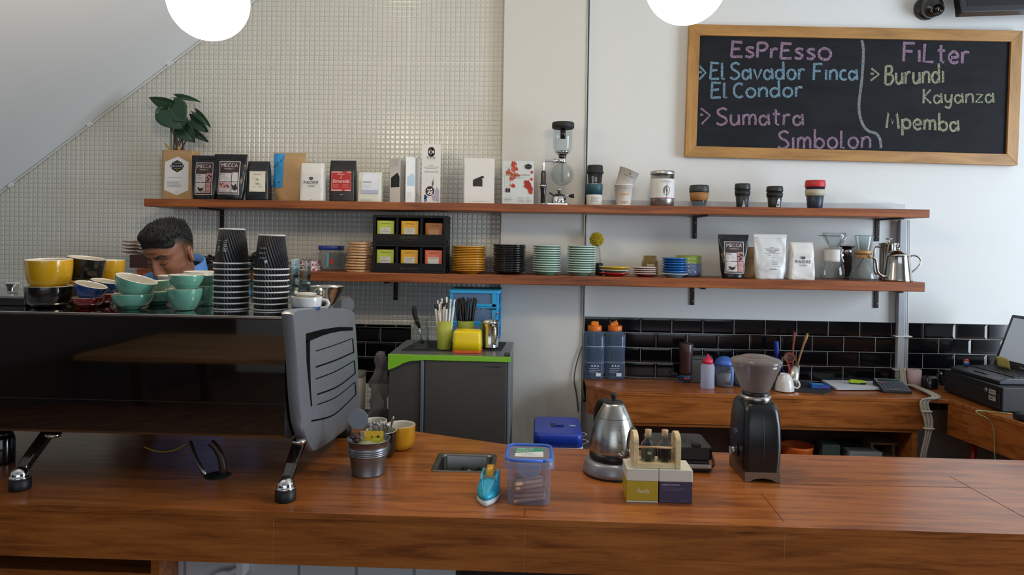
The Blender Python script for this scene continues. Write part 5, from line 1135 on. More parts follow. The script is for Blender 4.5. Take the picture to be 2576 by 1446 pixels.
# ------------------------------------------------------------------ things on the back counter
def onb(px, py): return PZ(px, py, ZB)
BOT = glass('#dbe6f4', 1.0, .34, '#9db8dc')
for px, lab, rz in ((1494, 'left clear blue water bottle with an orange flip cap beside the column', .2), (1545, 'right clear blue water bottle with an orange flip cap open to one side', -.3)):
    c = onb(px, 951); s = (c.y + 3.45) / FPX; r = 24.5 * s; H = 118 * s
    t = thing('water_bottle', lab, 'bottle', (c.x, c.y + .0, ZB + .0004), 0, 'pair of water bottles')
    obj('bottle_wall', MB().lathe([(0, .004), (r * .82, 0), (r * .96, .005), (r * .94, .02), (r, .035), (r, H * .88), (r * .93, H * .95), (r * .68, H), (r * .66, H * 1.03)], 36, sq=3.6), BOT, t)
    ob = MB(); 
    for z in (.36, .70): ob.tube([(r * 1.0 * q[0], r * 1.0 * q[1], H * z) for q in [(math.cos(a) * (abs(math.cos(a)) ** 3.6 + abs(math.sin(a)) ** 3.6) ** (-1 / 3.6), math.sin(a) * (abs(math.cos(a)) ** 3.6 + abs(math.sin(a)) ** 3.6) ** (-1 / 3.6)) for a in [2 * PI * i / 48 for i in range(49)]]], .0012, 5)
    obj('moulded_rib', ob, M('#b9cbe2', .4), t)
    cz = H * 1.01; obj('screw_cap', MB().lathe([(r * .70, cz), (r * .72, cz + .002), (r * .72, cz + .022), (r * .66, cz + .026), (0, cz + .026)], 32), M('#e8761a', .4), t)
    fl = MB(); fl.obox((0, 0, 0), r * .75, r * .6, .014); fl.tube([(-r * .3, 0, .012), (r * .35, 0, .016)], .008, 10); obj('flip_spout', fl, M('#f0861e', .4), t, loc=(-.002, -.004, cz + .026), rot=(0, rz, 0), bevel=.002)
    pr = Print(lambda x, z: (x, -r * 1.003, z)); wh = M('#dfe6ee', .5, var=0); pr.lines(-r * .6, r * .6, .035, .06, 3, wh, .0016); pr.rect(r * .1, r * .6, .018, .034, wh, 1); pr.poly([(-.006, .066), (0, .074), (.006, .066)], wh); pr.poly([(.008, .066), (.014, .074), (.020, .066)], wh); pr.poly([(-.020, .066), (-.014, .074), (-.008, .066)], wh); obj('printing', pr.mb, pr.mats, t)
def sauce():
    c = onb(1727, 951); c.y = -.09; c.x = P(1725, 930, c.y).x; s = (c.y + 3.45) / FPX; H = 100 * s
    t = thing('sauce_bottle', 'upside-down brown chocolate sauce bottle with a blue cap at the tiled wall', 'bottle', (c.x, c.y, ZB + .0004)); r = 16.5 * s
    obj('spout_cap', MB().lathe([(.004, 0), (.005, .014), (.010, .017), (.024, .02), (.026, .034), (r * .9, .040), (0, .042)], 28), M('#1d5a94', .4), t)
    obj('cap_loop', MB().tube(smooth_path([(-.022, 0, .03), (-.040, 0, .028), (-.042, 0, .012), (-.028, 0, .003), (-.010, 0, .006)], 5), .0022, 6), M('#1d5a94', .4), t)
    obj('cap_tab', MB().box(-.014, .012, -.029, -.026, .024, .032), M('#b03a2c', .5), t)
    obj('bottle_body', MB().lathe([(r * .86, .040), (r * .95, .06), (r * .92, H * .6), (r * 1.02, H * .75), (r * 1.05, H * .97), (r * .95, H), (0, H)], 32), M('#3b2220', .35, var=.15), t)
sauce()
def squeeze():
    c = onb(1780, 969); c.y = -.20; c.x = P(1780, 940, c.y).x; s = (c.y + 3.45) / FPX; r = 17 * s; H = 86 * s
    t = thing('squeeze_bottle', 'small frosted squeeze bottle with a red pointed cap on the back counter', 'bottle', (c.x, c.y, ZB + .0004))
    obj('bottle_wall', MB().lathe([(0, .002), (r * .9, 0), (r, .005), (r * .97, H * .35), (r, H * .62), (r * .86, H * .7), (r * .8, H * .72)], 32), glass('#e6eaf6', .6, .75, '#d9def0'), t)
    obj('cap', MB().lathe([(r * .78, H * .71), (r * .76, H * .84), (r * .45, H * .87), (r * .28, H * .89), (r * .12, H), (0, H)], 28), M('#d82a4e', .4), t)
    obj('sticker', MB().lathe([(0, -.0005), (.004, 0), (.004, .0006), (0, .0006)], 12).xf(Matrix.Translation((-.016, -r * .92, H * .56)) @ Matrix.Rotation(PI / 2, 4, 'X')), M('#a8a83c', .5), t)
squeeze()
def tub():
    Y = -.13; x0, x1 = P(1741, 930, Y).x, P(1800, 930, Y).x; h = P(1770, 902, Y).z - ZB; t = thing('food_container', 'clear plastic food container with a dark grey lid behind the squeeze bottle', 'container', ((x0 + x1) / 2, -.048, ZB + .0004)); w_ = (x1 - x0) / 2
    obj('container_wall', MB().lathe([(0, .002), (w_ * .92, 0), (w_ * .95, .004), (w_, h * .9)], 36, sq=5).xf(Matrix.Diagonal((1, .6, 1, 1))), glass('#d5d8dc', .6, .45, '#c9cbcf'), t); obj('container_lid', MB().lathe([(w_ * 1.02, h * .88), (w_ * 1.04, h * .9), (w_ * 1.0, h), (0, h)], 36, sq=5).xf(Matrix.Diagonal((1, .6, 1, 1))), M('#4b5051', .5), t)
    j = thing('measuring_jug', 'clear plastic jug just behind the squeeze bottle', 'jug', (P(1787, 950, -.125).x, -.125, ZB + .0004)); r = .030; hj = P(1785, 921, -.2).z - ZB
    obj('jug_wall', MB().lathe([(0, .002), (r * .8, 0), (r * .85, .003), (r, hj), (r * .97, hj), (r * .8, .006), (0, .006)], 32), glass('#dde4ee', .9, .15, '#d5dbe6'), j)
    obj('jug_handle', MB().tube(smooth_path([(r * .95, 0, hj * .9), (r * 1.35, 0, hj * .85), (r * 1.35, 0, hj * .4), (r * .88, 0, hj * .3)], 5), .004, 8), glass('#dde4ee', .9, .3, '#d5dbe6'), j)
tub()
def bluejug():
    for px0, px1, yt, Y, lab in ((1799, 1846, 897, -.14, 'clear jar with a blue domed lid and blue handle left of the grinder hopper'), (1843, 1885, 899, -.10, 'clear jar with a blue domed lid mostly hidden behind the grinder hopper')):
        cx, wd = span(px0, px1, Y, 930); h = hgt((px0 + px1) / 2, yt, Y, ZB); r = wd / 2; t = thing('lidded_jar', lab, 'jar', (cx, Y, ZB + .0004), 0, 'blue-lidded jars')
        obj('jar_wall', MB().lathe([(0, .002), (r * .92, 0), (r * .97, .005), (r, h * .78)], 32), glass('#cfd8ea', .8, .25, '#b9c4d8'), t)
        obj('jar_lid', MB().lathe([(r * 1.03, h * .74), (r * 1.05, h * .78), (r * .9, h * .9), (r * .4, h), (0, h * 1.01)], 32), M('#3f68c0', .4), t)
        obj('handle', MB().tube(smooth_path([(r * .35, -r * .95, h * .68), (r * .42, -r * 1.35, h * .66), (r * .42, -r * 1.4, h * .3), (r * .35, -r * .97, h * .12)], 5), [.005] + [.0075] * 14 + [.005], 10), M('#6f8fd0', .4), t)
        obj('powder', MB().lathe([(0, .006), (r * .9, .006), (r * .9, h * .4), (0, h * .45)], 24), M('#b7a48c', .9), t)
bluejug()
# dark mat, upside-down cup, utensil cup, blue box, papers, stapler, calculator
m0 = [onb(1850, 972), onb(2073, 992), onb(2095, 985), onb(2040, 960), onb(1850, 952)]
tag(obj('rubber_mat', MB().prism([(p.x, max(p.y, yB + .002)) for p in m0], ZB + .0003, ZB + .0035), M('#2d2b2c', .7, var=.08)), 'thin dark grey mat on the back counter under the white cup', 'mat')
ZMB = ZB + .0039
c = onb(1975, 973); c.y = -.225; c.x = P(1974, 960, c.y).x; s = (c.y + 3.45) / FPX; r = 23 * s; H = 42 * s
t = thing('coffee_cup', 'white coffee cup turned upside down on the dark mat', 'cup', (c.x, c.y, ZMB)); obj('cup_wall', MB().lathe([(r * .96, .003), (r, 0), (r * 1.0, .002), (r * .93, H * .4), (r * .72, H * .8), (r * .52, H * .92), (r * .5, H), (r * .45, H), (r * .43, H * .95), (0, H * .95)], 40), WHITEC, t)
obj('handle', MB().tube(smooth_path([(r * .80, -.005, H * .68), (r * 1.32, -.008, H * .60), (r * 1.5, -.010, H * .36), (r * 1.3, -.008, H * .17), (r * .95, -.004, H * .24)], 5), .0042, 8), WHITEC, t)
def utensils():
    Y = -.12; cx, wd = span(1982, 2011, Y, 940); h = hgt(1996, 917, Y, ZMB); r = wd / 2; t = thing('utensil_cup', 'steel cup holding wooden spoons on the back counter', 'cup', (cx, Y, ZMB))
    obj('cup_wall', MB().lathe([(r * .85, 0), (r * .88, .003), (r, h), (r * .96, h), (r * .85, .006), (0, .006)], 32), BRUSHED, t)
    Z = lambda p: P(2000, p, Y).z - ZMB; X = lambda p: P(p, 880, Y).x - cx
    def stick(name, lab, cat, pts, rs, m): tag(obj(name, MB().tube(smooth_path(pts, 4), rs, 8), m, loc=(cx, Y, ZMB + .007)), lab, cat)
    stick('wooden_spoon', 'reddish wooden spoon handle standing upright in the steel utensil cup', 'spoon', [(0, .0, 0), (X(1995), .004, Z(900)), (X(1999), .005, Z(838))], [.005] * 7 + [.0075, .004], M('#7a3f24', .55))
    stick('wooden_spoon', 'pale wooden spoon handle leaning right in the steel utensil cup', 'spoon', [(-.004, -.004, 0), (X(2010), -.004, Z(905)), (X(2030), -.004, Z(841))], [.005] * 7 + [.008, .005], M('#94714a', .55))
    k = thing('scoop', 'red-rimmed round scoop resting in the steel utensil cup', 'scoop', (cx, Y - .012, ZMB + .007)); b = Vector((X(1983), -.004, Z(902)))
    obj('bowl', MB().lathe([(0, -.014), (.016, -.010), (.024, 0), (.026, .002), (.024, .003), (.014, -.006), (0, -.010)], 28, mis=[0, 0, 0, 0, 1, 1]).xf(Matrix.Translation(b) @ Matrix.Rotation(1.0, 4, 'X') @ Matrix.Rotation(-.3, 4, 'Y')), [M('#c22a22', .35), M('#5b3a2c', .5)], k)
    obj('handle', MB().tube([b + Vector((-.01, 0, -.018)), (-.004, .004, .01)], .004, 8), M('#c22a22', .35), k)
    t2 = thing('blue_spatula', 'dark blue plastic spatula standing behind the red scoop', 'spatula', (cx, Y + .012, ZMB + .007)); m = MB().tube(smooth_path([(-.006, .004, 0), (X(1962), .012, Z(915)), (X(1958), .012, Z(880)), (X(1956), .012, Z(864))], 4), [.004] * 4 + [.006] * 2 + [.011] * 5 + [.012, .006], 8); obj('blade', m, M('#1c2f94', .4), t2)
utensils()
c = onb(2040, 967); m = MB().obox((0, 0, 0), .085, .055, .016, .05); t = thing('small_box', 'flat blue printed box lying between the white cup and the papers', 'box', (c.x + .005, -.14, ZMB), -.12); obj('box_body', m, M('#1d4f9c', .45), t, bevel=.001); obj('top_print', MB().obox((-.008, 0, .0162), .05, .036, .0006, .05), M('#3f9bc0', .5), t); obj('sticker', MB().box(.005, .035, -.0292, -.0284, .004, .010), M('#7a3a86', .5), t)
rnd = random.Random(8)
for i in range(5):
    p = [onb(2048, 951), onb(2105, 983), onb(2246, 983), onb(2190, 956)]; o = Vector((rnd.uniform(-.006, .006), 0, 0)); q = [(v.x + o.x, max(v.y, yB + .01 + .002 * i)) for v in p]
    tag(obj('paper_sheet', MB().prism(q, ZB + .0042 + i * .0022, ZB + .0056 + i * .0022), M('#cfd3da', .7, var=.02)), 'loose white paper sheet beside the calculator, %s of the pile' % ordinal(4 - i, 5), 'paper', 'papers on the back counter')
ZP = ZB + .0042 + 4 * .0022 + .0018
c = PZ(2156, 966, ZP); t = thing('stapler', 'small lime green stapler lying on the white papers', 'stapler', (c.x, c.y, ZP), -.18)
obj('top_arm', MB().prism([(-.036, .006), (-.036, .016), (-.028, .022), (.034, .018), (.036, .010), (.030, .006)], -.011, .011, 'y'), M('#a6c420', .4), t, bevel=.003); obj('base', MB().prism([(-.034, 0), (.036, 0), (.036, .0055), (-.034, .0055)], -.009, .009, 'y'), M('#2b2b28', .5), t, bevel=.001); obj('jaw', MB().box(.012, .037, -.0112, .0112, .0058, .0100), BLACKPL, t)
def calculator():
    c = onb(2252, 955); t = thing('calculator', 'grey desk calculator propped up on the back counter', 'calculator', (P(2243, 955, -.15).x, -.155, ZB + .0004), -.08); w_, d = .063, .062
    obj('body', MB().prism([(-d, 0), (-d, .012), (d, .044), (d, 0)], -w_, w_, 'x'), M('#26282b', .5), t, bevel=.003)
    fn = lambda x, y: (x, y, .012 + (y + d) / (2 * d) * .032); nv = Vector((0, -.22, .98)); pr = Print(fn, out=nv, lift=.001)
    pr.rect(-w_ * .94, w_ * .94, -d * .92, d * .92, M('#8b9096', .4), 1); pr.up(); pr.rect(-w_ * .8, w_ * .8, d * .45, d * .8, M('#2f3b40', .25), 1); pr.rect(-w_ * .88, w_ * .88, -d * .85, d * .34, M('#3a3e44', .5), 1); obj('face_plate', pr.mb, pr.mats, t)
    kp = Print(fn, out=nv, lift=.003); 
    for r_ in range(5):
        for k in range(5): kp.rect(-w_ * .8 + k * w_ * .33, -w_ * .8 + k * w_ * .33 + w_ * .25, -d * .8 + r_ * d * .22, -d * .8 + r_ * d * .22 + d * .15, M('#5b6068' if (r_, k) != (4, 0) else '#a85048', .5), 1)
    obj('keys', kp.mb, kp.mats, t)
calculator()
# till roll, black stand, cable bundle
cc = Vector((P(2299, 940, -.05).x, -.052, ZB + .0004)); t = thing('paper_roll', 'pink-white till paper roll standing by the cable trunking', 'paper roll', cc); r = .032; h = hgt(2298, 929, -.05, ZB); obj('roll', MB().lathe([(.008, 0), (r, 0), (r, h), (.008, h), (.008, 0)], 36), M('#c9a9ad', .7), t); obj('core', MB().lathe([(.0075, .001), (.0075, h - .001), (.006, h - .001), (.006, .001)], 20), M('#8f7d72', .7), t)
cc = Vector((P(2341, 950, -.09).x, -.085, ZB + .0004)); t = thing('barcode_scanner', 'black rounded device beside the till paper roll', 'device', cc)
obj('housing', MB().lathe([(.032, 0), (.033, .008), (.032, .05), (.026, .06), (0, .062)], 32, sq=3), M('#121214', .2, coat=.4), t); obj('clip_arm', MB().tube(smooth_path([(.03, .0, .05), (.042, 0, .07), (.048, 0, .075), (.052, 0, .06), (.056, 0, .02)], 4), .008, 8), BLACKMAT, t); obj('clip_screw', MB().ball((.046, -.009, .072), .005), STEEL, t)
t = thing('cable_bundle', 'bundle of cream cables tied together, hanging over the back counter edge', 'cables', (0, 0, 0)); CR = M('#b7b0a0', .55)
for i in range(5):
    o = .006 * (i - 2); p = [P(2270, 925, -.05), Vector((P(2272, 950, -.06).x, -.075, ZB)), Vector((P(2300, 950, -.11).x, -.105, ZB)), Vector((P(2318, 960, -.2).x, -.2, ZB)), P(2325, 1010, yB - .02), P(2336, 1060, yB - .025), P(2334, 1095, yB - .02), P(2322, 1150, yB - .01), P(2318, 1230, yB)]
    p[1].z += .012; p[2].z += .014 + .003 * (i % 2); p[3].z += .012; p[3].y = yB - .004
    obj('cable', MB().tube(smooth_path([q + Vector((o * (1.3 if 2 < k < 6 else .8), .004 * (i % 2), .0)) for k, q in enumerate(p)], 6), .0042, 7), CR, t)
for p in ((2330, 1035), (2336, 1078)): q = P(*p, yB - .022); obj('cable_tie', MB().obox(q, .042, .022, .004), M('#d9d6cd', .5), t)
# ------------------------------------------------------------------ cupboard contents
SHY0 = zs - .0
rnd = random.Random(4)
for i, (a, b) in enumerate(((1606, 1800), (1612, 1770), (1605, 1790), (1610, 1760))):
    x0, x1 = P(a, 1060, yB + .03).x, P(b, 1060, yB + .03).x
    tag(obj('paper_sheet', MB().box(x0, x1, yB + .02 + .004 * i, yB + .17, zs + .0085 + i * .006, zs + .0105 + i * .006), M(('#b9b4ae', '#8d7f70', '#c9c5c0', '#7a6a58')[i], .7)), '%s thin sheet in the gap under the back counter, %s' % (('pale grey', 'brown', 'white', 'dark brown')[i], ('lowest', 'second lowest', 'second from the top', 'topmost')[i]), 'paper', 'sheets under the back counter')
zc_ = .4936
cx, wd = span(1962, 2041, -.15, 1120); t = thing('plastic_bowl', 'orange plastic bowl inside the open back cupboard beside the grinder', 'bowl', (cx, -.17, zc_)); zt_ = P(2000, 1117, -.17).z - zc_; r = wd / 2
obj('bowl_wall', MB().lathe([(r * .6, 0), (r * .7, .004), (r * .98, zt_ * .9), (r, zt_), (r * .95, zt_ * .98), (r * .6, .01), (0, .01)], 36), M('#d8621a', .45), t)
for x0p, x1p, yt_, col, lab, nm in ((2060, 2105, 1113, '#3a4a44', 'dark green-grey box in the open back cupboard beside the orange bowl', 'storage_box'), (2128, 2210, 1129, '#9fa3a8', 'pale grey box in the open back cupboard', 'storage_box'), (2106, 2160, 1108, '#1d242c', 'dark container behind the pale grey box in the back cupboard', 'storage_box')):
    Y = -.2 if col != '#1d242c' else -.07; cx, wd = span(x0p, x1p, Y, 1120); m = MB().box(-wd / 2, wd / 2, -.04, .04, 0, P(2100, yt_, Y).z - zc_); tag(obj(nm, m, M(col, .6), loc=(cx, Y, zc_), bevel=.003), lab, 'box')
Y = -.2; cx, wd = span(2214, 2282, Y, 1120); cx = min(cx, sx1 - .032 - wd / 2); t = thing('wooden_rack', 'small pale wooden slatted rack in the right of the open back cupboard', 'rack', (cx, -.16, zc_)); zt_ = P(2250, 1113, Y).z - zc_
for z in (zt_ - .012, zt_ * .6): obj('slat', MB().box(-wd / 2, wd / 2, -.04, .06, z, z + .009), M('#8a6a48', .6), t)
for x in (-wd * .4, wd * .4): obj('post', MB().box(x - .006, x + .006, -.03, .05, 0, zt_ - .0125), M('#8a6a48', .6), t)
# wire crate with red post beneath the side counter
px_ = PZ(2385, 1130, .5); t = thing('wire_crate', 'white wire crate with a red frame post under the side counter', 'crate', (1.98, -.55, 0))
obj('frame_post', MB().tube([(-.075, .17, .0), (-.075, .17, .72)], .011, 10), M('#8e1a24', .4), t)
wm = M('#c9c9c9', .4)
for i in range(8): obj('wire', MB().tube([(-.07 + .001, .15 - .055 * i, .30), (-.07, .15 - .055 * i, .655)], .0035, 6), wm, t)
for z in (.66, .30): obj('rail', MB().tube([(-.07, .155, z), (-.07, -.25, z)], .0045, 6), wm, t)
obj('crate_base', MB().box(-.075, .28, -.25, .155, .0, .30), M('#3f4450', .6), t)
xe = lambda y: w0.x + dirw.x / dirw.y * (y - w0.y)
crv = [PZ(2545, 1040, ZB + .006), PZ(2468, 1033, ZB + .006), PZ(2457, 1038, ZB + .006)]
e = PX(2462, 1075, w0.x - .0); f = PX(2490, 1150, w0.x + .0)
vcable([crv[0], crv[1], crv[2], Vector((xe(crv[2].y) - .014, crv[2].y, ZB - .04)), Vector((xe(crv[2].y - .02) - .016, crv[2].y - .02, .72)), Vector((xe(crv[2].y - .05) - .01, crv[2].y - .05, .58))], .0018, '#8d9a62', 'thin green-yellow wire hanging over the side counter edge', k=5)

# ------------------------------------------------------------------ cash drawer and laptop on the side counter
A, B = onb(2374, 985), onb(2525, 1040)
t = thing('cash_drawer', 'black cash drawer under the laptop on the side counter', 'cash drawer', (A.x, (A.y + B.y) / 2, ZB + .0006)); L = abs(A.y - B.y); tw_ = .40; hd_ = .105
obj('case', MB().box(0, tw_, -L / 2, L / 2, .006, hd_), M('#17171a', .5, var=.1, bump=.05), t, bevel=.004); obj('front_plate', MB().box(-.004, .0, -L / 2 + .012, L / 2 - .012, .014, hd_ - .03), M('#1d1d20', .45), t, bevel=.002)
obj('lock', MB().tube([(-.009, -L * .27, .075), (-.004, -L * .27, .075)], .010, 14), CHROME, t)
pr = Print(lambda y, z: (-.0045, -y, z), out=(-1, 0, 0)); pr.rect(L * .31, L * .42, .04, .085, '#b3b0a4', 1); pr.up(); pr.rect(L * .315, L * .415, .058, .066, '#3c3c3c', 1); pr.rect(L * .315, L * .40, .074, .080, '#7a7a72', 1); pr.rect(L * .33, L * .38, .046, .051, '#555555', 1); obj('sticker', pr.mb, pr.mats, t)
for sx_ in (.03, tw_ - .03):
    for sy_ in (-1, 1): obj('rubber_foot', MB().lathe([(.01, 0), (.01, .006), (0, .006)], 12, (sx_, sy_ * (L / 2 - .03), 0)), BLACKMAT, t)
zl = ZB + .0006 + hd_ + .0004
def laptop():
    t = thing('laptop', 'open black laptop facing left on top of the cash drawer', 'laptop', (A.x + .012, (A.y + B.y) / 2 + .005, zl), .06); d, w_ = .200, .31
    b = MB(); b.prism([(0, 0), (0, .016), (.03, .026), (d, .030), (d, 0)], -w_ / 2, w_ / 2, 'y'); obj('keyboard_base', b, M('#1c1d21', .4, var=.08), t, bevel=.004)
    kb = MB()
    for r_ in range(5):
        for k in range(13): kb.box(.075 + r_ * .024, .096 + r_ * .024, -w_ / 2 + .016 + k * .0215, -w_ / 2 + .035 + k * .0215, .0275 + .0006 * r_, .0305 + .0006 * r_)
    obj('keys', kb, M('#0d0e10', .45), t)
    obj('touchpad', MB().box(.02, .062, -.05, .03, .0245, .0262), M('#2b2d33', .3), t)
    sc = thing_part = MB(); H = .245; ang = math.radians(20); a = Vector((d, 0, .031)); u = Vector((math.sin(ang), 0, math.cos(ang))); nn = Vector((-math.cos(ang), 0, math.sin(ang)))
    def q(y, z, o): return a + u * z + nn * o + Vector((0, y, 0))
    lid = MB(); ring = lambda o: [q(y, z, o) for y, z in rrect(-w_ / 2, w_ / 2, 0, H, .008)]; lid.loft([ring(-.012), ring(0)], sm=False); lo = obj('screen_lid', lid, M('#1b1c20', .45), t)
    s2 = Print(lambda y, z: q(-y, z, 0), out=nn, lift=.0012); n = newmat('lit_screen'); n.b.inputs['Base Color'].default_value = (.02, .02, .02, 1); n.b.inputs['Emission Color'].default_value = lin('#8d939c'); n.b.inputs['Emission Strength'].default_value = .75; n.b.inputs['Roughness'].default_value = .25
    s2.rect(-w_ / 2 + .016, w_ / 2 - .016, .034, H - .014, n.m, 1); s2.up(); s2.text('lenovo', .02, .012, .008, '#b9b9bb'); obj('screen', s2.mb, s2.mats, lo)
    nt = MB().grid(lambda uu, v: Vector((d - .028 - .010 * v, -w_ / 2 + .165 + .078 * uu, .031 + .048 * v + .004 * math.sin(3 * uu))), 6, 4); tag(obj('sticky_note', nt, M('#c9be6a', .7), solid=.0006, loc=t.location, rot=t.rotation_euler), 'yellow sticky note standing between laptop keyboard and screen', 'note')
    return t
laptop()
c = Vector((P(2434, 905, -.20).x, -.20, zl)); t = thing('toy_figurine', 'tiny red white and blue knob-shaped trinket behind the laptop keyboard', 'trinket', (A.x + .060, A.y - .066, zl + .0283)); obj('body', MB().lathe([(0, 0), (.010, .001), (.012, .010), (.010, .014), (0, .015)], 18), M('#2b4f9c', .4), t); obj('head', MB().ball((0, 0, .020), .011, rz=.010), M('#d9d9d9', .4), t); obj('cap', MB().lathe([(.0115, .021), (.010, .027), (.004, .031), (0, .031)], 18), M('#c42a2a', .4), t)
c = onb(2568, 1057); mm = MB(); mm.loft([[(x, y, z) for x, y, _ in superring(.03 * k, .05 * k, 0, 2.4, 28)] for z, k in ((0, .95), (.008, 1), (.02, .9), (.028, .65), (.032, .25))]); tag(obj('computer_mouse', mm, M('#131316', .3), loc=(c.x + .015, c.y, ZB + .0004)), 'black computer mouse on the side counter at the right edge', 'mouse')

# ------------------------------------------------------------------ chalkboard, dome camera, screen corner
def chalkboard():
    cs = [P(*p, -.022) for p in ((1733, 67), (2573, 74), (2553, 413), (1722, 398))]; c = sum(cs, Vector()) / 4
    wd = ((cs[1] - cs[0]).length + (cs[2] - cs[3]).length) / 2; ht = ((cs[0] - cs[3]).length + (cs[1] - cs[2]).length) / 2
    ex = ((cs[1] - cs[0]) + (cs[2] - cs[3])).normalized(); ey = ((cs[0] - cs[3]) + (cs[1] - cs[2])).normalized(); a1 = math.atan2(ex.z, ex.x); a2 = math.atan2(-ey.x, ey.z); rot = (a1 + a2) / 2
    t = thing('chalkboard', 'framed black chalkboard with coffee names in coloured chalk on the right wall', 'chalkboard', (c.x, -.022, c.z), rot=(0, -rot, 0)); hw, hh, fw = wd / 2, ht / 2, .053
    bm = newmat('dusty_chalkboard'); x = bm.n('ShaderNodeTexNoise', Scale=5.0, Detail=6.0); bm.l(bm.coords((1, 1, 3)), x.inputs['Vector']); bm.l(bm.ramp(x.outputs[0], [(.35, lin('#17181c')), (.75, lin('#222327'))]), bm.b.inputs['Base Color']); bm.b.inputs['Roughness'].default_value = .75; bm.b.inputs['Specular IOR Level'].default_value = .2
    obj('board_panel', MB().box(-hw + .01, hw - .01, .0, .012, -hh + .01, hh - .01), bm.m, t)
    for nm, poly in (('frame_top', [(-hw, hh), (hw, hh), (hw - fw, hh - fw), (-hw + fw, hh - fw)]), ('frame_bottom', [(-hw, -hh), (-hw + fw, -hh + fw), (hw - fw, -hh + fw), (hw, -hh)]), ('frame_side', [(-hw, hh), (-hw + fw, hh - fw), (-hw + fw, -hh + fw), (-hw, -hh)]), ('frame_side', [(hw, hh), (hw, -hh), (hw - fw, -hh + fw), (hw - fw, hh - fw)])):
        obj(nm, MB().prism(poly, -.012, .018, 'y'), FRAME_WOOD if 'side' not in nm else wood('golden_oak_upright', '#8f6531', '#a97a40', '#b98a4d', (14, 14, 1.8), .45), t, bevel=.0015)
    # chalk strokes: photo pixel -> board plane
    inv = t.matrix_basis.inverted()
    def L(px, py): q = inv @ P(px, py, -.022); return (q.x, q.z)
    S = lambda *p: smooth_path([(a, b, 0) for a, b in p], 5)
    o_ = lambda x, y, rx, ry, n=16, a0=1.2, sw=6.28: [(x + rx * math.cos(a0 + sw * i / n), y + ry * math.sin(a0 + sw * i / n), 0) for i in range(n + 1)]
    ln = lambda *p: [(a, b, 0) for a, b in p]
    G = {'E': (.5, [ln((.06, 1), (0, 0)), ln((.0, 1), (.5, .98)), ln((.04, .52), (.4, .55)), ln((0, 0), (.5, .03))]), 'l': (.2, [ln((.03, 1), (.02, .02), (.18, .02))]), 'L': (.45, [ln((.05, 1), (.0, .02), (.42, .02))]),
         'S': (.5, [S((.48, .88), (.3, 1), (.07, .85), (.14, .6), (.4, .42), (.46, .18), (.22, 0), (.0, .12))]), 's': (.4, [S((.38, .62), (.2, .68), (.06, .55), (.2, .38), (.36, .22), (.22, .02), (.0, .08))]),
         'P': (.48, [ln((.04, 1), (0, 0)), S((.04, .98), (.36, .98), (.46, .74), (.3, .5), (.02, .48))]), 'r': (.32, [ln((.03, .64), (.02, 0)), S((.03, .44), (.14, .62), (.32, .6))]), 'O': (.6, [o_(.3, .38, .28, .38)]), 'o': (.46, [o_(.23, .3, .21, .3)]),
         'a': (.46, [o_(.17, .28, .17, .28, a0=.5, sw=5.6), ln((.40, .68), (.44, .0))]), 'v': (.4, [ln((0, .62), (.18, 0), (.4, .62))]), 'd': (.46, [o_(.2, .3, .19, .29, a0=.6, sw=5.4), ln((.40, 1.08), (.42, 0))]), 'F': (.5, [ln((.05, 1), (.02, 0)), ln((.0, 1), (.5, 1.0)), ln((.05, .56), (.4, .56))]),
         'i': (.1, [ln((.05, .64), (.05, 0))]), 'n': (.42, [ln((.03, .62), (.02, 0)), S((.03, .42), (.2, .62), (.38, .5), (.39, 0))]), 'c': (.36, [o_(.22, .31, .2, .3, a0=.9, sw=4.6)]), 'C': (.46, [o_(.28, .46, .26, .46, a0=.9, sw=4.5)]),
         'u': (.42, [S((.03, .62), (.03, .15), (.2, 0), (.36, .2)), ln((.38, .62), (.39, 0))]), 'm': (.62, [ln((.03, .62), (.02, 0)), S((.03, .42), (.16, .62), (.29, .5), (.30, 0)), S((.30, .42), (.44, .62), (.57, .5), (.58, 0))]), 't': (.34, [ln((.15, .95), (.15, .1), (.28, .0)), ln((.0, .66), (.33, .66))]),
         'b': (.46, [ln((.03, 1.1), (.03, 0)), o_(.24, .28, .2, .28)]), 'B': (.5, [ln((.06, 1), (.02, 0)), S((.06, .98), (.34, .98), (.42, .78), (.3, .58), (.06, .54)), S((.06, .54), (.4, .5), (.48, .25), (.32, 0), (.02, .0))]), 'K': (.46, [ln((.04, 1), (.02, 0)), ln((.42, .95), (.06, .46), (.44, .0))]),
         'y': (.42, [S((.03, .62), (.05, .2), (.2, .08), (.36, .3)), S((.38, .62), (.34, -.1), (.2, -.34), (.02, -.22))]), 'z': (.4, [ln((.02, .58), (.36, .58), (.0, .04), (.38, .04))]), 'M': (.66, [ln((.0, 0), (.1, 1), (.32, .3), (.54, 1), (.64, 0))]), 'p': (.46, [ln((.03, .62), (.03, -.42)), o_(.24, .31, .2, .29)]), 'e': (.42, [S((.05, .3), (.38, .34), (.34, .56), (.18, .62), (.03, .4), (.08, .1), (.24, 0), (.4, .1))])}
    def chalkmat(c):
        n = newmat('chalk'); x = n.n('ShaderNodeTexNoise', Scale=260.0, Detail=3.0); n.l(n.coords((.6, 1, 1.6)), x.inputs['Vector']); n.l(n.ramp(x.outputs[0], [(.38, lin('#34343b')), (.58, lin(c))]), n.b.inputs['Base Color']); n.b.inputs['Roughness'].default_value = .95; return n.m
    CH = {k: chalkmat(v) for k, v in dict(pink='#a2819a', blue='#7ba0b4', white='#a394a0', yellow='#a3a684', grey='#8d9396').items()}
    seq = [0]
    def strokes(name, lines, w_, m):
        seq[0] += 1; pr = Print(lambda x, z: (x, 0, z), lift=.00006); pr.layer = 4 + seq[0] % 3
        for l in lines: pr.line(l, w_, m); pr.layer += 1
        return obj(name, pr.mb, pr.mats, t)
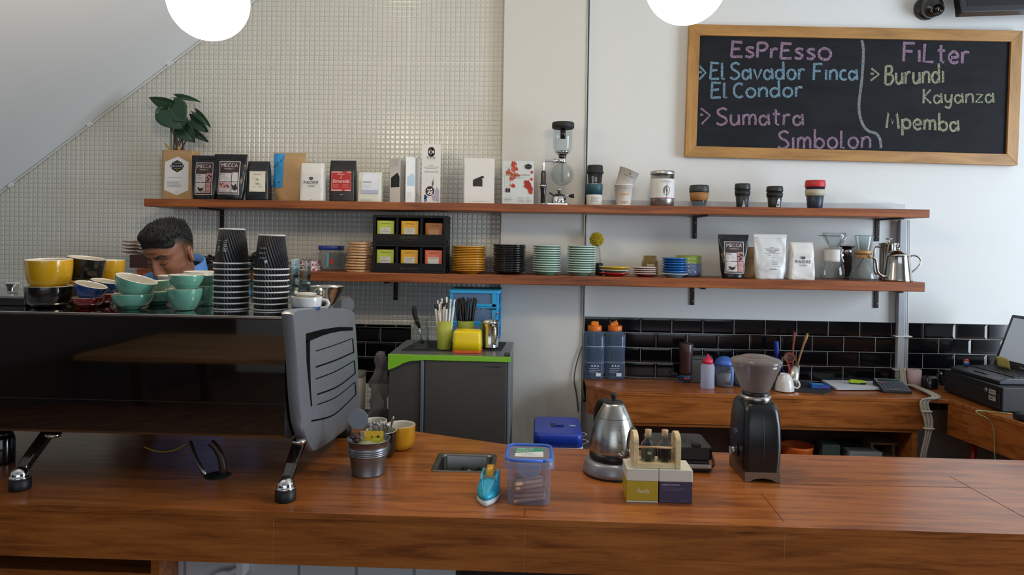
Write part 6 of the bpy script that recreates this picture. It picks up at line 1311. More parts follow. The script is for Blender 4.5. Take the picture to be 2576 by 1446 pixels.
    def write(s, x0, x1, yl, yr, cap, col, wpx, gap=.14, space=.35, slant=0, yt=None):
        tot = sum((G[c][0] + gap) if c != ' ' else space for c in s) - gap; k = (x1 - x0) / tot; out = []; x = x0
        for c in s:
            if c == ' ': x += space * k; continue
            for st in G[c][1]:
                out.append([L(x + p[0] * k + slant * p[1] * cap, yl + (yr - yl) * (x + p[0] * k - x0) / (x1 - x0) - p[1] * cap) for p in st])
            x += (G[c][0] + gap) * k
        pxm = P(2000, 200, -.022).x - P(1999, 200, -.022).x
        strokes('chalk_lettering', out, wpx * pxm, CH[col])
    write('EsPrEssO', 1840, 2091, 143, 151, 38, 'pink', 7); write('El', 1787, 1824, 199, 199, 41, 'blue', 6); write('Savador', 1837, 2024, 199, 200, 41, 'blue', 6); write('Finca', 2046, 2157, 201, 201, 40, 'blue', 6); write('El', 1789, 1830, 246, 246, 38, 'blue', 6); write('Condor', 1845, 2018, 245, 243, 38, 'blue', 6)
    write('Sumatra', 1802, 2021, 314, 315, 42, 'pink', 6); write('Simbolon', 1957, 2190, 374, 372, 44, 'pink', 6); write('FiLter', 2272, 2438, 154, 160, 46, 'pink', 7); write('Burundi', 2226, 2374, 212, 208, 46, 'yellow', 6); write('Kayanza', 2322, 2500, 260, 258, 36, 'yellow', 5); write('Mpemba', 2230, 2412, 322, 330, 40, 'yellow', 6)
    pxm = P(2000, 200, -.022).x - P(1999, 200, -.022).x
    for pts, col in (([(1760, 166), (1775, 183), (1759, 200)], 'blue'), ([(1763, 272), (1786, 290), (1765, 312)], 'pink'), ([(2192, 172), (2211, 187), (2190, 203)], 'yellow')):
        dot = [(pts[0][0] - 2, pts[1][1] - 2), (pts[0][0] + 6, pts[1][1] - 1)]; strokes('chalk_arrow', [[L(*p) for p in pts], [L(*p) for p in dot]], 5.5 * pxm, CH[col])
    strokes('chalk_divider', [[L(a.x, a.y) for a in smooth_path([(2168, 101, 0), (2172, 130, 0), (2168, 200, 0), (2161, 258, 0), (2163, 290, 0), (2172, 316, 0), (2186, 330, 0), (2204, 336, 0), (2214, 352, 0), (2216, 373, 0)], 5)]], 7 * pxm, CH['grey'])
chalkboard()
def dome():
    c = P(2345, 12, -.06); t = thing('dome_camera', 'small black dome security camera on the wall above the chalkboard', 'camera', (c.x, 0, c.z)); s = (c.y + 3.45) / FPX
    R_ = Matrix.Rotation(PI / 2, 4, 'X'); obj('wall_base', MB().lathe([(.056, .0005), (.056, .02), (.05, .03), (0, .03)], 36).xf(R_), M('#1d1c1c', .35), t)
    R2 = Matrix.Translation((.004, -.042, -.008)) @ Matrix.Rotation(.35, 4, 'Z') @ Matrix.Rotation(.4, 4, 'X'); hd = MB(); hd.ball((0, 0, 0), .05, .05, .05, 28, 16); obj('camera_ball', hd, M('#211f1e', .25, coat=.4), t, loc=(.004, -.05, -.008))
    lp = Matrix.Translation((.014, -.066, -.018)) @ Matrix.Rotation(-.3, 4, 'Z') @ Matrix.Rotation(PI / 2 + .45, 4, 'X'); obj('lens_ring', MB().lathe([(.030, .02), (.030, .036), (.024, .038), (.022, .034), (0, .034)], 30).xf(lp), M('#141313', .15, coat=.6), t); obj('lens', MB().lathe([(.012, .035), (.011, .040), (0, .042)], 24).xf(lp), M('#060606', .05, coat=1.0), t)
dome()
a, b = P(2419, 23, -.16), P(2640, 12, -.16)
t = thing('television', 'black screen edge in the top right corner above the chalkboard', 'television', ((a.x + b.x) / 2 + .30, -.13, a.z), rot=(-.15, -.04, 0)); 
wtv = (b.x - a.x) + .6; obj('screen_case', MB().box(-wtv / 2, wtv / 2, -.03, .02, .0, .62), M('#14161c', .35, coat=.3), t, bevel=.004); obj('screen', MB().box(-wtv / 2 + .03, wtv / 2 - .03, -.0315, -.0302, .03, .6), M('#0a0c10', .1), t); obj('wall_mount', MB().box(-.1, .1, .021, .12, .3, .45), BLACKMAT, t)
# ------------------------------------------------------------------ espresso machine seen from behind
YP = -1.72; YBK = -1.09
GLOSSBLACK = M('#0a0807', .06, coat=1.0, var=.0, spec=.9)
GLOSSBLACK.node_tree.nodes['Principled BSDF'].inputs['Coat IOR'].default_value = 2.1
ZT = P(370, 792, YP).z; ZBOT = P(370, 1106, YP).z
XS = P(747, 890, YP).x; XL = -1.78
machine = thing('espresso_machine', 'large black and steel espresso machine on the left of the bar counter, seen from behind', 'espresso machine', (0, 0, ZC))
def wz(z): return z - ZC
prof = [(YP + .05, ZBOT), (YP + .012, ZBOT + .010), (YP + .004, ZBOT + .03), (YP, ZBOT + .10), (YP, ZBOT + .2), (YP + .0, ZT - .006), (YP + .004, ZT - .001), (YBK, ZT - .001), (YBK, ZBOT + .12), (YBK + -.06, ZBOT)]
mb = MB().prism([(y, wz(z)) for y, z in prof], XL, XS - .03, 'x', sm=False)
for i in range(len(mb.s)): mb.s[i] = True
body = obj('back_panel', mb, GLOSSBLACK, machine); body.data.set_sharp_from_angle(angle=math.radians(22))
obj('cup_tray', MB().box(XL, XS - .032, YP + .006, YBK, wz(ZT) - .0008, wz(ZT) + .0012), metal('#c9c9c7', .07), machine)
obj('tray_edge', MB().box(XL, XS - .031, YP - .001, YP + .005, wz(ZT) - .004, wz(ZT) + .0025), metal('#d8d4cc', .25), machine, bevel=.001)
obj('panel_seam', MB().box(XL, XS - .03, YP - .0012, YP - .0002, wz(ZBOT) + .098, wz(ZBOT) + .0995), M('#241c17', .4), machine)
sidepts = [(735.6, 790), (743, 780.5), (769, 775.7), (821, 773), (870, 777), (890.6, 784), (894, 801), (900, 890.7), (903.7, 984), (903.7, 1021), (896, 1051), (870, 1081), (832.7, 1111), (795, 1134.5), (786, 1132.7), (773, 1111), (758, 1058.7), (750.5, 984), (745, 890.7)]
XO = XS + .002
pl = [PX(a, b, XO) for a, b in sidepts]; pl2 = [(p.y, wz(p.z)) for p in pl]
SIDE = M('#8e9197', .42, .55, var=.06, scale=40)
mb = MB(); cy = sum(p[0] for p in pl2) / len(pl2); czz = sum(p[1] for p in pl2) / len(pl2)
def ringp(k, x): return [(x, cy + (a - cy) * k, czz + (b - czz) * k) for a, b in [(v.x, v.y) for v in smooth_path([(p[0], p[1], 0) for p in pl2 + [pl2[0]]], 3)[:-1]]]
mb.loft([ringp(.97, XO - .03), ringp(.995, XO - .028), ringp(1, XO - .022), ringp(1, XO - .006), ringp(.985, XO), ringp(.9, XO + .001)], sm=True)
sp = obj('side_panel', mb, SIDE, machine); sp.data.set_sharp_from_angle(angle=math.radians(40))
DARKSLOT = M('#0a0a0b', .85, var=0, spec=.1)
pr = Print(lambda y, z: (XO + .001, y, z), out=(1, 0, 0), lift=.0006)
q = lambda *pts: [(v.y, wz(v.z)) for v in [PX(a, b, XO) for a, b in pts]]
pr.poly(q((768.5, 839), (787, 834), (806.6, 829), (830, 825), (851, 822), (886, 822.7), (887, 831), (855, 833), (830, 838), (810, 844), (778.6, 857), (768.5, 862)), DARKSLOT); pr.poly(q((768.5, 858), (778.6, 857), (778.6, 909), (781, 984), (784, 1021), (781, 1023), (777, 984), (770, 909)), DARKSLOT)
sm_ = lambda pts: [(v.x, v.y) for v in smooth_path([(a, b, 0) for a, b in pts], 5)]
for pts, wd_ in (([(793.5, 883), (840, 868), (884, 851.5)], .0028), ([(793.5, 923), (845, 905), (890, 885)], .0046), ([(793.5, 953), (845, 933), (889, 907.5)], .0032), ([(797, 992), (848, 972), (892, 939)], .0046), ([(797, 1017.6), (845, 998), (890.6, 961.6)], .0032), ([(782, 1058.7), (840, 1042), (894, 991.5)], .0046)):
    pr.line(sm_(q(*pts)), wd_, DARKSLOT)
for a, b in (((886, 851), (889, 886)), ((890, 907), (893, 940)), ((892, 961), (894.5, 993))): pr.line(q(a, b), .012, DARKSLOT)
obj('vent_slots', pr.mb, pr.mats, sp)
def leg(px, pyf, x_off=0):
    f = PZ(px, pyf, ZC); x = f.x; y = f.y
    lg = obj('leg', MB().loft([[(x + a * w_, y + yy + .004, z + b * .012) for a, b in ((-1, -1), (1, -1), (1, 1), (-1, 1))] for yy, z, w_ in ((0, .045, .013), (.03, .07, .015), (.11, .125, .016), (.15, .15, .017), (.18, wz(ZBOT) + .006, .017))], sm=False), M('#17120f', .15, coat=.6), machine, bevel=.004)
    obj('rubber_foot', MB().lathe([(.024, 0), (.0255, .003), (.0255, .026), (.022, .028), (0, .028)], 30, (x, y, 0)), M('#101013', .5), lg)
    obj('chrome_cap', MB().lathe([(.0235, .028), (.0235, .034), (.021, .035), (.021, .038), (.019, .046), (.012, .054), (0, .057)], 30, (x, y, 0)), CHROME, lg)
leg(718, 1258); leg(50, 1230)
for px in (718, 50):
    x = PZ(px, 1245, ZC).x; lg = obj('leg', MB().loft([[(x + a * w_, yy, z + b * .012) for a, b in ((-1, -1), (1, -1), (1, 1), (-1, 1))] for yy, z, w_ in ((-1.18, .045, .013), (-1.24, .10, .015), (-1.32, wz(ZBOT) + .004, .016))], sm=False), M('#17120f', .15, coat=.6), machine, bevel=.004)
    obj('rubber_foot', MB().lathe([(.0255, 0), (.0255, .026), (.018, .045), (0, .05)], 24, (x, -1.18, 0)), M('#101013', .5), lg)
for px, py in ((135, 1098), (752, 1112)):
    p = P(px, py, YP + .035); obj('leg_bolt', MB().lathe([(.016, -.006), (.020, 0), (.018, .003), (0, .004)], 24, (p.x, p.y, wz(ZBOT) - .003)), CHROME, machine)
hole = PZ(548, 1196, ZC)
obj('drain_hole', MB().lathe([(.035, .0004), (.035, .0012), (0, .0012)], 28, (hole.x + .0, hole.y, 0)), M('#050403', .8, var=0), machine)
a = PZ(512, 1196, ZC); obj('braided_hose', MB().tube(smooth_path([P(478, 1112, a.y + .05) - Vector((0, 0, ZC)), P(492, 1150, a.y + .02) - Vector((0, 0, ZC)), P(508, 1180, a.y) - Vector((0, 0, ZC)), a - Vector((0, 0, ZC)) + Vector((.004, 0, .003))], 6), .0065, 10), metal('#8f8f90', .4), machine)
a = PZ(560, 1190, ZC); rp = smooth_path([P(530, 1112, a.y) - Vector((0, 0, ZC)), P(545, 1128, a.y) - Vector((0, 0, ZC)), P(556, 1150, a.y) - Vector((0, 0, ZC)), P(561, 1175, a.y) - Vector((0, 0, ZC)), a - Vector((0, 0, ZC)) + Vector((0, 0, .003))], 14)
obj('ribbed_hose', MB().tube(rp, [.009 + .002 * (i % 2) for i in range(len(rp))], 10), M('#3a2018', .4), machine)
obj('yellow_wire', MB().tube(smooth_path([P(362, 1124, -1.55) - Vector((0, 0, ZC)), P(400, 1136, -1.55) - Vector((0, 0, ZC)), P(440, 1132, -1.55) - Vector((0, 0, ZC)), P(468, 1116, -1.55) - Vector((0, 0, ZC))], 5), .002, 6), M('#b08a1c', .5), machine)
cvr = MB(); p0, p1 = P(-60, 760, -1.42), P(66, 752, -1.42); p1 = P(64, 752, -1.58); cvr.box(XL, p1.x, -1.58, -1.34, wz(ZT) + .0015, wz(ZT) + .021); obj('raised_cover', cvr, M('#1a1512', .2), machine, bevel=.003)
obj('cover_top', MB().box(XL, p1.x + .002, -1.582, -1.34, wz(ZT) + .0215, wz(ZT) + .029), metal('#a9aaab', .3), machine, bevel=.002)
p = P(32, 722, -1.50); lv = MB().loft([[(p.x + a * k, -1.50 + b * .012, z) for a, b in ((-1, -1), (1, -1), (1, 1), (-1, 1))] for z, k in ((wz(ZT) + .0295, .010), (wz(p.z) , .011), (wz(p.z) + .010, .016), (wz(p.z) + .014, .016))], sm=False); obj('lever', lv, CHROME, machine, bevel=.004)
p = P(872, 768, -1.2); obj('steam_knob', MB().tube([(p.x - .02, p.y + .02, wz(p.z)), (p.x, p.y, wz(p.z)), (p.x + .003, p.y - .003, wz(p.z))], [.030, .030, .026], 28).tube([(p.x - .02, p.y + .02, wz(p.z)), (p.x - .05, p.y + .05, wz(ZT) - .03)], .012, 12), M('#45403d', .5), machine)
c = PZ(6, 1163, ZC); t = thing('canister', 'glossy black cylinder under the espresso machine at the left edge', 'canister', c); obj('canister_body', MB().lathe([(.030, 0), (.031, .004), (.031, .07), (.027, .078), (0, .08)], 32), M('#0c0c0e', .12, coat=.6), t); obj('canister_lid', MB().lathe([(.028, .0785), (.022, .09), (0, .092)], 32), M('#1c1d20', .25), t)

# ------------------------------------------------------------------ crockery on the machine
ZTT = ZT + .0016
CREAM = M('#d9d2c4', .22, coat=.5, var=.02)
def cup_mb(r, h, rb, bulge=.5, th=.0045):
    pts = [(0, .002), (rb * .72, .002), (rb * .78, 0), (rb * .86, .0015)]
    for i in range(9):
        a = i / 8; k = math.sin(a * PI / 2) ** bulge if bulge < 1 else a; pts.append((rb * .9 + (r - rb * .9) * k, .004 + (h - .006) * a))
    n0 = len(pts); pts += [(r, h - .001), (r - th * .4, h), (r - th, h - .002)]
    for i in range(6):
        a = 1 - i / 6; k = math.sin(a * PI / 2) ** bulge if bulge < 1 else a; pts.append((rb * .84 + (r - th - rb * .84) * k, .008 + (h - .012) * a))
    pts.append((0, .008)); return MB().lathe(pts, 44, mis=[0] * n0 + [1] * (len(pts) - 1 - n0))
def ccup(pxc, wpx, Y, z0, hpx, rb, col, label, tilt=0, bulge=.4, group='cups on the espresso machine', handle=None, tx=0, rim=0):
    c = P(pxc, 740, Y); s = (Y + 3.45) / FPX; r = wpx / 2 * s; h = hpx * s
    if rim: h = P(pxc, rim, Y).z - z0
    m = M(col, .2, coat=.6, var=.03)
    if handle is None: return tag(obj('ceramic_cup', cup_mb(r, h, r * rb, bulge), [m, CREAM], loc=(c.x, Y, z0), rot=(tx, tilt, 0)), label, 'cup', group), r, h
    t = thing('ceramic_cup', label, 'cup', (c.x, Y, z0), handle, group); obj('cup_wall', cup_mb(r, h, r * rb, bulge), [m, CREAM], t)
    obj('handle', MB().tube(smooth_path([(r * .93, 0, h * .78), (r * 1.3, 0, h * .74), (r * 1.42, 0, h * .5), (r * 1.25, 0, h * .26), (r * .88, 0, h * .22)], 5), .0045, 8), m, t); return t, r, h
YEL, BLK, GRN, BLU, RED = '#d9a21a', '#17120f', '#6fae96', '#27457a', '#8c1a1c'
A_, B_, C_ = -1.585, -1.475, -1.37
o, r, h = ccup(124, 110, A_, ZTT, 54, .8, BLK, 'wide black cup at the far left under the largest yellow cup', bulge=.3)
ccup(124, 108, A_, ZTT + h * .93, 72, .78, YEL, 'largest yellow cup standing in a black cup at the left of the machine top', bulge=.35, tx=.04)
o, r, h = ccup(207, 96, B_, ZTT, 60, .8, YEL, 'yellow cup hidden under the tilted black cup', bulge=.35)
ccup(209, 88, B_, ZTT + h * .86, 66, .8, BLK, 'black cup tilted to the right between the two yellow cups', tilt=.13, bulge=.3)
o, r, h = ccup(271, 78, C_, ZTT, 52, .8, BLK, 'black cup under the right yellow cup, mostly hidden', bulge=.3)
ccup(271, 78, C_, ZTT + h * .9, 56, .8, YEL, 'yellow cup at the back right of the yellow and black group', bulge=.35)
o, r, h = ccup(221, 74, A_ - .012, ZTT, 28, .62, RED, 'small dark red cup under the front tilted blue cup', bulge=.45)
ccup(219, 76, A_ - .012, ZTT + h * .72, 42, .55, BLU, 'front small blue cup tilted right on a red cup', tilt=.27, bulge=.5)
o, r, h = ccup(262, 62, A_ + .075, ZTT, 30, .62, RED, 'small dark red cup under the rear tilted blue cup', bulge=.45)
ccup(256, 66, A_ + .075, ZTT + h * .76, 40, .55, BLU, 'rear small blue cup tilted right behind the front blue cup', tilt=.2, bulge=.5)
o, r, h = ccup(334, 98, A_ - .02, ZTT, 40, .52, GRN, 'left front mint green cup under a tilted green cup', bulge=.5)
ccup(331, 100, A_ - .02, ZTT + h * .78, 50, .5, GRN, 'mint green cup tilted right at the left of the green cups', tilt=.29, bulge=.5)
o, r, h = ccup(397, 92, B_, ZTT, 36, .55, GRN, 'mint green cup under the cup behind the tilted green one', bulge=.5)
ccup(390, 86, B_, ZTT + h * .88, 40, .5, GRN, 'mint green cup behind the tilted green one, leaning slightly left', tilt=-.08, bulge=.5, rim=706)
o, r, h = ccup(465, 84, A_ - .02, ZTT, 55, .62, GRN, 'mint green tulip cup under the upright green cup beside the paper cups', bulge=.85)
ccup(468, 85, A_ - .02, ZTT + h * .97, 50, .66, GRN, 'upright mint green tulip cup on top, nearest the paper cup stacks', bulge=.85, rim=690)
o, r, h = ccup(518, 76, B_, ZTT, 52, .62, GRN, 'mint green cup under another, partly hidden by the left paper cup stack', bulge=.6)
ccup(520, 78, B_, ZTT + h * .98, 54, .62, GRN, 'top mint green cup partly hidden by the left paper cup stack', bulge=.6, rim=690)
for px, w_, lab1, lab2 in ((428, 60, 'white cup hidden under the rear left white cup', 'white cup peeping out behind the mint green cups in front of the barista'), (500, 74, 'white cup hidden under the rear right white cup', 'white cup behind the mint green cups beside the left paper cup stack')):
    o, r, h = ccup(px, w_, -1.30, ZTT, 40, .62, '#d6d1c8', lab1, bulge=.6); ccup(px, w_, -1.30, ZTT + h * .95, (P(px, 692 if px < 450 else 682, -1.30).z - ZTT - h * .95) * FPX / 2.15, .62, '#d6d1c8', lab2, bulge=.6)
# inverted paper cups
PC_RIM = M('#dcd8d4', .5)
def papercups(pxc, n, wr, wt, hpx, step, Y, where, extra):
    s = (Y + 3.45) / FPX; c = P(pxc, 680, Y); R_, r_, H = wr / 2 * s, wt / 2 * s, hpx * s; base = None
    for i in range(n):
        lab = 'black ridged paper cup turned upside down, %s of the %s stack' % (ordinal(n - 1 - i, n), where)
        if base is None:
            t = thing('paper_cup', lab, 'cup', (c.x, Y, ZTT), 0, where + ' stack of black paper cups')
            obj('cup_wall', MB().lathe([(R_ * .985, .002), (r_ * 1.0, H), (r_ * .94, H), (r_ * .93, H - .006), (0, H - .006)], 44), RIDGED2, t)
            rim = MB(); rim.tube([(R_ * math.cos(2 * PI * k / 40), R_ * math.sin(2 * PI * k / 40), .0022) for k in range(41)], .0022, 8); obj('rolled_rim', rim, PC_RIM, t); base = t
        else: t = dup(base, (c.x, Y, ZTT + i * step * s), label=lab)
    tp = MB().lathe([(r_ * .90, H - .0005), (r_ * 1.012, H - .0035), (r_ * 1.012, H), (r_ * .93, H + .0008)], 44); obj('base_rim', tp, PC_RIM, t)
    pr = Wrap(wrap(R_ * .985, r_, .002, H, off=.0012)); extra(pr, H); obj('printing', pr.mb, pr.mats, t)
RIDGED2 = ridged('#121216', '#55565d', 260., 34.)
WP = M('#d0d1d6', .5, var=0)
def three(pr, H):
    vtext(pr, 'THREE', -.15, H * .52, .0085, WP, -PI / 2); vtext(pr, '6 - SIX', -.62, H * .52, .0085, WP, -PI / 2)
def small(pr, H):
    for i, s_ in enumerate(('TRAVEL', 'BRIGHT', 'COFFEE')): T(pr, s_, -.25, H * (.60 - .14 * i), .5, .0042, WP)
    pr.disc(-.02, H * .25, .06, WP, .003); pr.disc(.08, H * .25, .06, WP, .003); pr.poly([(-.08, H * .24), (.03, H * .18), (.14, H * .24)], WP)
papercups(583, 9, 86, 63, 89, 14.4, -1.55, 'taller left', three)
papercups(683, 8, 85, 65, 88, 14.6, -1.55, 'shorter right', small)
# stacked clear tumblers
FACET = glass('#f6fafa', 1.5)
for px, Y, n, lab in ((636, -1.44, 4, 'clear stack between the paper cups'), (726, -1.47, 4, 'clear stack just right of the paper cups'), (757, -1.40, 4, 'clear stack beside the steel bowl')):
    s = (Y + 3.45) / FPX; r = .031; c = P(px, 700, Y); base = None
    for i in range(n):
        m = MB().lathe([(0, .004), (r * .72, 0), (r * .76, .004), (r, .072), (r * .94, .072), (r * .72, .012), (0, .010)], 12, sm=False)
        l2 = 'faceted tumbler, %s of the %s' % (ordinal(n - 1 - i, n), lab)
        if base is None: base = tag(obj('glass_tumbler', m, FACET, loc=(c.x, Y, ZTT)), l2, 'glass', lab)
        else: o = base.copy(); COL.objects.link(o); o['label'] = l2; o.location = (c.x, Y, ZTT + i * .021)
t, r, h = ccup(772, 78, -1.56, ZTT, 36, .8, '#d9d8d6', 'white square-handled cup with a blue base beside the machine side panel', bulge=.3, handle=0)
obj('blue_base', MB().lathe([(r * .84, .004), (r * .93, .012), (r * .935, .0125), (r * .86, .003)], 36), M('#39558c', .4), t)
ccup(768, 56, -1.555, ZTT + h + .0004, 8, .9, '#d9d8d6', 'shallow white lid lying on the white cup by the side panel', bulge=.4)
c = P(822, 745, -1.42); s = (-1.42 + 3.45) / FPX
for j, (k, hh, lab) in enumerate(((.86, 40, 'lower steel bowl behind the machine side panel'), (1, 40, 'upper steel bowl nested in another behind the machine side panel'))):
    r = 46 * s * k; h = hh * s; tag(obj('steel_bowl', MB().lathe([(0, .001), (r * .4, 0), (r * .55, h * .2), (r * .80, h * .6), (r * .86, h * .64), (r * .92, h * .95), (r, h), (r * .97, h * .99), (r * .82, h * .62), (r * .5, h * .2), (0, .004)], 44), STEEL, loc=(c.x, -1.42, ZTT + .012 * j)), lab, 'bowl', 'nested steel bowls')

# ------------------------------------------------------------------ things on the bar counter
def onc(px, py): return PZ(px, py, ZC)
ZCC = ZC + .0005
def bucket():
    c = onc(926, 1190); c.y += .0; s = (c.y + 3.45) / FPX; R_, r_ = 52 * s, 41 * s; H = 90 * s
    t = thing('metal_bucket', 'small grey metal bucket of sugar packets beside the espresso machine', 'bucket', (c.x, c.y, ZCC)); pf = [(r_ * .97, 0), (r_, .002), (r_ * .985, .004)]
    f = lambda a: r_ + (R_ - r_) * a
    pf += [(f(.45), H * .45), (f(.5) + .0006, H * .52)]
    for k in range(4): a = .55 + .055 * k; pf += [(f(a), H * a), (f(a) + .0022, H * (a + .016)), (f(a) + .0022, H * (a + .03)), (f(a), H * (a + .046))]
    pf += [(f(.82), H * .82), (f(.96), H * .965), (R_ + .002, H * .975), (R_ + .0035, H * .99), (R_ + .001, H), (f(.95), H * .97), (r_ * .97, .006), (0, .006)]
    obj('bucket_wall', MB().lathe(pf, 48), metal('#8f9194', .42), t)
    rnd = random.Random(6); z = ZCC + H * .86
    fill = tag(obj('sugar_packets', MB().lathe([(0, .004), (r_ * .9, .0), (f(.7) * .9, H * .8), (0, H * .82)], 24), M('#b9bf9a', .8), loc=(c.x, c.y, ZCC + .007)), 'heap of sugar packets filling the metal bucket below the top layer', 'packets', kind='stuff')
    def pk(dx, dy, dz, sx, sz, col, lab, rx, rz):
        tt = tag(obj('sugar_packet', MB().box(-sx / 2, sx / 2, -.001, .001, -sz / 2, sz / 2), M(col, .6, var=.04), loc=(c.x + dx, c.y + dy, z + dz), rot=(rx, 0, rz)), lab, 'packet', 'sugar packets in the bucket'); return tt
    y1 = tag(obj('tea_bag_packet', MB().box(-.026, .026, -.001, .001, -.02, .022), M('#dfb414', .5), loc=(c.x + .012, c.y + .012, z + .007), rot=(-.25, 0, 0)), 'large yellow packet standing at the back of the metal bucket', 'packet')
    pr = Print(lambda x, zz_: (x, -.0012, zz_)); pr.disc(-.006, .006, .0025, '#3a2a12'); pr.rect(.008, .016, .003, .010, '#3a2a12', 1); obj('printing', pr.mb, pr.mats, y1)
    pk(.024, -.004, .004, .022, .022, '#b9b51e', 'olive yellow packet leaning on the large yellow packet', -.4, .1); pk(-.002, -.028, -.006, .016, .022, '#c9d860', 'lime green sugar packet at the front of the bucket', -.5, .5); pk(-.02, -.03, -.008, .02, .018, '#4f8a96', 'teal blue sugar packet at the front left of the bucket', -.8, -.3)
    pk(-.012, -.034, -.006, .007, .024, '#c98f5c', 'small orange-brown paper stick among the sugar packets', -.3, .3); pk(.018, -.03, -.008, .034, .014, '#bcdde2', 'pale blue sugar packet lying at the front right of the bucket', -1.1, .25); pk(.034, -.012, -.007, .03, .014, '#d5dccd', 'whitish sugar packet at the right of the bucket', -1.0, -.2); pk(-.03, -.012, -.008, .024, .016, '#7f9a3a', 'dark green sugar packet at the left of the bucket', -1.0, .2); pk(.006, -.015, -.006, .03, .02, '#d2d39a', 'pale cream sugar packet in the middle of the bucket', -1.1, -.1)
    fl = MB(); 
    for i in range(9):
        a = rnd.uniform(0, 6.28); q = rnd.uniform(0, .016); p = (q * math.cos(a), q * .8 * math.sin(a), rnd.uniform(-.004, .02)); fl.ball(p, rnd.uniform(.008, .011), None, rnd.uniform(.006, .009), 12, 8)
    tag(obj('artificial_flower', fl, M('#4a3434', .6, var=.15), loc=(c.x - .034, c.y - .004, z + .003)), 'dark brown cloth-like cluster at the left of the metal bucket', 'decoration')
    sg = thing('sign_disc', 'round grey blank sign on a peg rising from the metal bucket', 'sign', (c.x - .022, c.y + .008, z - .004)); cz = P(901, 1054, c.y + .008).z - (z - .004); cxx = P(901, 1054, c.y + .008).x - sg.location.x
    obj('disc', MB().tube([(cxx, .0015, cz), (cxx, -.0015, cz)], [.0285, .0285], 40).xf(Matrix.Identity(4)), M('#8a9097', .5, var=.05), sg); obj('peg', MB().tube([(cxx * .5 + .003, 0, 0), (cxx, .003, cz - .02)], .0025, 8), M('#7a5a40', .6), sg); obj('peg_clip', MB().box(-.004, .010, -.002, .006, .018, .032), M('#b79a72', .6), sg, bevel=.001)
bucket()
def mug(px, py, w_, hpx, col, label, ang, rb=.8):
    c = onc(px, py); s = (c.y + 3.45) / FPX; r, h = w_ / 2 * s, hpx * s; t = thing('mug', label, 'mug', (c.x, c.y, ZCC), ang, 'mugs beside the metal bucket'); m = M(col, .2, coat=.6, var=.03)
    obj('mug_wall', cup_mb(r, h, r * rb, .22), [m, CREAM], t)
    obj('handle', MB().tube(smooth_path([(r * .95, 0, h * .78), (r * 1.35, 0, h * .72), (r * 1.45, 0, h * .5), (r * 1.3, 0, h * .3), (r * .95, 0, h * .25)], 5), .005, 8), m, t); return c, r, h
mug(1007, 1127, 75, 61, '#dda01c', 'yellow mug behind the black mug beside the metal bucket', 2.2)
cw, rw, hw_ = mug(944, 1117, 58, 62, '#cfc8bc', 'white mug behind the spoons and the metal bucket', 1.8)
cb, rb_, hb_ = mug(958, 1146, 80, 66, '#15110f', 'black mug full of spoons between the metal bucket and the yellow mug', 2.6)
sps = [((990, 1047), (975, 1110), .0035, 'upright steel spoon handle at the right of the black mug'), ((929, 1063), (950, 1120), .008, 'steel spoon with rounded end at the left of the black mug'), ((938, 1058), (955, 1120), .007, 'steel spoon second from the left in the black mug'), ((947, 1060), (960, 1118), .008, 'steel spoon in the middle of the black mug'), ((957, 1056), (962, 1118), .004, 'thin white plastic spoon handle in the black mug'), ((965, 1062), (966, 1120), .007, 'steel spoon right of the white plastic handle in the black mug'), ((973, 1062), (970, 1118), .008, 'steel spoon beside the upright handle in the black mug')]
for i, (a, b, wd_, lab) in enumerate(sps):
    yy = cb.y + (.006 if i else -.012) + .003 * (i % 3); A2 = P(*a, yy); B2 = P(*b, yy); B2.z = max(B2.z, ZCC + .012); d = A2 - B2
    mbs = MB(); rsq = [.0022, .0022, .003, wd_ * .8, wd_, wd_ * .7, .001]; ks = [0, .4, .55, .68, .82, .94, 1]
    if i == 0: rsq = [.002, .002, .0022, .003, .004, .0042, .0012]
    mbs.tube([Vector((0, 0, 0)) + d * k for k in ks], rsq, 10); mbs.xf(Matrix.Diagonal((1, .35, 1, 1)))
    tag(obj('spoon', mbs, M('#d8d6d2', .5) if i == 4 else STEEL, loc=B2), lab, 'spoon', 'spoons in the black mug')
# sink basin let into the counter
t = thing('sink_basin', 'small rectangular steel basin let into the bar counter', 'sink', ((SX0 + SX1) / 2, (SY0 + SY1) / 2, ZC)); a, b = (SX1 - SX0) / 2, (SY1 - SY0) / 2
out, inn = rrect(-a - .006, a + .006, -b - .006, b + .006, .012), rrect(-a + .008, a - .008, -b + .006, b - .006, .018)
rings = [[(x, y, z) for x, y in pts] for pts, z in ((out, .0004), (out, .0022), ([(x * .985, y * .98) for x, y in out], .003), (inn, .0018), ([(x * .98, y * .97) for x, y in inn], -.004), ([(x * .94, y * .92) for x, y in inn], -.075), ([(x * .88, y * .85) for x, y in inn], -.085))]
obj('basin', MB().loft(rings, c0=False), metal('#7d7b77', .33), t)
rz = MB()
for k in range(3): rz.obox((0, 0, 0), .10, .006, .004, k * PI / 3)
obj('rinser_bars', rz, M('#3a3834', .35, .6), t, loc=(.012, -.0, -.03)); obj('rinser_nozzle', MB().lathe([(.006, -.03), (.006, -.022), (.003, -.02), (0, -.02)], 16, (.012, 0, 0)), M('#c9bda0', .3, .5), t); obj('rinser_stem', MB().tube([(.012, 0, -.084), (.012, 0, -.03)], .005, 10), STEEL, t)
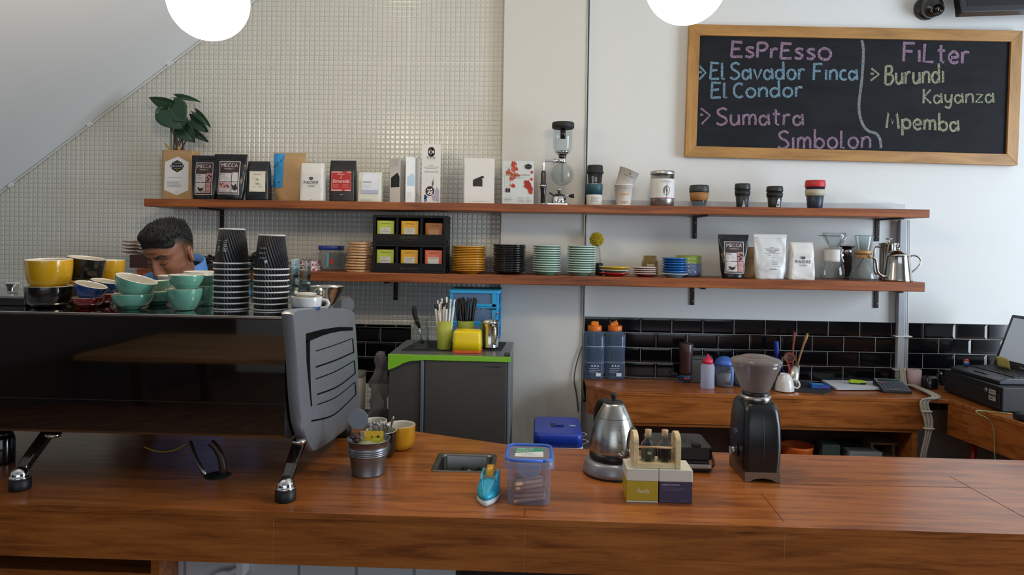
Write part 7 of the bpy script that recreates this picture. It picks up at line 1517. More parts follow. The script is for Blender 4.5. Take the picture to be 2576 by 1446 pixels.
def tape():
    f = onc(1216, 1274); bk = onc(1226, 1212); s = (f.y + 3.45) / FPX; L = .125; w_ = 29 * s; t = thing('tape_dispenser', 'bright cyan tape dispenser with yellow tape on the bar counter', 'tape dispenser', (f.x + .004, f.y, ZCC), -.07)
    def plan(k, y0, y1, z, wk=1): 
        o = []
        for i in range(40):
            a = 2 * PI * i / 40; x, y = math.cos(a), math.sin(a); yy = (y0 + y1) / 2 + (y1 - y0) / 2 * math.copysign(abs(y) ** .9, y); fr = (yy - y0) / (y1 - y0); wx = w_ * wk * (math.sin(PI / 2 * min(1, fr / .5 + .2)) ** .6) * (1 - .12 * max(0, fr - .6)); o.append((wx * math.copysign(abs(x) ** .75, x), yy, z))
        return o
    obj('base', MB().loft([plan(1, 0, L, 0, .92), plan(1, -.001, L, .004), plan(1, -.001, L, .014)]), M('#d6dada', .45), t)
    CY = M('#28aed2', .35, var=.04)
    obj('body', MB().loft([plan(1, -.001, L, .0142), plan(1, .004, L, .024, .99), plan(1, .022, L - .002, .034, .93), plan(1, .050, L - .004, .044, .84), plan(1, .068, L - .008, .050, .70)]), CY, t)
    pr = Print(lambda x, y: (x, y, .018 + .034 * max(0, min(1, (y - .0) / .085)) ** .8)); 
    V = smooth_path([(-.019, .082, 0), (-.015, .05, 0), (-.009, .026, 0), (0, .018, 0), (.009, .026, 0), (.014, .05, 0), (.018, .082, 0)], 5)
    obj('groove_edge', MB().tube([(v.x, v.y, .020 + .034 * max(0, min(1, v.y / .085)) ** .75) for v in V], .0013, 6), M('#62c8e4', .35), t)
    rl = MB().tube([(-.009, .098, .045), (.009, .098, .045)], .026, 30); obj('tape_roll', rl, M('#d99e14', .3, coat=.4), t)
    obj('roll_core', MB().tube([(-.0125, .098, .045), (.0125, .098, .045)], .017, 24), glass('#ded7c9', .6, .4, '#cfc9bd'), t)
    for sx_ in (-1, 1): obj('cheek', MB().prism([(.06, .046), (.075, .056), (.118, .058), (.123, .040), (.123, .02), (.06, .02)], sx_ * .0165, sx_ * .023, 'x'), CY, t, bevel=.003)
    obj('cutter', MB().box(-.0155, .0155, .062, .068, .046, .052), metal('#bdbdbd', .3), t)
tape()
def foodbox():
    f0, f1 = onc(1274, 1272), onc(1384, 1272); cx = (f0.x + f1.x) / 2; hw = (f1.x - f0.x) / 2; y0 = f0.y + .004; H = .098; zl_ = ZCC + H; yb = PZ(1330, 1122, zl_ + .012).y; d = (yb - y0) / 2
    t = thing('food_container', 'clear plastic box with blue-rimmed lid holding paper sticks on the bar counter', 'container', (cx, y0 + d, ZCC)); FR = glass('#eef0fa', .8, .30, '#ccd2ec')
    sec = lambda k, z: [(x, y, z) for x, y in rrect(-hw * k, hw * k, -d * k, d * k, .018 * k)]
    m = MB(); m.loft([sec(.95, .0), sec(.98, .004), sec(1.02, H * .98), sec(1.08, H * .985), sec(1.08, H)], c1=False); obj('box_wall', m, FR, t)
    obj('lid', MB().loft([sec(1.12, H * .94), sec(1.13, H + .002), sec(1.12, H + .010), sec(1.08, H + .014), sec(1.0, H + .012)], c0=False), glass('#dde2f2', .9, .45, '#ccd2e6'), t)
    gs = [(x, y, H + .0145) for x, y in rrect(-hw * 1.05, hw * 1.05, -d * 1.05, d * 1.05, .022)]; obj('blue_gasket', MB().tube(gs + [gs[0]], .0042, 8), M('#3f6fd0', .4), t)
    obj('front_clip', MB().prism([(-.028, H + .010)] + [(.028 * math.cos(a), H - .004 - .022 * math.sin(a)) for a in [PI - PI * i / 12 for i in range(13)]] + [(.028, H + .010)], -d * 1.13 - .006, -d * 1.13 - .003, 'y'), glass('#e6e9f4', .9, .4, '#d0d7ea'), t, bevel=.001)
    for sx_ in (-1, 1): obj('side_clip', MB().box(sx_ * hw * 1.14 - .002, sx_ * hw * 1.14 + .002, -.03, .03, H - .02, H + .008), glass('#e6e9f4', .9, .4, '#d0d7ea'), t, bevel=.001)
    pr = Print(lambda x, y: (x, y, H + .0125), out=(0, 0, 1), lift=.0008); lw, l0, l1 = .036, -d * .50, d * .62
    pr.rect(-lw, lw, l0, l1, '#dfe2df', 1); pr.up(); pr.poly([(-lw, l0 + .030), (lw, l1 - .022), (lw, l1), (-lw, l1)], '#2f9672'); pr.up()
    for i, s_ in enumerate(('THREE-O-SIX', 'SPECIALTY', 'BREWERS')): pr.text(s_, -lw + .004, l1 - .013 - .013 * i, .009, '#e6efe9', width=(.045, .042, .036)[i], align='L')
    for i, s_ in enumerate(('COFFEE', 'ROASTERS', 'COFFEE BEANS')): pr.text(s_, -lw + .016, l0 + .026 - .0105 * i, .006, '#b4bdb8', width=(.03, .034, .05)[i], align='L')
    obj('lid_label', pr.mb, pr.mats, t)
    rnd = random.Random(12)
    for i in range(22):
        lay = i // 5; L = rnd.uniform(.075, .09); a = rnd.uniform(-.5, .5) + .15; z = .010 + lay * .0105; y = -d * .75 + (i % 5) * d * .36; x = rnd.uniform(-.004, .004)
        tag(obj('paper_stick', MB().tube([(-L / 2, 0, 0), (-L / 2 + .004, 0, 0), (L / 2 - .004, 0, 0), (L / 2, 0, 0)], [.0045, .0052, .0052, .0045], 8), M(('#b98f70', '#a87e62', '#c39d7e')[i % 3], .7), loc=(cx + x, y0 + d + y, ZCC + z), rot=(0, rnd.uniform(-.06, .06), a)), 'brown paper sugar stick lying inside the clear lidded box', 'paper stick', 'paper sticks in the clear box')
foodbox()
def kettle():
    c = onc(1541, 1188); s = (c.y + 3.45) / FPX; t = thing('electric_kettle', 'brushed steel electric gooseneck kettle on its grey base', 'kettle', (c.x, c.y, ZCC)); Z = lambda p: (P(1541, p, c.y).z - ZCC); r = 59 * s
    obj('power_base', MB().lathe([(r * 1.20, .004), (r * 1.27, .006), (r * 1.26, .016), (r * 1.18, .034), (r * 1.10, .041), (0, .042)], 48), M('#8f9298', .35, .5), t); obj('base_foot', MB().lathe([(r * 1.23, 0), (r * 1.25, .004), (0, .004)], 48), BLACKMAT, t)
    z0 = .0425; obj('bottom_ring', MB().lathe([(r * .97, z0), (r * 1.0, z0 + .004), (r * .995, z0 + .022), (0, z0 + .022)], 48), M('#0f0f11', .35), t)
    zt_ = Z(1012); pf = []
    for i in range(22):
        a = i / 21; pf.append((r * (1 - a ** 2.1 * .60) * (1 if a < .999 else 1), z0 + .0225 + (zt_ - z0 - .0225) * (a * .97 + .03 * a * a)))
    obj('kettle_body', MB().lathe(pf, 56), metal('#b9b5ae', .24, True), t)
    obj('lid', MB().lathe([(r * .405, zt_ - .0005), (r * .39, zt_ + .003), (r * .30, zt_ + .006), (0, zt_ + .007)], 36), BLACKMAT, t); obj('lid_seam', MB().lathe([(pf[15][0] + .0004, pf[15][1] - .0006), (pf[15][0] + .0006, pf[15][1]), (pf[15][0] + .0002, pf[15][1] + .0006)], 56), M('#3d3b38', .5), t)
    obj('lid_knob', MB().lathe([(.0055, zt_ + .006), (.004, zt_ + .010), (.0085, zt_ + .016), (.0095, zt_ + .022), (.006, zt_ + .028), (0, zt_ + .029)], 24), BLACKMAT, t)
    X = lambda p: P(p, 1080, c.y - .05).x - c.x
    obj('spout', MB().tube(smooth_path([(X(1553), -r * .87, Z(1128)), (X(1566), -r * 1.05, Z(1129)), (X(1575), -r * 1.15, Z(1122)), (X(1578), -r * 1.15, Z(1108)), (X(1579), -r * 1.15, Z(1085)), (X(1583), -r * 1.18, Z(1066)), (X(1591), -r * 1.22, Z(1054))], 6), [.009] * 4 + [.0072] * 14 + [.0058] * 19, 12), metal('#8a8178', .25), t)
    hx, hy = -.38, .92
    pp_ = lambda k, z: (hx * k, hy * k, z)
    obj('handle', MB().tube(smooth_path([pp_(r * .45, Z(1026)), pp_(r * .8, Z(1022)), pp_(r * 1.15, Z(1028)), pp_(r * 1.4, Z(1050)), pp_(r * 1.45, Z(1095)), pp_(r * 1.35, Z(1125)), pp_(r * .97, Z(1130))], 6), .012, 12), BLACKMAT, t)
    cd_ = MB().tube(smooth_path([(r * .4, r * 1.2, .008), (r * .9, r * 1.6, .004), (r * 1.8, r * 1.9, .004), (r * 2.2, r * 2.1, .004)], 5), .0035, 8); obj('power_cord', cd_, BLACKMAT, t)
kettle()
# two tea boxes and the bottle rack on top
f = [onc(1576, 1262), onc(1654.5, 1263), onc(1657, 1263), onc(1739.5, 1264)]; hb = P(1615, 1180, f[0].y).z - ZCC; D = .082
def teabox(a, b, col, label, inner):
    cx, w_ = (a.x + b.x) / 2, (b.x - a.x) / 2; t = thing('tea_box', label, 'box', (cx, f[0].y, ZCC), 0, 'two small tea boxes'); zs_ = hb * .64
    obj('coloured_base', MB().box(-w_, w_, 0, D, 0, zs_), M(col, .6, var=.03), t, bevel=.0008); obj('white_lid', MB().box(-w_ - .0006, w_ + .0006, -.0006, D + .0006, zs_ + .0002, hb), M('#d6d1c2', .65, var=.02), t, bevel=.0012)
    pr = Print(lambda x, z: (x, 0, z), lift=.0006); inner(pr, w_, zs_); obj('printing', pr.mb, pr.mats, t); return t
def yb_(pr, w_, z): pr.text('Huella', 0, z * .45, .010, '#e6e2cf', width=.034, shear=.35); pr.line([(-.018, z * .42), (-.013, z * .62), (-.008, z * .7), (-.010, z * .55)], .0006, '#e6e2cf'); pr.rect(-w_, w_, 0, .003, '#d9d6cc', 1)
def pb_(pr, w_, z):
    pr.text('GURANSE OOLONG', -w_ + .005, z * .82, .0045, '#c9c5d2', width=w_ * 1.1, align='L'); pr.lines(-w_ + .005, w_ - .006, z * .58, z * .74, 3, '#7c7491', .0006); pr.lines(-w_ + .005, -w_ * .3, z * .06, z * .11, 1, '#7c7491', .0006); pr.lines(w_ * .3, w_ - .006, z * .05, z * .15, 2, '#7c7491', .0006)
teabox(f[0], f[1], '#b59a22', 'small white-topped mustard yellow tea box in front of the kettle', yb_); teabox(f[2], f[3], '#3b3350', 'small white-topped dark purple tea box in front of the scale', pb_)
zr = ZCC + hb + .0006; yr = f[0].y + .006
xl, xr = P(1594, 1150, yr).x, P(1713, 1150, yr).x; t = thing('bottle_rack', 'pale pine rack holding two corked bottles on top of the tea boxes', 'rack', ((xl + xr) / 2, yr, zr)); hw = (xr - xl) / 2; rd = .066; rh = P(1650, 1084, yr + .03).z - zr
def endp(x0, x1): 
    pts = [(0, 0), (rd, 0), (rd, rh * .76)] + [(rd / 2 + rd / 2 * math.cos(a), rh * .76 + rh * .24 * math.sin(a)) for a in [PI * i / 12 for i in range(1, 12)]] + [(0, rh * .76)]
    return MB().prism(pts, x0, x1, 'x')
obj('end_panel', endp(-hw, -hw + .0125), PINE, t, bevel=.0008); obj('end_panel', endp(hw - .0125, hw), PINE, t, bevel=.0008)
obj('base_board', MB().box(-hw + .0126, hw - .0126, .001, rd - .001, 0, .0115), PINE, t, bevel=.0006)
for y in (.006,): obj('dowel', MB().tube([(-hw + .0122, y, rh * .60), (hw - .0122, y, rh * .60)], .0028, 10), M('#c9a274', .6), t)
for i, (px, lab, col) in enumerate(((1630, 'small corked glass bottle of grey-green dried tea in the pine rack', '#4e5145'), (1672, 'small corked glass bottle of dark brown tea in the pine rack', '#2e211b'))):
    y = yr + rd / 2; c = P(px, 1140, y); zb2 = zr + .012; s = (y + 3.45) / FPX; r = 18.5 * s; H = 60 * s
    b = thing('corked_bottle', lab, 'bottle', (c.x, y, zb2), 0, 'corked bottles in the rack')
    obj('bottle_wall', MB().lathe([(0, .003), (r * .9, 0), (r, .004), (r, H * .52), (r * .92, H * .66), (r * .6, H * .80), (r * .42, H * .86), (r * .40, H * .97), (r * .56, H), (r * .56, H * 1.05), (r * .40, H * 1.06)], 36), glass('#f0f5f3', 1.2), b)
    obj('cork', MB().lathe([(r * .34, H * .93), (r * .40, H * 1.05), (r * .44, H * 1.26), (0, H * 1.27)], 24), M('#c0a27e', .8, var=.12, scale=120), b)
    tea = MB(); rn = random.Random(i); tea.lathe([(0, .004), (r * .88, .004), (r * .9, H * (.42 if i == 0 else .34)), (r * .4, H * (.46 if i == 0 else .46)), (0, H * .47)], 24)
    for k in range(60):
        a = rn.uniform(0, 6.28); q = r * rn.uniform(.3, .85); zz_ = rn.uniform(.1, .46) * H; tea.tube([(q * math.cos(a), q * math.sin(a), zz_), (q * math.cos(a) + rn.uniform(-.003, .003), q * math.sin(a), zz_ + rn.uniform(-.003, .004))], .0012, 5)
    obj('dried_tea', tea, M(col, .9, var=.4, scale=250), b, stuff=True)
    obj('tag_leaf', MB().box(-.004, .006, -r * .95, -r * .93, H * .30, H * .42), M('#c9bf98', .6), b) if i == 0 else None
def scale():
    c1 = onc(1791, 1191); y0 = c1.y; zb3 = ZCC; x1 = c1.x; x0 = P(1640, 1190, y0).x; s = (y0 + 3.45) / FPX; Z = lambda p, y: P(1760, p, y).z - ZCC; D = .15
    t = thing('brewing_scale', 'black steel-fronted scale with slotted drip tray behind the tea boxes', 'scale', (x1, y0, ZCC))
    obj('scale_base', MB().box(x0 - x1, 0, .004, D, .004, .018), BLACKMAT, t, bevel=.002); obj('steel_front', MB().box(x0 - x1, .0, .0, .006, .012, Z(1168, y0)), metal('#b0aca8', .3), t, bevel=.002)
    obj('display_frame', MB().box(x0 - x1 + .03, -.012, -.0012, -.0002, .016, Z(1168, y0) - .005), metal('#98938f', .35), t); z1 = Z(1166, y0)
    obj('weigh_plate', MB().box(x0 - x1 + .006, -.006, .008, D - .004, .0185, z1 + .006), M('#141416', .35), t, bevel=.003)
    y2 = y0 + .006; zt_ = Z(1127, y2); obj('drip_tray', MB().prism(rrect(x0 - x1 - .002, .003, .006, D + .006, .012), z1 + .0075, zt_ - .001), M('#131416', .35), t, bevel=.003); zt_ += .0006
    obj('tray_lid', MB().prism(rrect(x0 - x1, .001, .008, D + .004, .012), zt_ - .0014, zt_), M('#3b3b3d', .5), t)
    pr = Print(lambda x, y: (x, y, zt_), out=(0, 0, 1)); xc, yc = (x0 - x1) * .5, D * .55
    for i in range(20):
        a = 2 * PI * i / 20
        for r0, r1 in ((.018, .03), (.036, .05)): pr.line([(xc + r0 * math.cos(a), yc + r0 * math.sin(a)), (xc + r1 * math.cos(a), yc + r1 * math.sin(a))], .0016, '#0b0b0c')
    obj('drain_slots', pr.mb, pr.mats, t); obj('latch', MB().box(-.055, -.030, .008, .03, zt_ + .0003, zt_ + .010), BLACKPL, t, bevel=.002)
    for x in (x0 - x1 + .02, -.015):
        for y in (.02, D - .02): obj('rubber_foot', MB().lathe([(.008, 0), (.008, .0045), (0, .0045)], 12, (x, y, 0)), BLACKMAT, t)
    a, b = onc(1798, 1183), onc(1846, 1178); obj('power_cord', MB().tube(smooth_path([(.0, .05, .008), (a.x - x1, a.y - y0 + .03, .004), (.03, b.y - y0 + .05, .004), (.045, .21, .004)], 5), .0032, 8), BLACKMAT, t)
scale()
def grinder():
    f0, f1 = onc(1873, 1213), onc(1962, 1213); y0 = f0.y; hw = (f1.x - f0.x) / 2; cx = (f0.x + f1.x) / 2; s = (y0 + 3.45) / FPX; D = .155; Z = lambda p: P(1915, p, y0 + D * .5).z - ZCC
    t = thing('coffee_grinder', 'black electric coffee grinder with a smoky hopper on the bar counter', 'coffee grinder', (cx, y0, ZCC)); cy_ = D / 2
    def sec(k, kd, z, r=.018, dx=0, dy=0): return [(x + dx, y + dy, z) for x, y in rrect(-hw * k, hw * k, cy_ - cy_ * kd, cy_ + cy_ * kd, r)]
    bs = MB(); zb4 = .028
    bs.prism([(-hw, 0), (-hw, zb4), (hw, zb4), (hw, 0), (hw * .75, 0), (hw * .45, .008), (0, .011), (-hw * .45, .008), (-hw * .75, 0)], .0, .008, 'y'); bs.box(-hw, -hw + .006, .008, D, 0, zb4); bs.box(hw - .006, hw, .008, D, 0, zb4); bs.box(-hw + .006, hw - .006, D - .006, D, 0, zb4)
    obj('steel_base', bs, metal('#84776a', .35), t, bevel=.0012)
    zt_ = Z(1003); body = MB().loft([sec(1.0, 1.0, zb4 + .0003), sec(1.03, 1.03, zb4 + .03), sec(1.05, 1.06, zb4 + (zt_ - zb4) * .4), sec(1.03, 1.0, zb4 + (zt_ - zb4) * .68), sec(.97, .90, zb4 + (zt_ - zb4) * .88, .02), sec(.90, .80, zb4 + (zt_ - zb4) * .97, .022), sec(.80, .70, zt_, .024)])
    bo = obj('motor_body', body, M('#0e0f11', .3, var=.08, bump=.04, bscale=200), t); bo.data.set_sharp_from_angle(angle=math.radians(35))
    cz = lambda r0, z: (r0, z); R1 = 39 * s; zr0, zr1 = zt_ + .0003, Z(992)
    obj('collar', MB().lathe([(R1 * 1.02, zr0 - .003), (R1, zr0 + .006), (R1 * .96, zr1), (0, zr1)], 40, (0, cy_, 0)), metal('#b3aea6', .25), t)
    obj('hopper_ring', MB().lathe([(R1 * .88, zr1), (R1 * .90, zr1 + .003), (R1 * .86, zr1 + .010), (R1 * .8, zr1 + .010)], 40, (0, cy_, 0)), M('#17110f', .3), t)
    zh0, zh1 = zr1 + .0105, Z(912); R2 = 64 * s; SMK = glass('#cfc4be', .9, .36, '#c4b8b2')
    obj('hopper', MB().lathe([(R1 * .82, zh0), (R1 * .9, zh0 + .004), (R2 * .93, zh1 - .012), (R2 * .985, zh1)], 44, (0, cy_, 0)), SMK, t)
    obj('hopper_lid', MB().lathe([(R2 * .99, zh1 + .0002), (R2 * 1.02, zh1 + .003), (R2 * .95, zh1 + .010), (R2 * .5, zh1 + .020), (0, zh1 + .022)], 44, (0, cy_, 0)), glass('#c9c0bc', .9, .5, '#b9b0ac'), t)
    xs = -hw * 1.05
    pb = P(1846, 1087, y0 + D * .45); obj('badge', MB().prism([(cy_ + .010 + .017 * math.cos(a), Z(1087) + .008 * math.sin(a)) for a in [2 * PI * i / 24 for i in range(24)]], xs - .002, xs + .002, 'x'), metal('#8c8f93', .4), t)
    kz = Z(1132); obj('timer_dial', MB().tube([(xs - .0005, cy_ - .005, kz), (xs - .004, cy_ - .005, kz)], .018, 30), M('#1a1b1d', .3), t); obj('knob', MB().tube([(xs - .004, cy_ - .005, kz), (xs - .014, cy_ - .005, kz)], .010, 24).box(xs - .022, xs - .0135, cy_ - .0075, cy_ - .0025, kz - .012, kz + .010), metal('#a9a8a6', .3), t, bevel=.001)
    obj('side_seam', MB().tube([(0, .0, zb4 + .005)] + [(0, cy_ - cy_ * k - .0006, zb4 + (zt_ - zb4) * f_) for f_, k in ((.2, 1.045), (.4, 1.06), (.68, 1.0), (.88, .9))], .0007, 5), M('#2c2d30', .4), bo)
grinder()
# ------------------------------------------------------------------ barista: head bowed to the left behind the machine
def barista():
    SKIN = newmat('brown_skin'); n = SKIN; at_ = n.n('ShaderNodeAttribute'); at_.attribute_name = 'stubble'; tx = n.n('ShaderNodeTexNoise', Scale=60.0, Detail=4.0); n.l(n.coords(), tx.inputs['Vector'])
    base = n.mix(tx.outputs[0], lin('#7f5138'), lin('#946044')); sp2 = n.n('ShaderNodeTexNoise', Scale=700.0, Detail=2.0); n.l(n.coords(), sp2.inputs['Vector'])
    f = n.math('MULTIPLY', at_.outputs['Fac'], n.math('MULTIPLY_ADD', sp2.outputs[0], .3, .85)); n.l(n.mix(f, base, lin('#1d1512')), n.b.inputs['Base Color']); n.b.inputs['Roughness'].default_value = .48; n.b.inputs['Subsurface Weight'].default_value = .08; n.b.inputs['Subsurface Radius'].default_value = (.01, .004, .002)
    LIP = M('#6b3a32', .45); HAIR = M('#0d0a09', .6, var=.3, scale=160); BROW = M('#1f1512', .7); SHIRT = M('#4f7fc0', .8, var=.05, scale=120, bump=.05, bscale=300); NAVY = M('#1b2038', .85); TROUS = M('#24262d', .85); SHOE = M('#141414', .5)
    Yh = -.93; s = (Yh + 3.45) / FPX
    o = P(430, 640, Yh)                                     # centre of the head
    root = thing('person', 'barista in a light blue shirt with head bowed behind the espresso machine cups', 'person', (o.x, Yh, 0))
    HM = Matrix.Translation((0, 0, o.z)) @ Matrix.Rotation(math.radians(-11), 4, 'Z') @ Matrix.Rotation(math.radians(27), 4, 'X') @ Matrix.Rotation(math.radians(-3), 4, 'Y') @ Matrix.Scale(.955, 4)
    # head in its own frame: face towards -Y, z up, +-.12 tall
    g = lambda x, z, cx, cz, sx, sz: math.exp(-((x - cx) / sx) ** 2 - ((z - cz) / sz) ** 2)
    def lerp_t(z, tab):
        if z <= tab[0][0]: return tab[0][1]
        for (a, b), (c, d) in zip(tab, tab[1:]):
            if z <= c: u = (z - a) / (c - a); u = u * u * (3 - 2 * u); return b + (d - b) * u
        return tab[-1][1]
    HWT = [(-.122, .014), (-.115, .030), (-.10, .043), (-.07, .058), (-.03, .068), (.01, .073), (.05, .076), (.085, .066), (.108, .043), (.120, .012)]
    FRT = [(-.122, .070), (-.115, .082), (-.10, .088), (-.07, .088), (-.03, .090), (.01, .091), (.05, .090), (.085, .070), (.108, .036), (.120, .008)]
    BKT = [(-.122, -.045), (-.115, -.03), (-.10, -.005), (-.07, .045), (-.03, .080), (.01, .098), (.05, .103), (.085, .088), (.108, .055), (.120, .012)]
    def head(a, z, off=0):
        hw, fr, bk = lerp_t(z, HWT), lerp_t(z, FRT), lerp_t(z, BKT); c, s_ = math.cos(a), math.sin(a)   # a=-pi/2 is the face
        x = hw * math.copysign(abs(c) ** .92, c)
        if s_ < 0: y = -fr * abs(s_) ** .85
        else: y = bk * abs(s_) ** .9 if bk > 0 else bk * s_
        p = Vector((x, y, z))
        if s_ < .1:
            w_ = min(1, max(0, (.15 - s_) / .5)); d = 0; ax = abs(x)
            if -.05 < z < .04: d += (.006 + .020 * min(1, max(0, (.030 - z) / .062))) * math.exp(-(x / (.0075 + .006 * max(0, (.02 - z) / .05))) ** 2) * (1 if z > -.036 else math.exp(-((z + .036) / .006) ** 2)) * (1 if z < .02 else math.exp(-((z - .02) / .012) ** 2))
            d += .010 * g(ax, z, .0145, -.036, .0065, .008)            # nostril wings
            d += -.013 * g(ax, z, .031, .012, .017, .012) + .0085 * g(ax, z, .032, .008, .012, .0085)    # socket and lowered lid
            d += .0065 * g(ax, z, .029, .033, .024, .008)              # brow
            d += .0055 * g(ax, z, .047, -.018, .016, .016)             # cheekbone
            d += .0085 * g(x, z, 0, -.0645, .021, .006) - .004 * g(x, z, 0, -.0715, .02, .0025) + .0085 * g(x, z, 0, -.078, .018, .0055) - .005 * g(x, z, 0, -.088, .02, .006) + .006 * g(x, z, 0, -.106, .02, .012)
            d += -.0025 * g(x, z, 0, -.054, .004, .006)
            p.y -= d * w_
        nrm = Vector((p.x / .075 ** 2, (p.y) / .095 ** 2, p.z / .12 ** 2)).normalized()
        return p + nrm * off
    NU, NV = 128, 110; zs_ = [-.122 + .242 * (.5 - .5 * math.cos(PI * (j + .0) / NV)) for j in range(NV + 1)]
    mb = MB(); stub = []
    hairline = lambda a_: None
    def front_line(x): return .068 - 5.0 * x * x + (.0 if abs(x) < .04 else 0)
    def hair_cover(p):
        """0 bare skin .. 1 full hair"""
        x, y, z = p
        if y < -.045: edge = z - (.066 - 3.2 * x * x)
        elif y < .012: u = (y + .045) / .057; edge = z - (.060 - .034 * u * u)
        else: edge = z - (.028 - .75 * min(.09, (y - .012)))
        return edge
    rings = []
    for z in zs_:
        r = []
        for i in range(NU):
            p = head(-PI / 2 + 2 * PI * i / NU, z); r.append(HM @ p)
            e = hair_cover(p); side = 1 if p.y > -.03 else 0; k_ = max(0, min(1, (p.y + .045) / .03)); v = max(0, min(1, (e + .034) / .055)) * k_ + max(0, min(1, e / .012 + .5)) * (1 - k_)
            if -.05 < p.z < .045 and abs(p.x) > .05: v = max(v, .75 * math.exp(-((p.y + .006) / .010) ** 2) * max(0, min(1, (p.z + .045) / .03)))        # sideburn
            if p.y < -.03 and -.118 < p.z < -.055 and not (abs(p.x) < .024 and -.085 < p.z < -.058): v = max(v, .16)
            stub.append(v)
        rings.append(r)
    mb.loft(rings); nh = len(mb.v)
    for j in range(NV):
        for i in range(NU):
            z = (zs_[j] + zs_[j + 1]) / 2; x = head(-PI / 2 + 2 * PI * (i + .5) / NU, z).x
            if (i < 14 or i > NU - 14) and ((abs(z + .0645) < .0055 or abs(z + .078) < .0055) and abs(x) < .023 - .4 * abs(z + .071)): mb.m[j * NU + i] = 1
    # ears joined to the head surface
    for sx in (-1, 1):
        k0 = len(mb.v); er = []
        for j in range(11):
            v = j / 10; a = PI * v; rr = []
            for i in range(14):
                b = 2 * PI * i / 14; rr.append((0, 0, 0))
            er.append(rr)
        outl = smooth_path([(-.004, 0, .012), (.000, 0, .026), (.014, 0, .032), (.024, 0, .022), (.023, 0, .004), (.015, 0, -.016), (.006, 0, -.028), (-.003, 0, -.022)], 4)
        E = Matrix.Translation((sx * .070, .006, -.008)) @ Matrix.Rotation(sx * .38, 4, 'Z') @ Matrix.Rotation(-.12, 4, 'X')
        cen = Vector((.008, 0, 0)); lay = []
        for k_, o_ in ((1.0, .000), (1.04, .006), (1.0, .0125), (.86, .0135), (.74, .009), (.5, .0065), (.15, .005)):
            lay.append([HM @ (E @ Vector((sx * o_, cen.y + (cen.x + (q.x - cen.x) * k_), cen.z + (q.z - cen.z) * k_))) for q in outl])
        if sx < 0: lay = [l[::-1] for l in lay]
        mb.loft(lay)
    # neck, shoulders, torso, arms, hands, legs - one skinned mesh
    R = lambda c, rx, ry, n_=28, tilt=0: [(c[0] + rx * math.cos(2 * PI * i / n_), c[1] + ry * math.sin(2 * PI * i / n_) , c[2] + tilt * ry * math.sin(2 * PI * i / n_)) for i in range(n_)]
    zH = o.z; bx, by = -.040, .16                           # the neck rises from behind the bowed head
    hipz = .86; sh = zH - .105
    mb.tube([(.0, .03, zH - .02), (-.008, .075, zH - .045), (-.022, .115, zH - .07), (bx, by - .005, sh + .005)], [.044, .050, .055, .066], 28)
    mb.loft([R((bx, by, sh + .012), .07, .06), R((bx, by, sh), .14, .082), R((bx, by - .003, sh - .05), .19, .105), R((bx, by - .01, sh - .2), .165, .11), R((bx, by - .01, sh - .40), .145, .10), R((bx, by, hipz), .165, .11), R((bx, by, hipz - .1), .16, .11)])
    arms = []
    for sx in (-1, 1):
        S, E_, Wr = Vector((bx + sx * .20, by - .005, sh - .03)), Vector((bx + sx * .25, .20, sh - .30)), Vector((bx + sx * .12, .015, sh - .34))
        arms.append((S, E_, Wr)); mb.tube([S, S * .6 + E_ * .4, E_, E_ * .7 + Wr * .3, Wr], [.052, .046, .040, .037, .027], 18)
        d = (Wr - E_).normalized(); side = d.cross(Vector((0, 0, 1))).normalized(); up = side.cross(d)
        mb.tube([Wr, Wr + d * .025, Wr + d * .06, Wr + d * .088], [.026, .034, .038, .034], 14)
        for k in range(4):
            b = Wr + d * .085 + side * (-.027 + .018 * k); L = (.062, .072, .068, .052)[k]
            mb.tube([b, b + d * L * .45 - up * .004, b + d * L * .75 - up * .018, b + d * L * .9 - up * .036], [.0095, .009, .0085, .0065], 9)
        b = Wr + d * .025 + side * (-sx * .030) * -1; mb.tube([b, b + side * (sx * .022) + d * .022 - up * .006, b + side * (sx * .03) + d * .05 - up * .014], [.011, .010, .0075], 9)
        hx = bx + sx * .085; mb.tube([(hx, by - 0.010, hipz - .02), (hx + sx * .01, by - 0.020, .62), (hx + sx * .01, by - 0.025, .46), (hx + sx * .012, by - 0.010, .26), (hx + sx * .012, by - 0.000, .08)], [.088, .074, .056, .052, .038], 18); mb.loft([[(hx + sx * .012 + x, y + by - .04, z) for x, y in rrect(-.045, .045, -.16, .09, .04)] for z in (.012, .05)] + [[(hx + sx * .012 + x * .7, y * .5 + by - .02, .09) for x, y in rrect(-.045, .045, -.16, .09, .04)]])
    bo = obj('person_body', mb, [SKIN.m, LIP], root); at2 = bo.data.attributes.new('stubble', 'FLOAT', 'POINT'); at2.data.foreach_set('value', stub + [0.0] * (len(mb.v) - len(stub)))
    # hair: a shell over the crown with a swept-up quiff and spiky strands
    def cut(p):
        u = max(0, min(1, (p.y + .055) / .05)); u = u * u * (3 - 2 * u); return -.002 + u * (.020 + .3 * max(0, abs(p.x) - .045))
    def thick(p):
        e = hair_cover(p) - cut(p); fl = max(0, min(1, e / .03)); fl = fl * fl * (3 - 2 * fl); top = max(0, min(1, (p.z - .045) / .05)); qf = g(p.x, p.y, 0, -.055, .06, .045)
        return fl * (.003 + .010 * top + .013 * qf * max(0, min(1, e / .03)))
    hb = MB(); idx = {}; vs, fs = [], []
    for j in range(NV + 1):
        for i in range(NU):
            p = head(-PI / 2 + 2 * PI * i / NU, zs_[j])
            if hair_cover(p) > cut(p): idx[(j, i)] = len(vs); q_ = head(-PI / 2 + 2 * PI * i / NU, zs_[j], thick(p) * (1 + .15 * mnoise.noise(p * 45)) - (.0012 if hair_cover(p) < cut(p) + .004 else 0)); vs.append(HM @ q_)
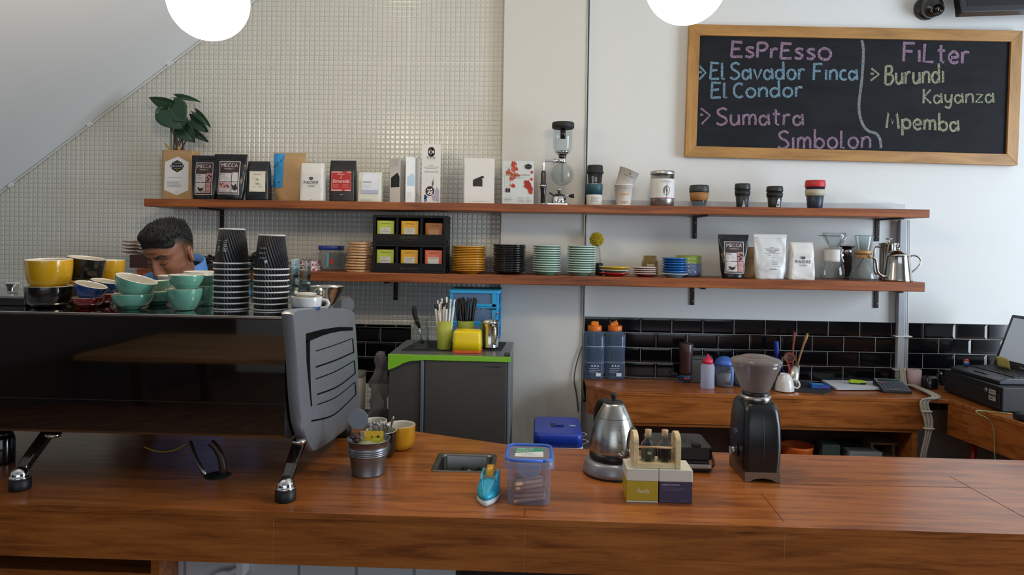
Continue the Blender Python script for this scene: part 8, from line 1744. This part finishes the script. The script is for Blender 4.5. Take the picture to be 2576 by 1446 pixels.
    for j in range(NV):
        for i in range(NU):
            k_ = [(j, i), (j, (i + 1) % NU), (j + 1, (i + 1) % NU), (j + 1, i)]
            if all(q_ in idx for q_ in k_): fs.append(tuple(idx[q_] for q_ in k_))
    hb.add(vs, fs, 0, True); rnd = random.Random(9)
    for _ in range(4600):
        a = rnd.uniform(0, 2 * PI); z = rnd.uniform(.02, .119); p = head(a, z); e = hair_cover(p)
        if e < cut(p) + .004: continue
        th = thick(p); nn = Vector((p.x / .075 ** 2, p.y / .095 ** 2, p.z / .11 ** 2)).normalized(); fr_ = p.y < .015
        if fr_:      # combed over the brow and back along the crown
            tg = Vector((rnd.uniform(-.35, .15), .75, .5)); tg = (tg - nn * tg.dot(nn)).normalized(); q0 = head(a, z, th * 1.03); L = rnd.uniform(.016, .030)
            hb.tube([HM @ q0, HM @ (q0 + tg * L * .5 + nn * .0035), HM @ (q0 + tg * L + nn * rnd.uniform(.000, .004))], [.0018, .0016, .0004], 4)
        else:        # short spikes on crown and back
            q0 = head(a, z, th * .6); lean_ = Vector((rnd.uniform(-.3, .3), .25, .5)).normalized(); L = (.004 + .012 * max(0, min(1, (z - .05) / .05))) * rnd.uniform(.6, 1.25); dd = (nn * .6 + lean_ * .6).normalized()
            hb.tube([HM @ q0, HM @ (q0 + dd * L * .6), HM @ (q0 + dd * L + Vector((0, 0, .002)))], [.0013, .0010, .0003], 4)
    obj('hair', hb, HAIR, root)
    # eyebrows and closed lashes lie on the face
    def strip(name, pts, w_, m, off):
        sm = MB(); rows = []
        for i, (x, z) in enumerate(pts):
            t_ = i / (len(pts) - 1); ww = w_ * math.sin(PI * (.12 + .8 * (1 - t_))) ** .7; rows.append((x, z, ww))
        def surf(x, z):
            best = None; lo, hi = -PI / 2 - 1.35, -PI / 2 + 1.35
            for _ in range(30):
                mid = (lo + hi) / 2
                if head(mid, z).x < x: lo = mid
                else: hi = mid
            return head((lo + hi) / 2, z, off)
        sm.grid(lambda u, v: HM @ surf(*(lambda r_: (r_[0], r_[1] + (v - .5) * r_[2]))(rows[min(len(rows) - 1, int(round(u * (len(rows) - 1))))])), len(rows) - 1, 3); return obj(name, sm, m, root, solid=.0012)
    for sx in (-1, 1):
        strip('eyebrow', [(sx * (.012 + .0035 * i), .0295 + .0085 * math.sin(PI * .5 * min(1, i / 7)) - (.006 * max(0, i - 7) / 4)) for i in range(12)], .0085, BROW, .0016)
        strip('eyelashes', [(sx * (.019 + .0026 * i), .0045 - .0042 * math.sin(PI * i / 10)) for i in range(11)], .0026, M('#140e0c', .6), .0012)
    # clothes
    sm = MB(); sm.loft([R((bx, by - .005, sh + .038), .085, .075, tilt=-.2), R((bx, by, sh + .018), .15, .090), R((bx, by, sh - .005), .187, .100), R((bx, by - .003, sh - .05), .215, .118), R((bx, by - .01, sh - .2), .182, .124), R((bx, by - .01, sh - .40), .165, .116), R((bx, by, hipz - .06), .185, .126)], c0=False, c1=False)
    for S, E_, Wr in arms: sm.tube([S * 1.0 + Vector((0, 0, .01)), S * .6 + E_ * .4, E_ * .9 + S * .1], [.066, .060, .056], 18)
    obj('shirt', sm, SHIRT, root)
    cl = MB(); NC = 30; rows = []
    for h_, k_, dz in ((0, 1.0, .0), (.5, .98, .028), (1, .97, .05), (1.02, 1.05, .049), (.5, 1.13, .024), (0, 1.22, -.006)):
        rr = []
        for i in range(NC):
            a = -PI / 2 + .35 + (2 * PI - .7) * i / (NC - 1); bk = (1 + math.sin(a)) / 2
            rr.append((bx + .082 * k_ * math.cos(a), by - .005 + .078 * k_ * math.sin(a), sh + .018 + dz * (.5 + .9 * bk) + .016 * bk))
        rows.append(rr)
    cl.loft(rows, closed=False, c0=False, c1=False); obj('collar', cl, SHIRT, root)
    nv = MB(); nv.loft([[(bx + .076 * k_ * math.cos(2 * PI * i / 28), by - .006 + .072 * k_ * math.sin(2 * PI * i / 28), z + .02 * math.sin(2 * PI * i / 28)) for i in range(28)] for z, k_ in ((sh + .005, 1.05), (sh + .055, .97))], c0=False, c1=False); obj('undershirt', nv, NAVY, root)
    tr = MB(); tr.loft([R((bx, by, hipz + .03), .172, .118), R((bx, by, hipz - .08), .175, .125), R((bx, by, hipz - .14), .165, .12)], c0=False, c1=False)
    for sx in (-1, 1): hx = bx + sx * .085; tr.tube([(hx, by - 0.010, hipz - .05), (hx + sx * .01, by - 0.020, .62), (hx + sx * .01, by - 0.025, .46), (hx + sx * .012, by - 0.010, .26), (hx + sx * .012, by - 0.000, .07)], [.095, .086, .070, .064, .058], 20)
    obj('trousers', tr, TROUS, root)
    for sx in (-1, 1): hx = bx + sx * .085 + sx * .012; obj('shoe', MB().loft([[(hx + x * k_, y * k2 + by - .04, z) for x, y in rrect(-.05, .05, -.175, .1, .045)] for z, k_, k2 in ((0, 1, 1), (.03, 1.03, 1.01), (.06, .95, .97))] + [[(hx + x * .75, y * .5 + by - .015, .105) for x, y in rrect(-.05, .05, -.175, .1, .045)]]), SHOE, root)
barista()
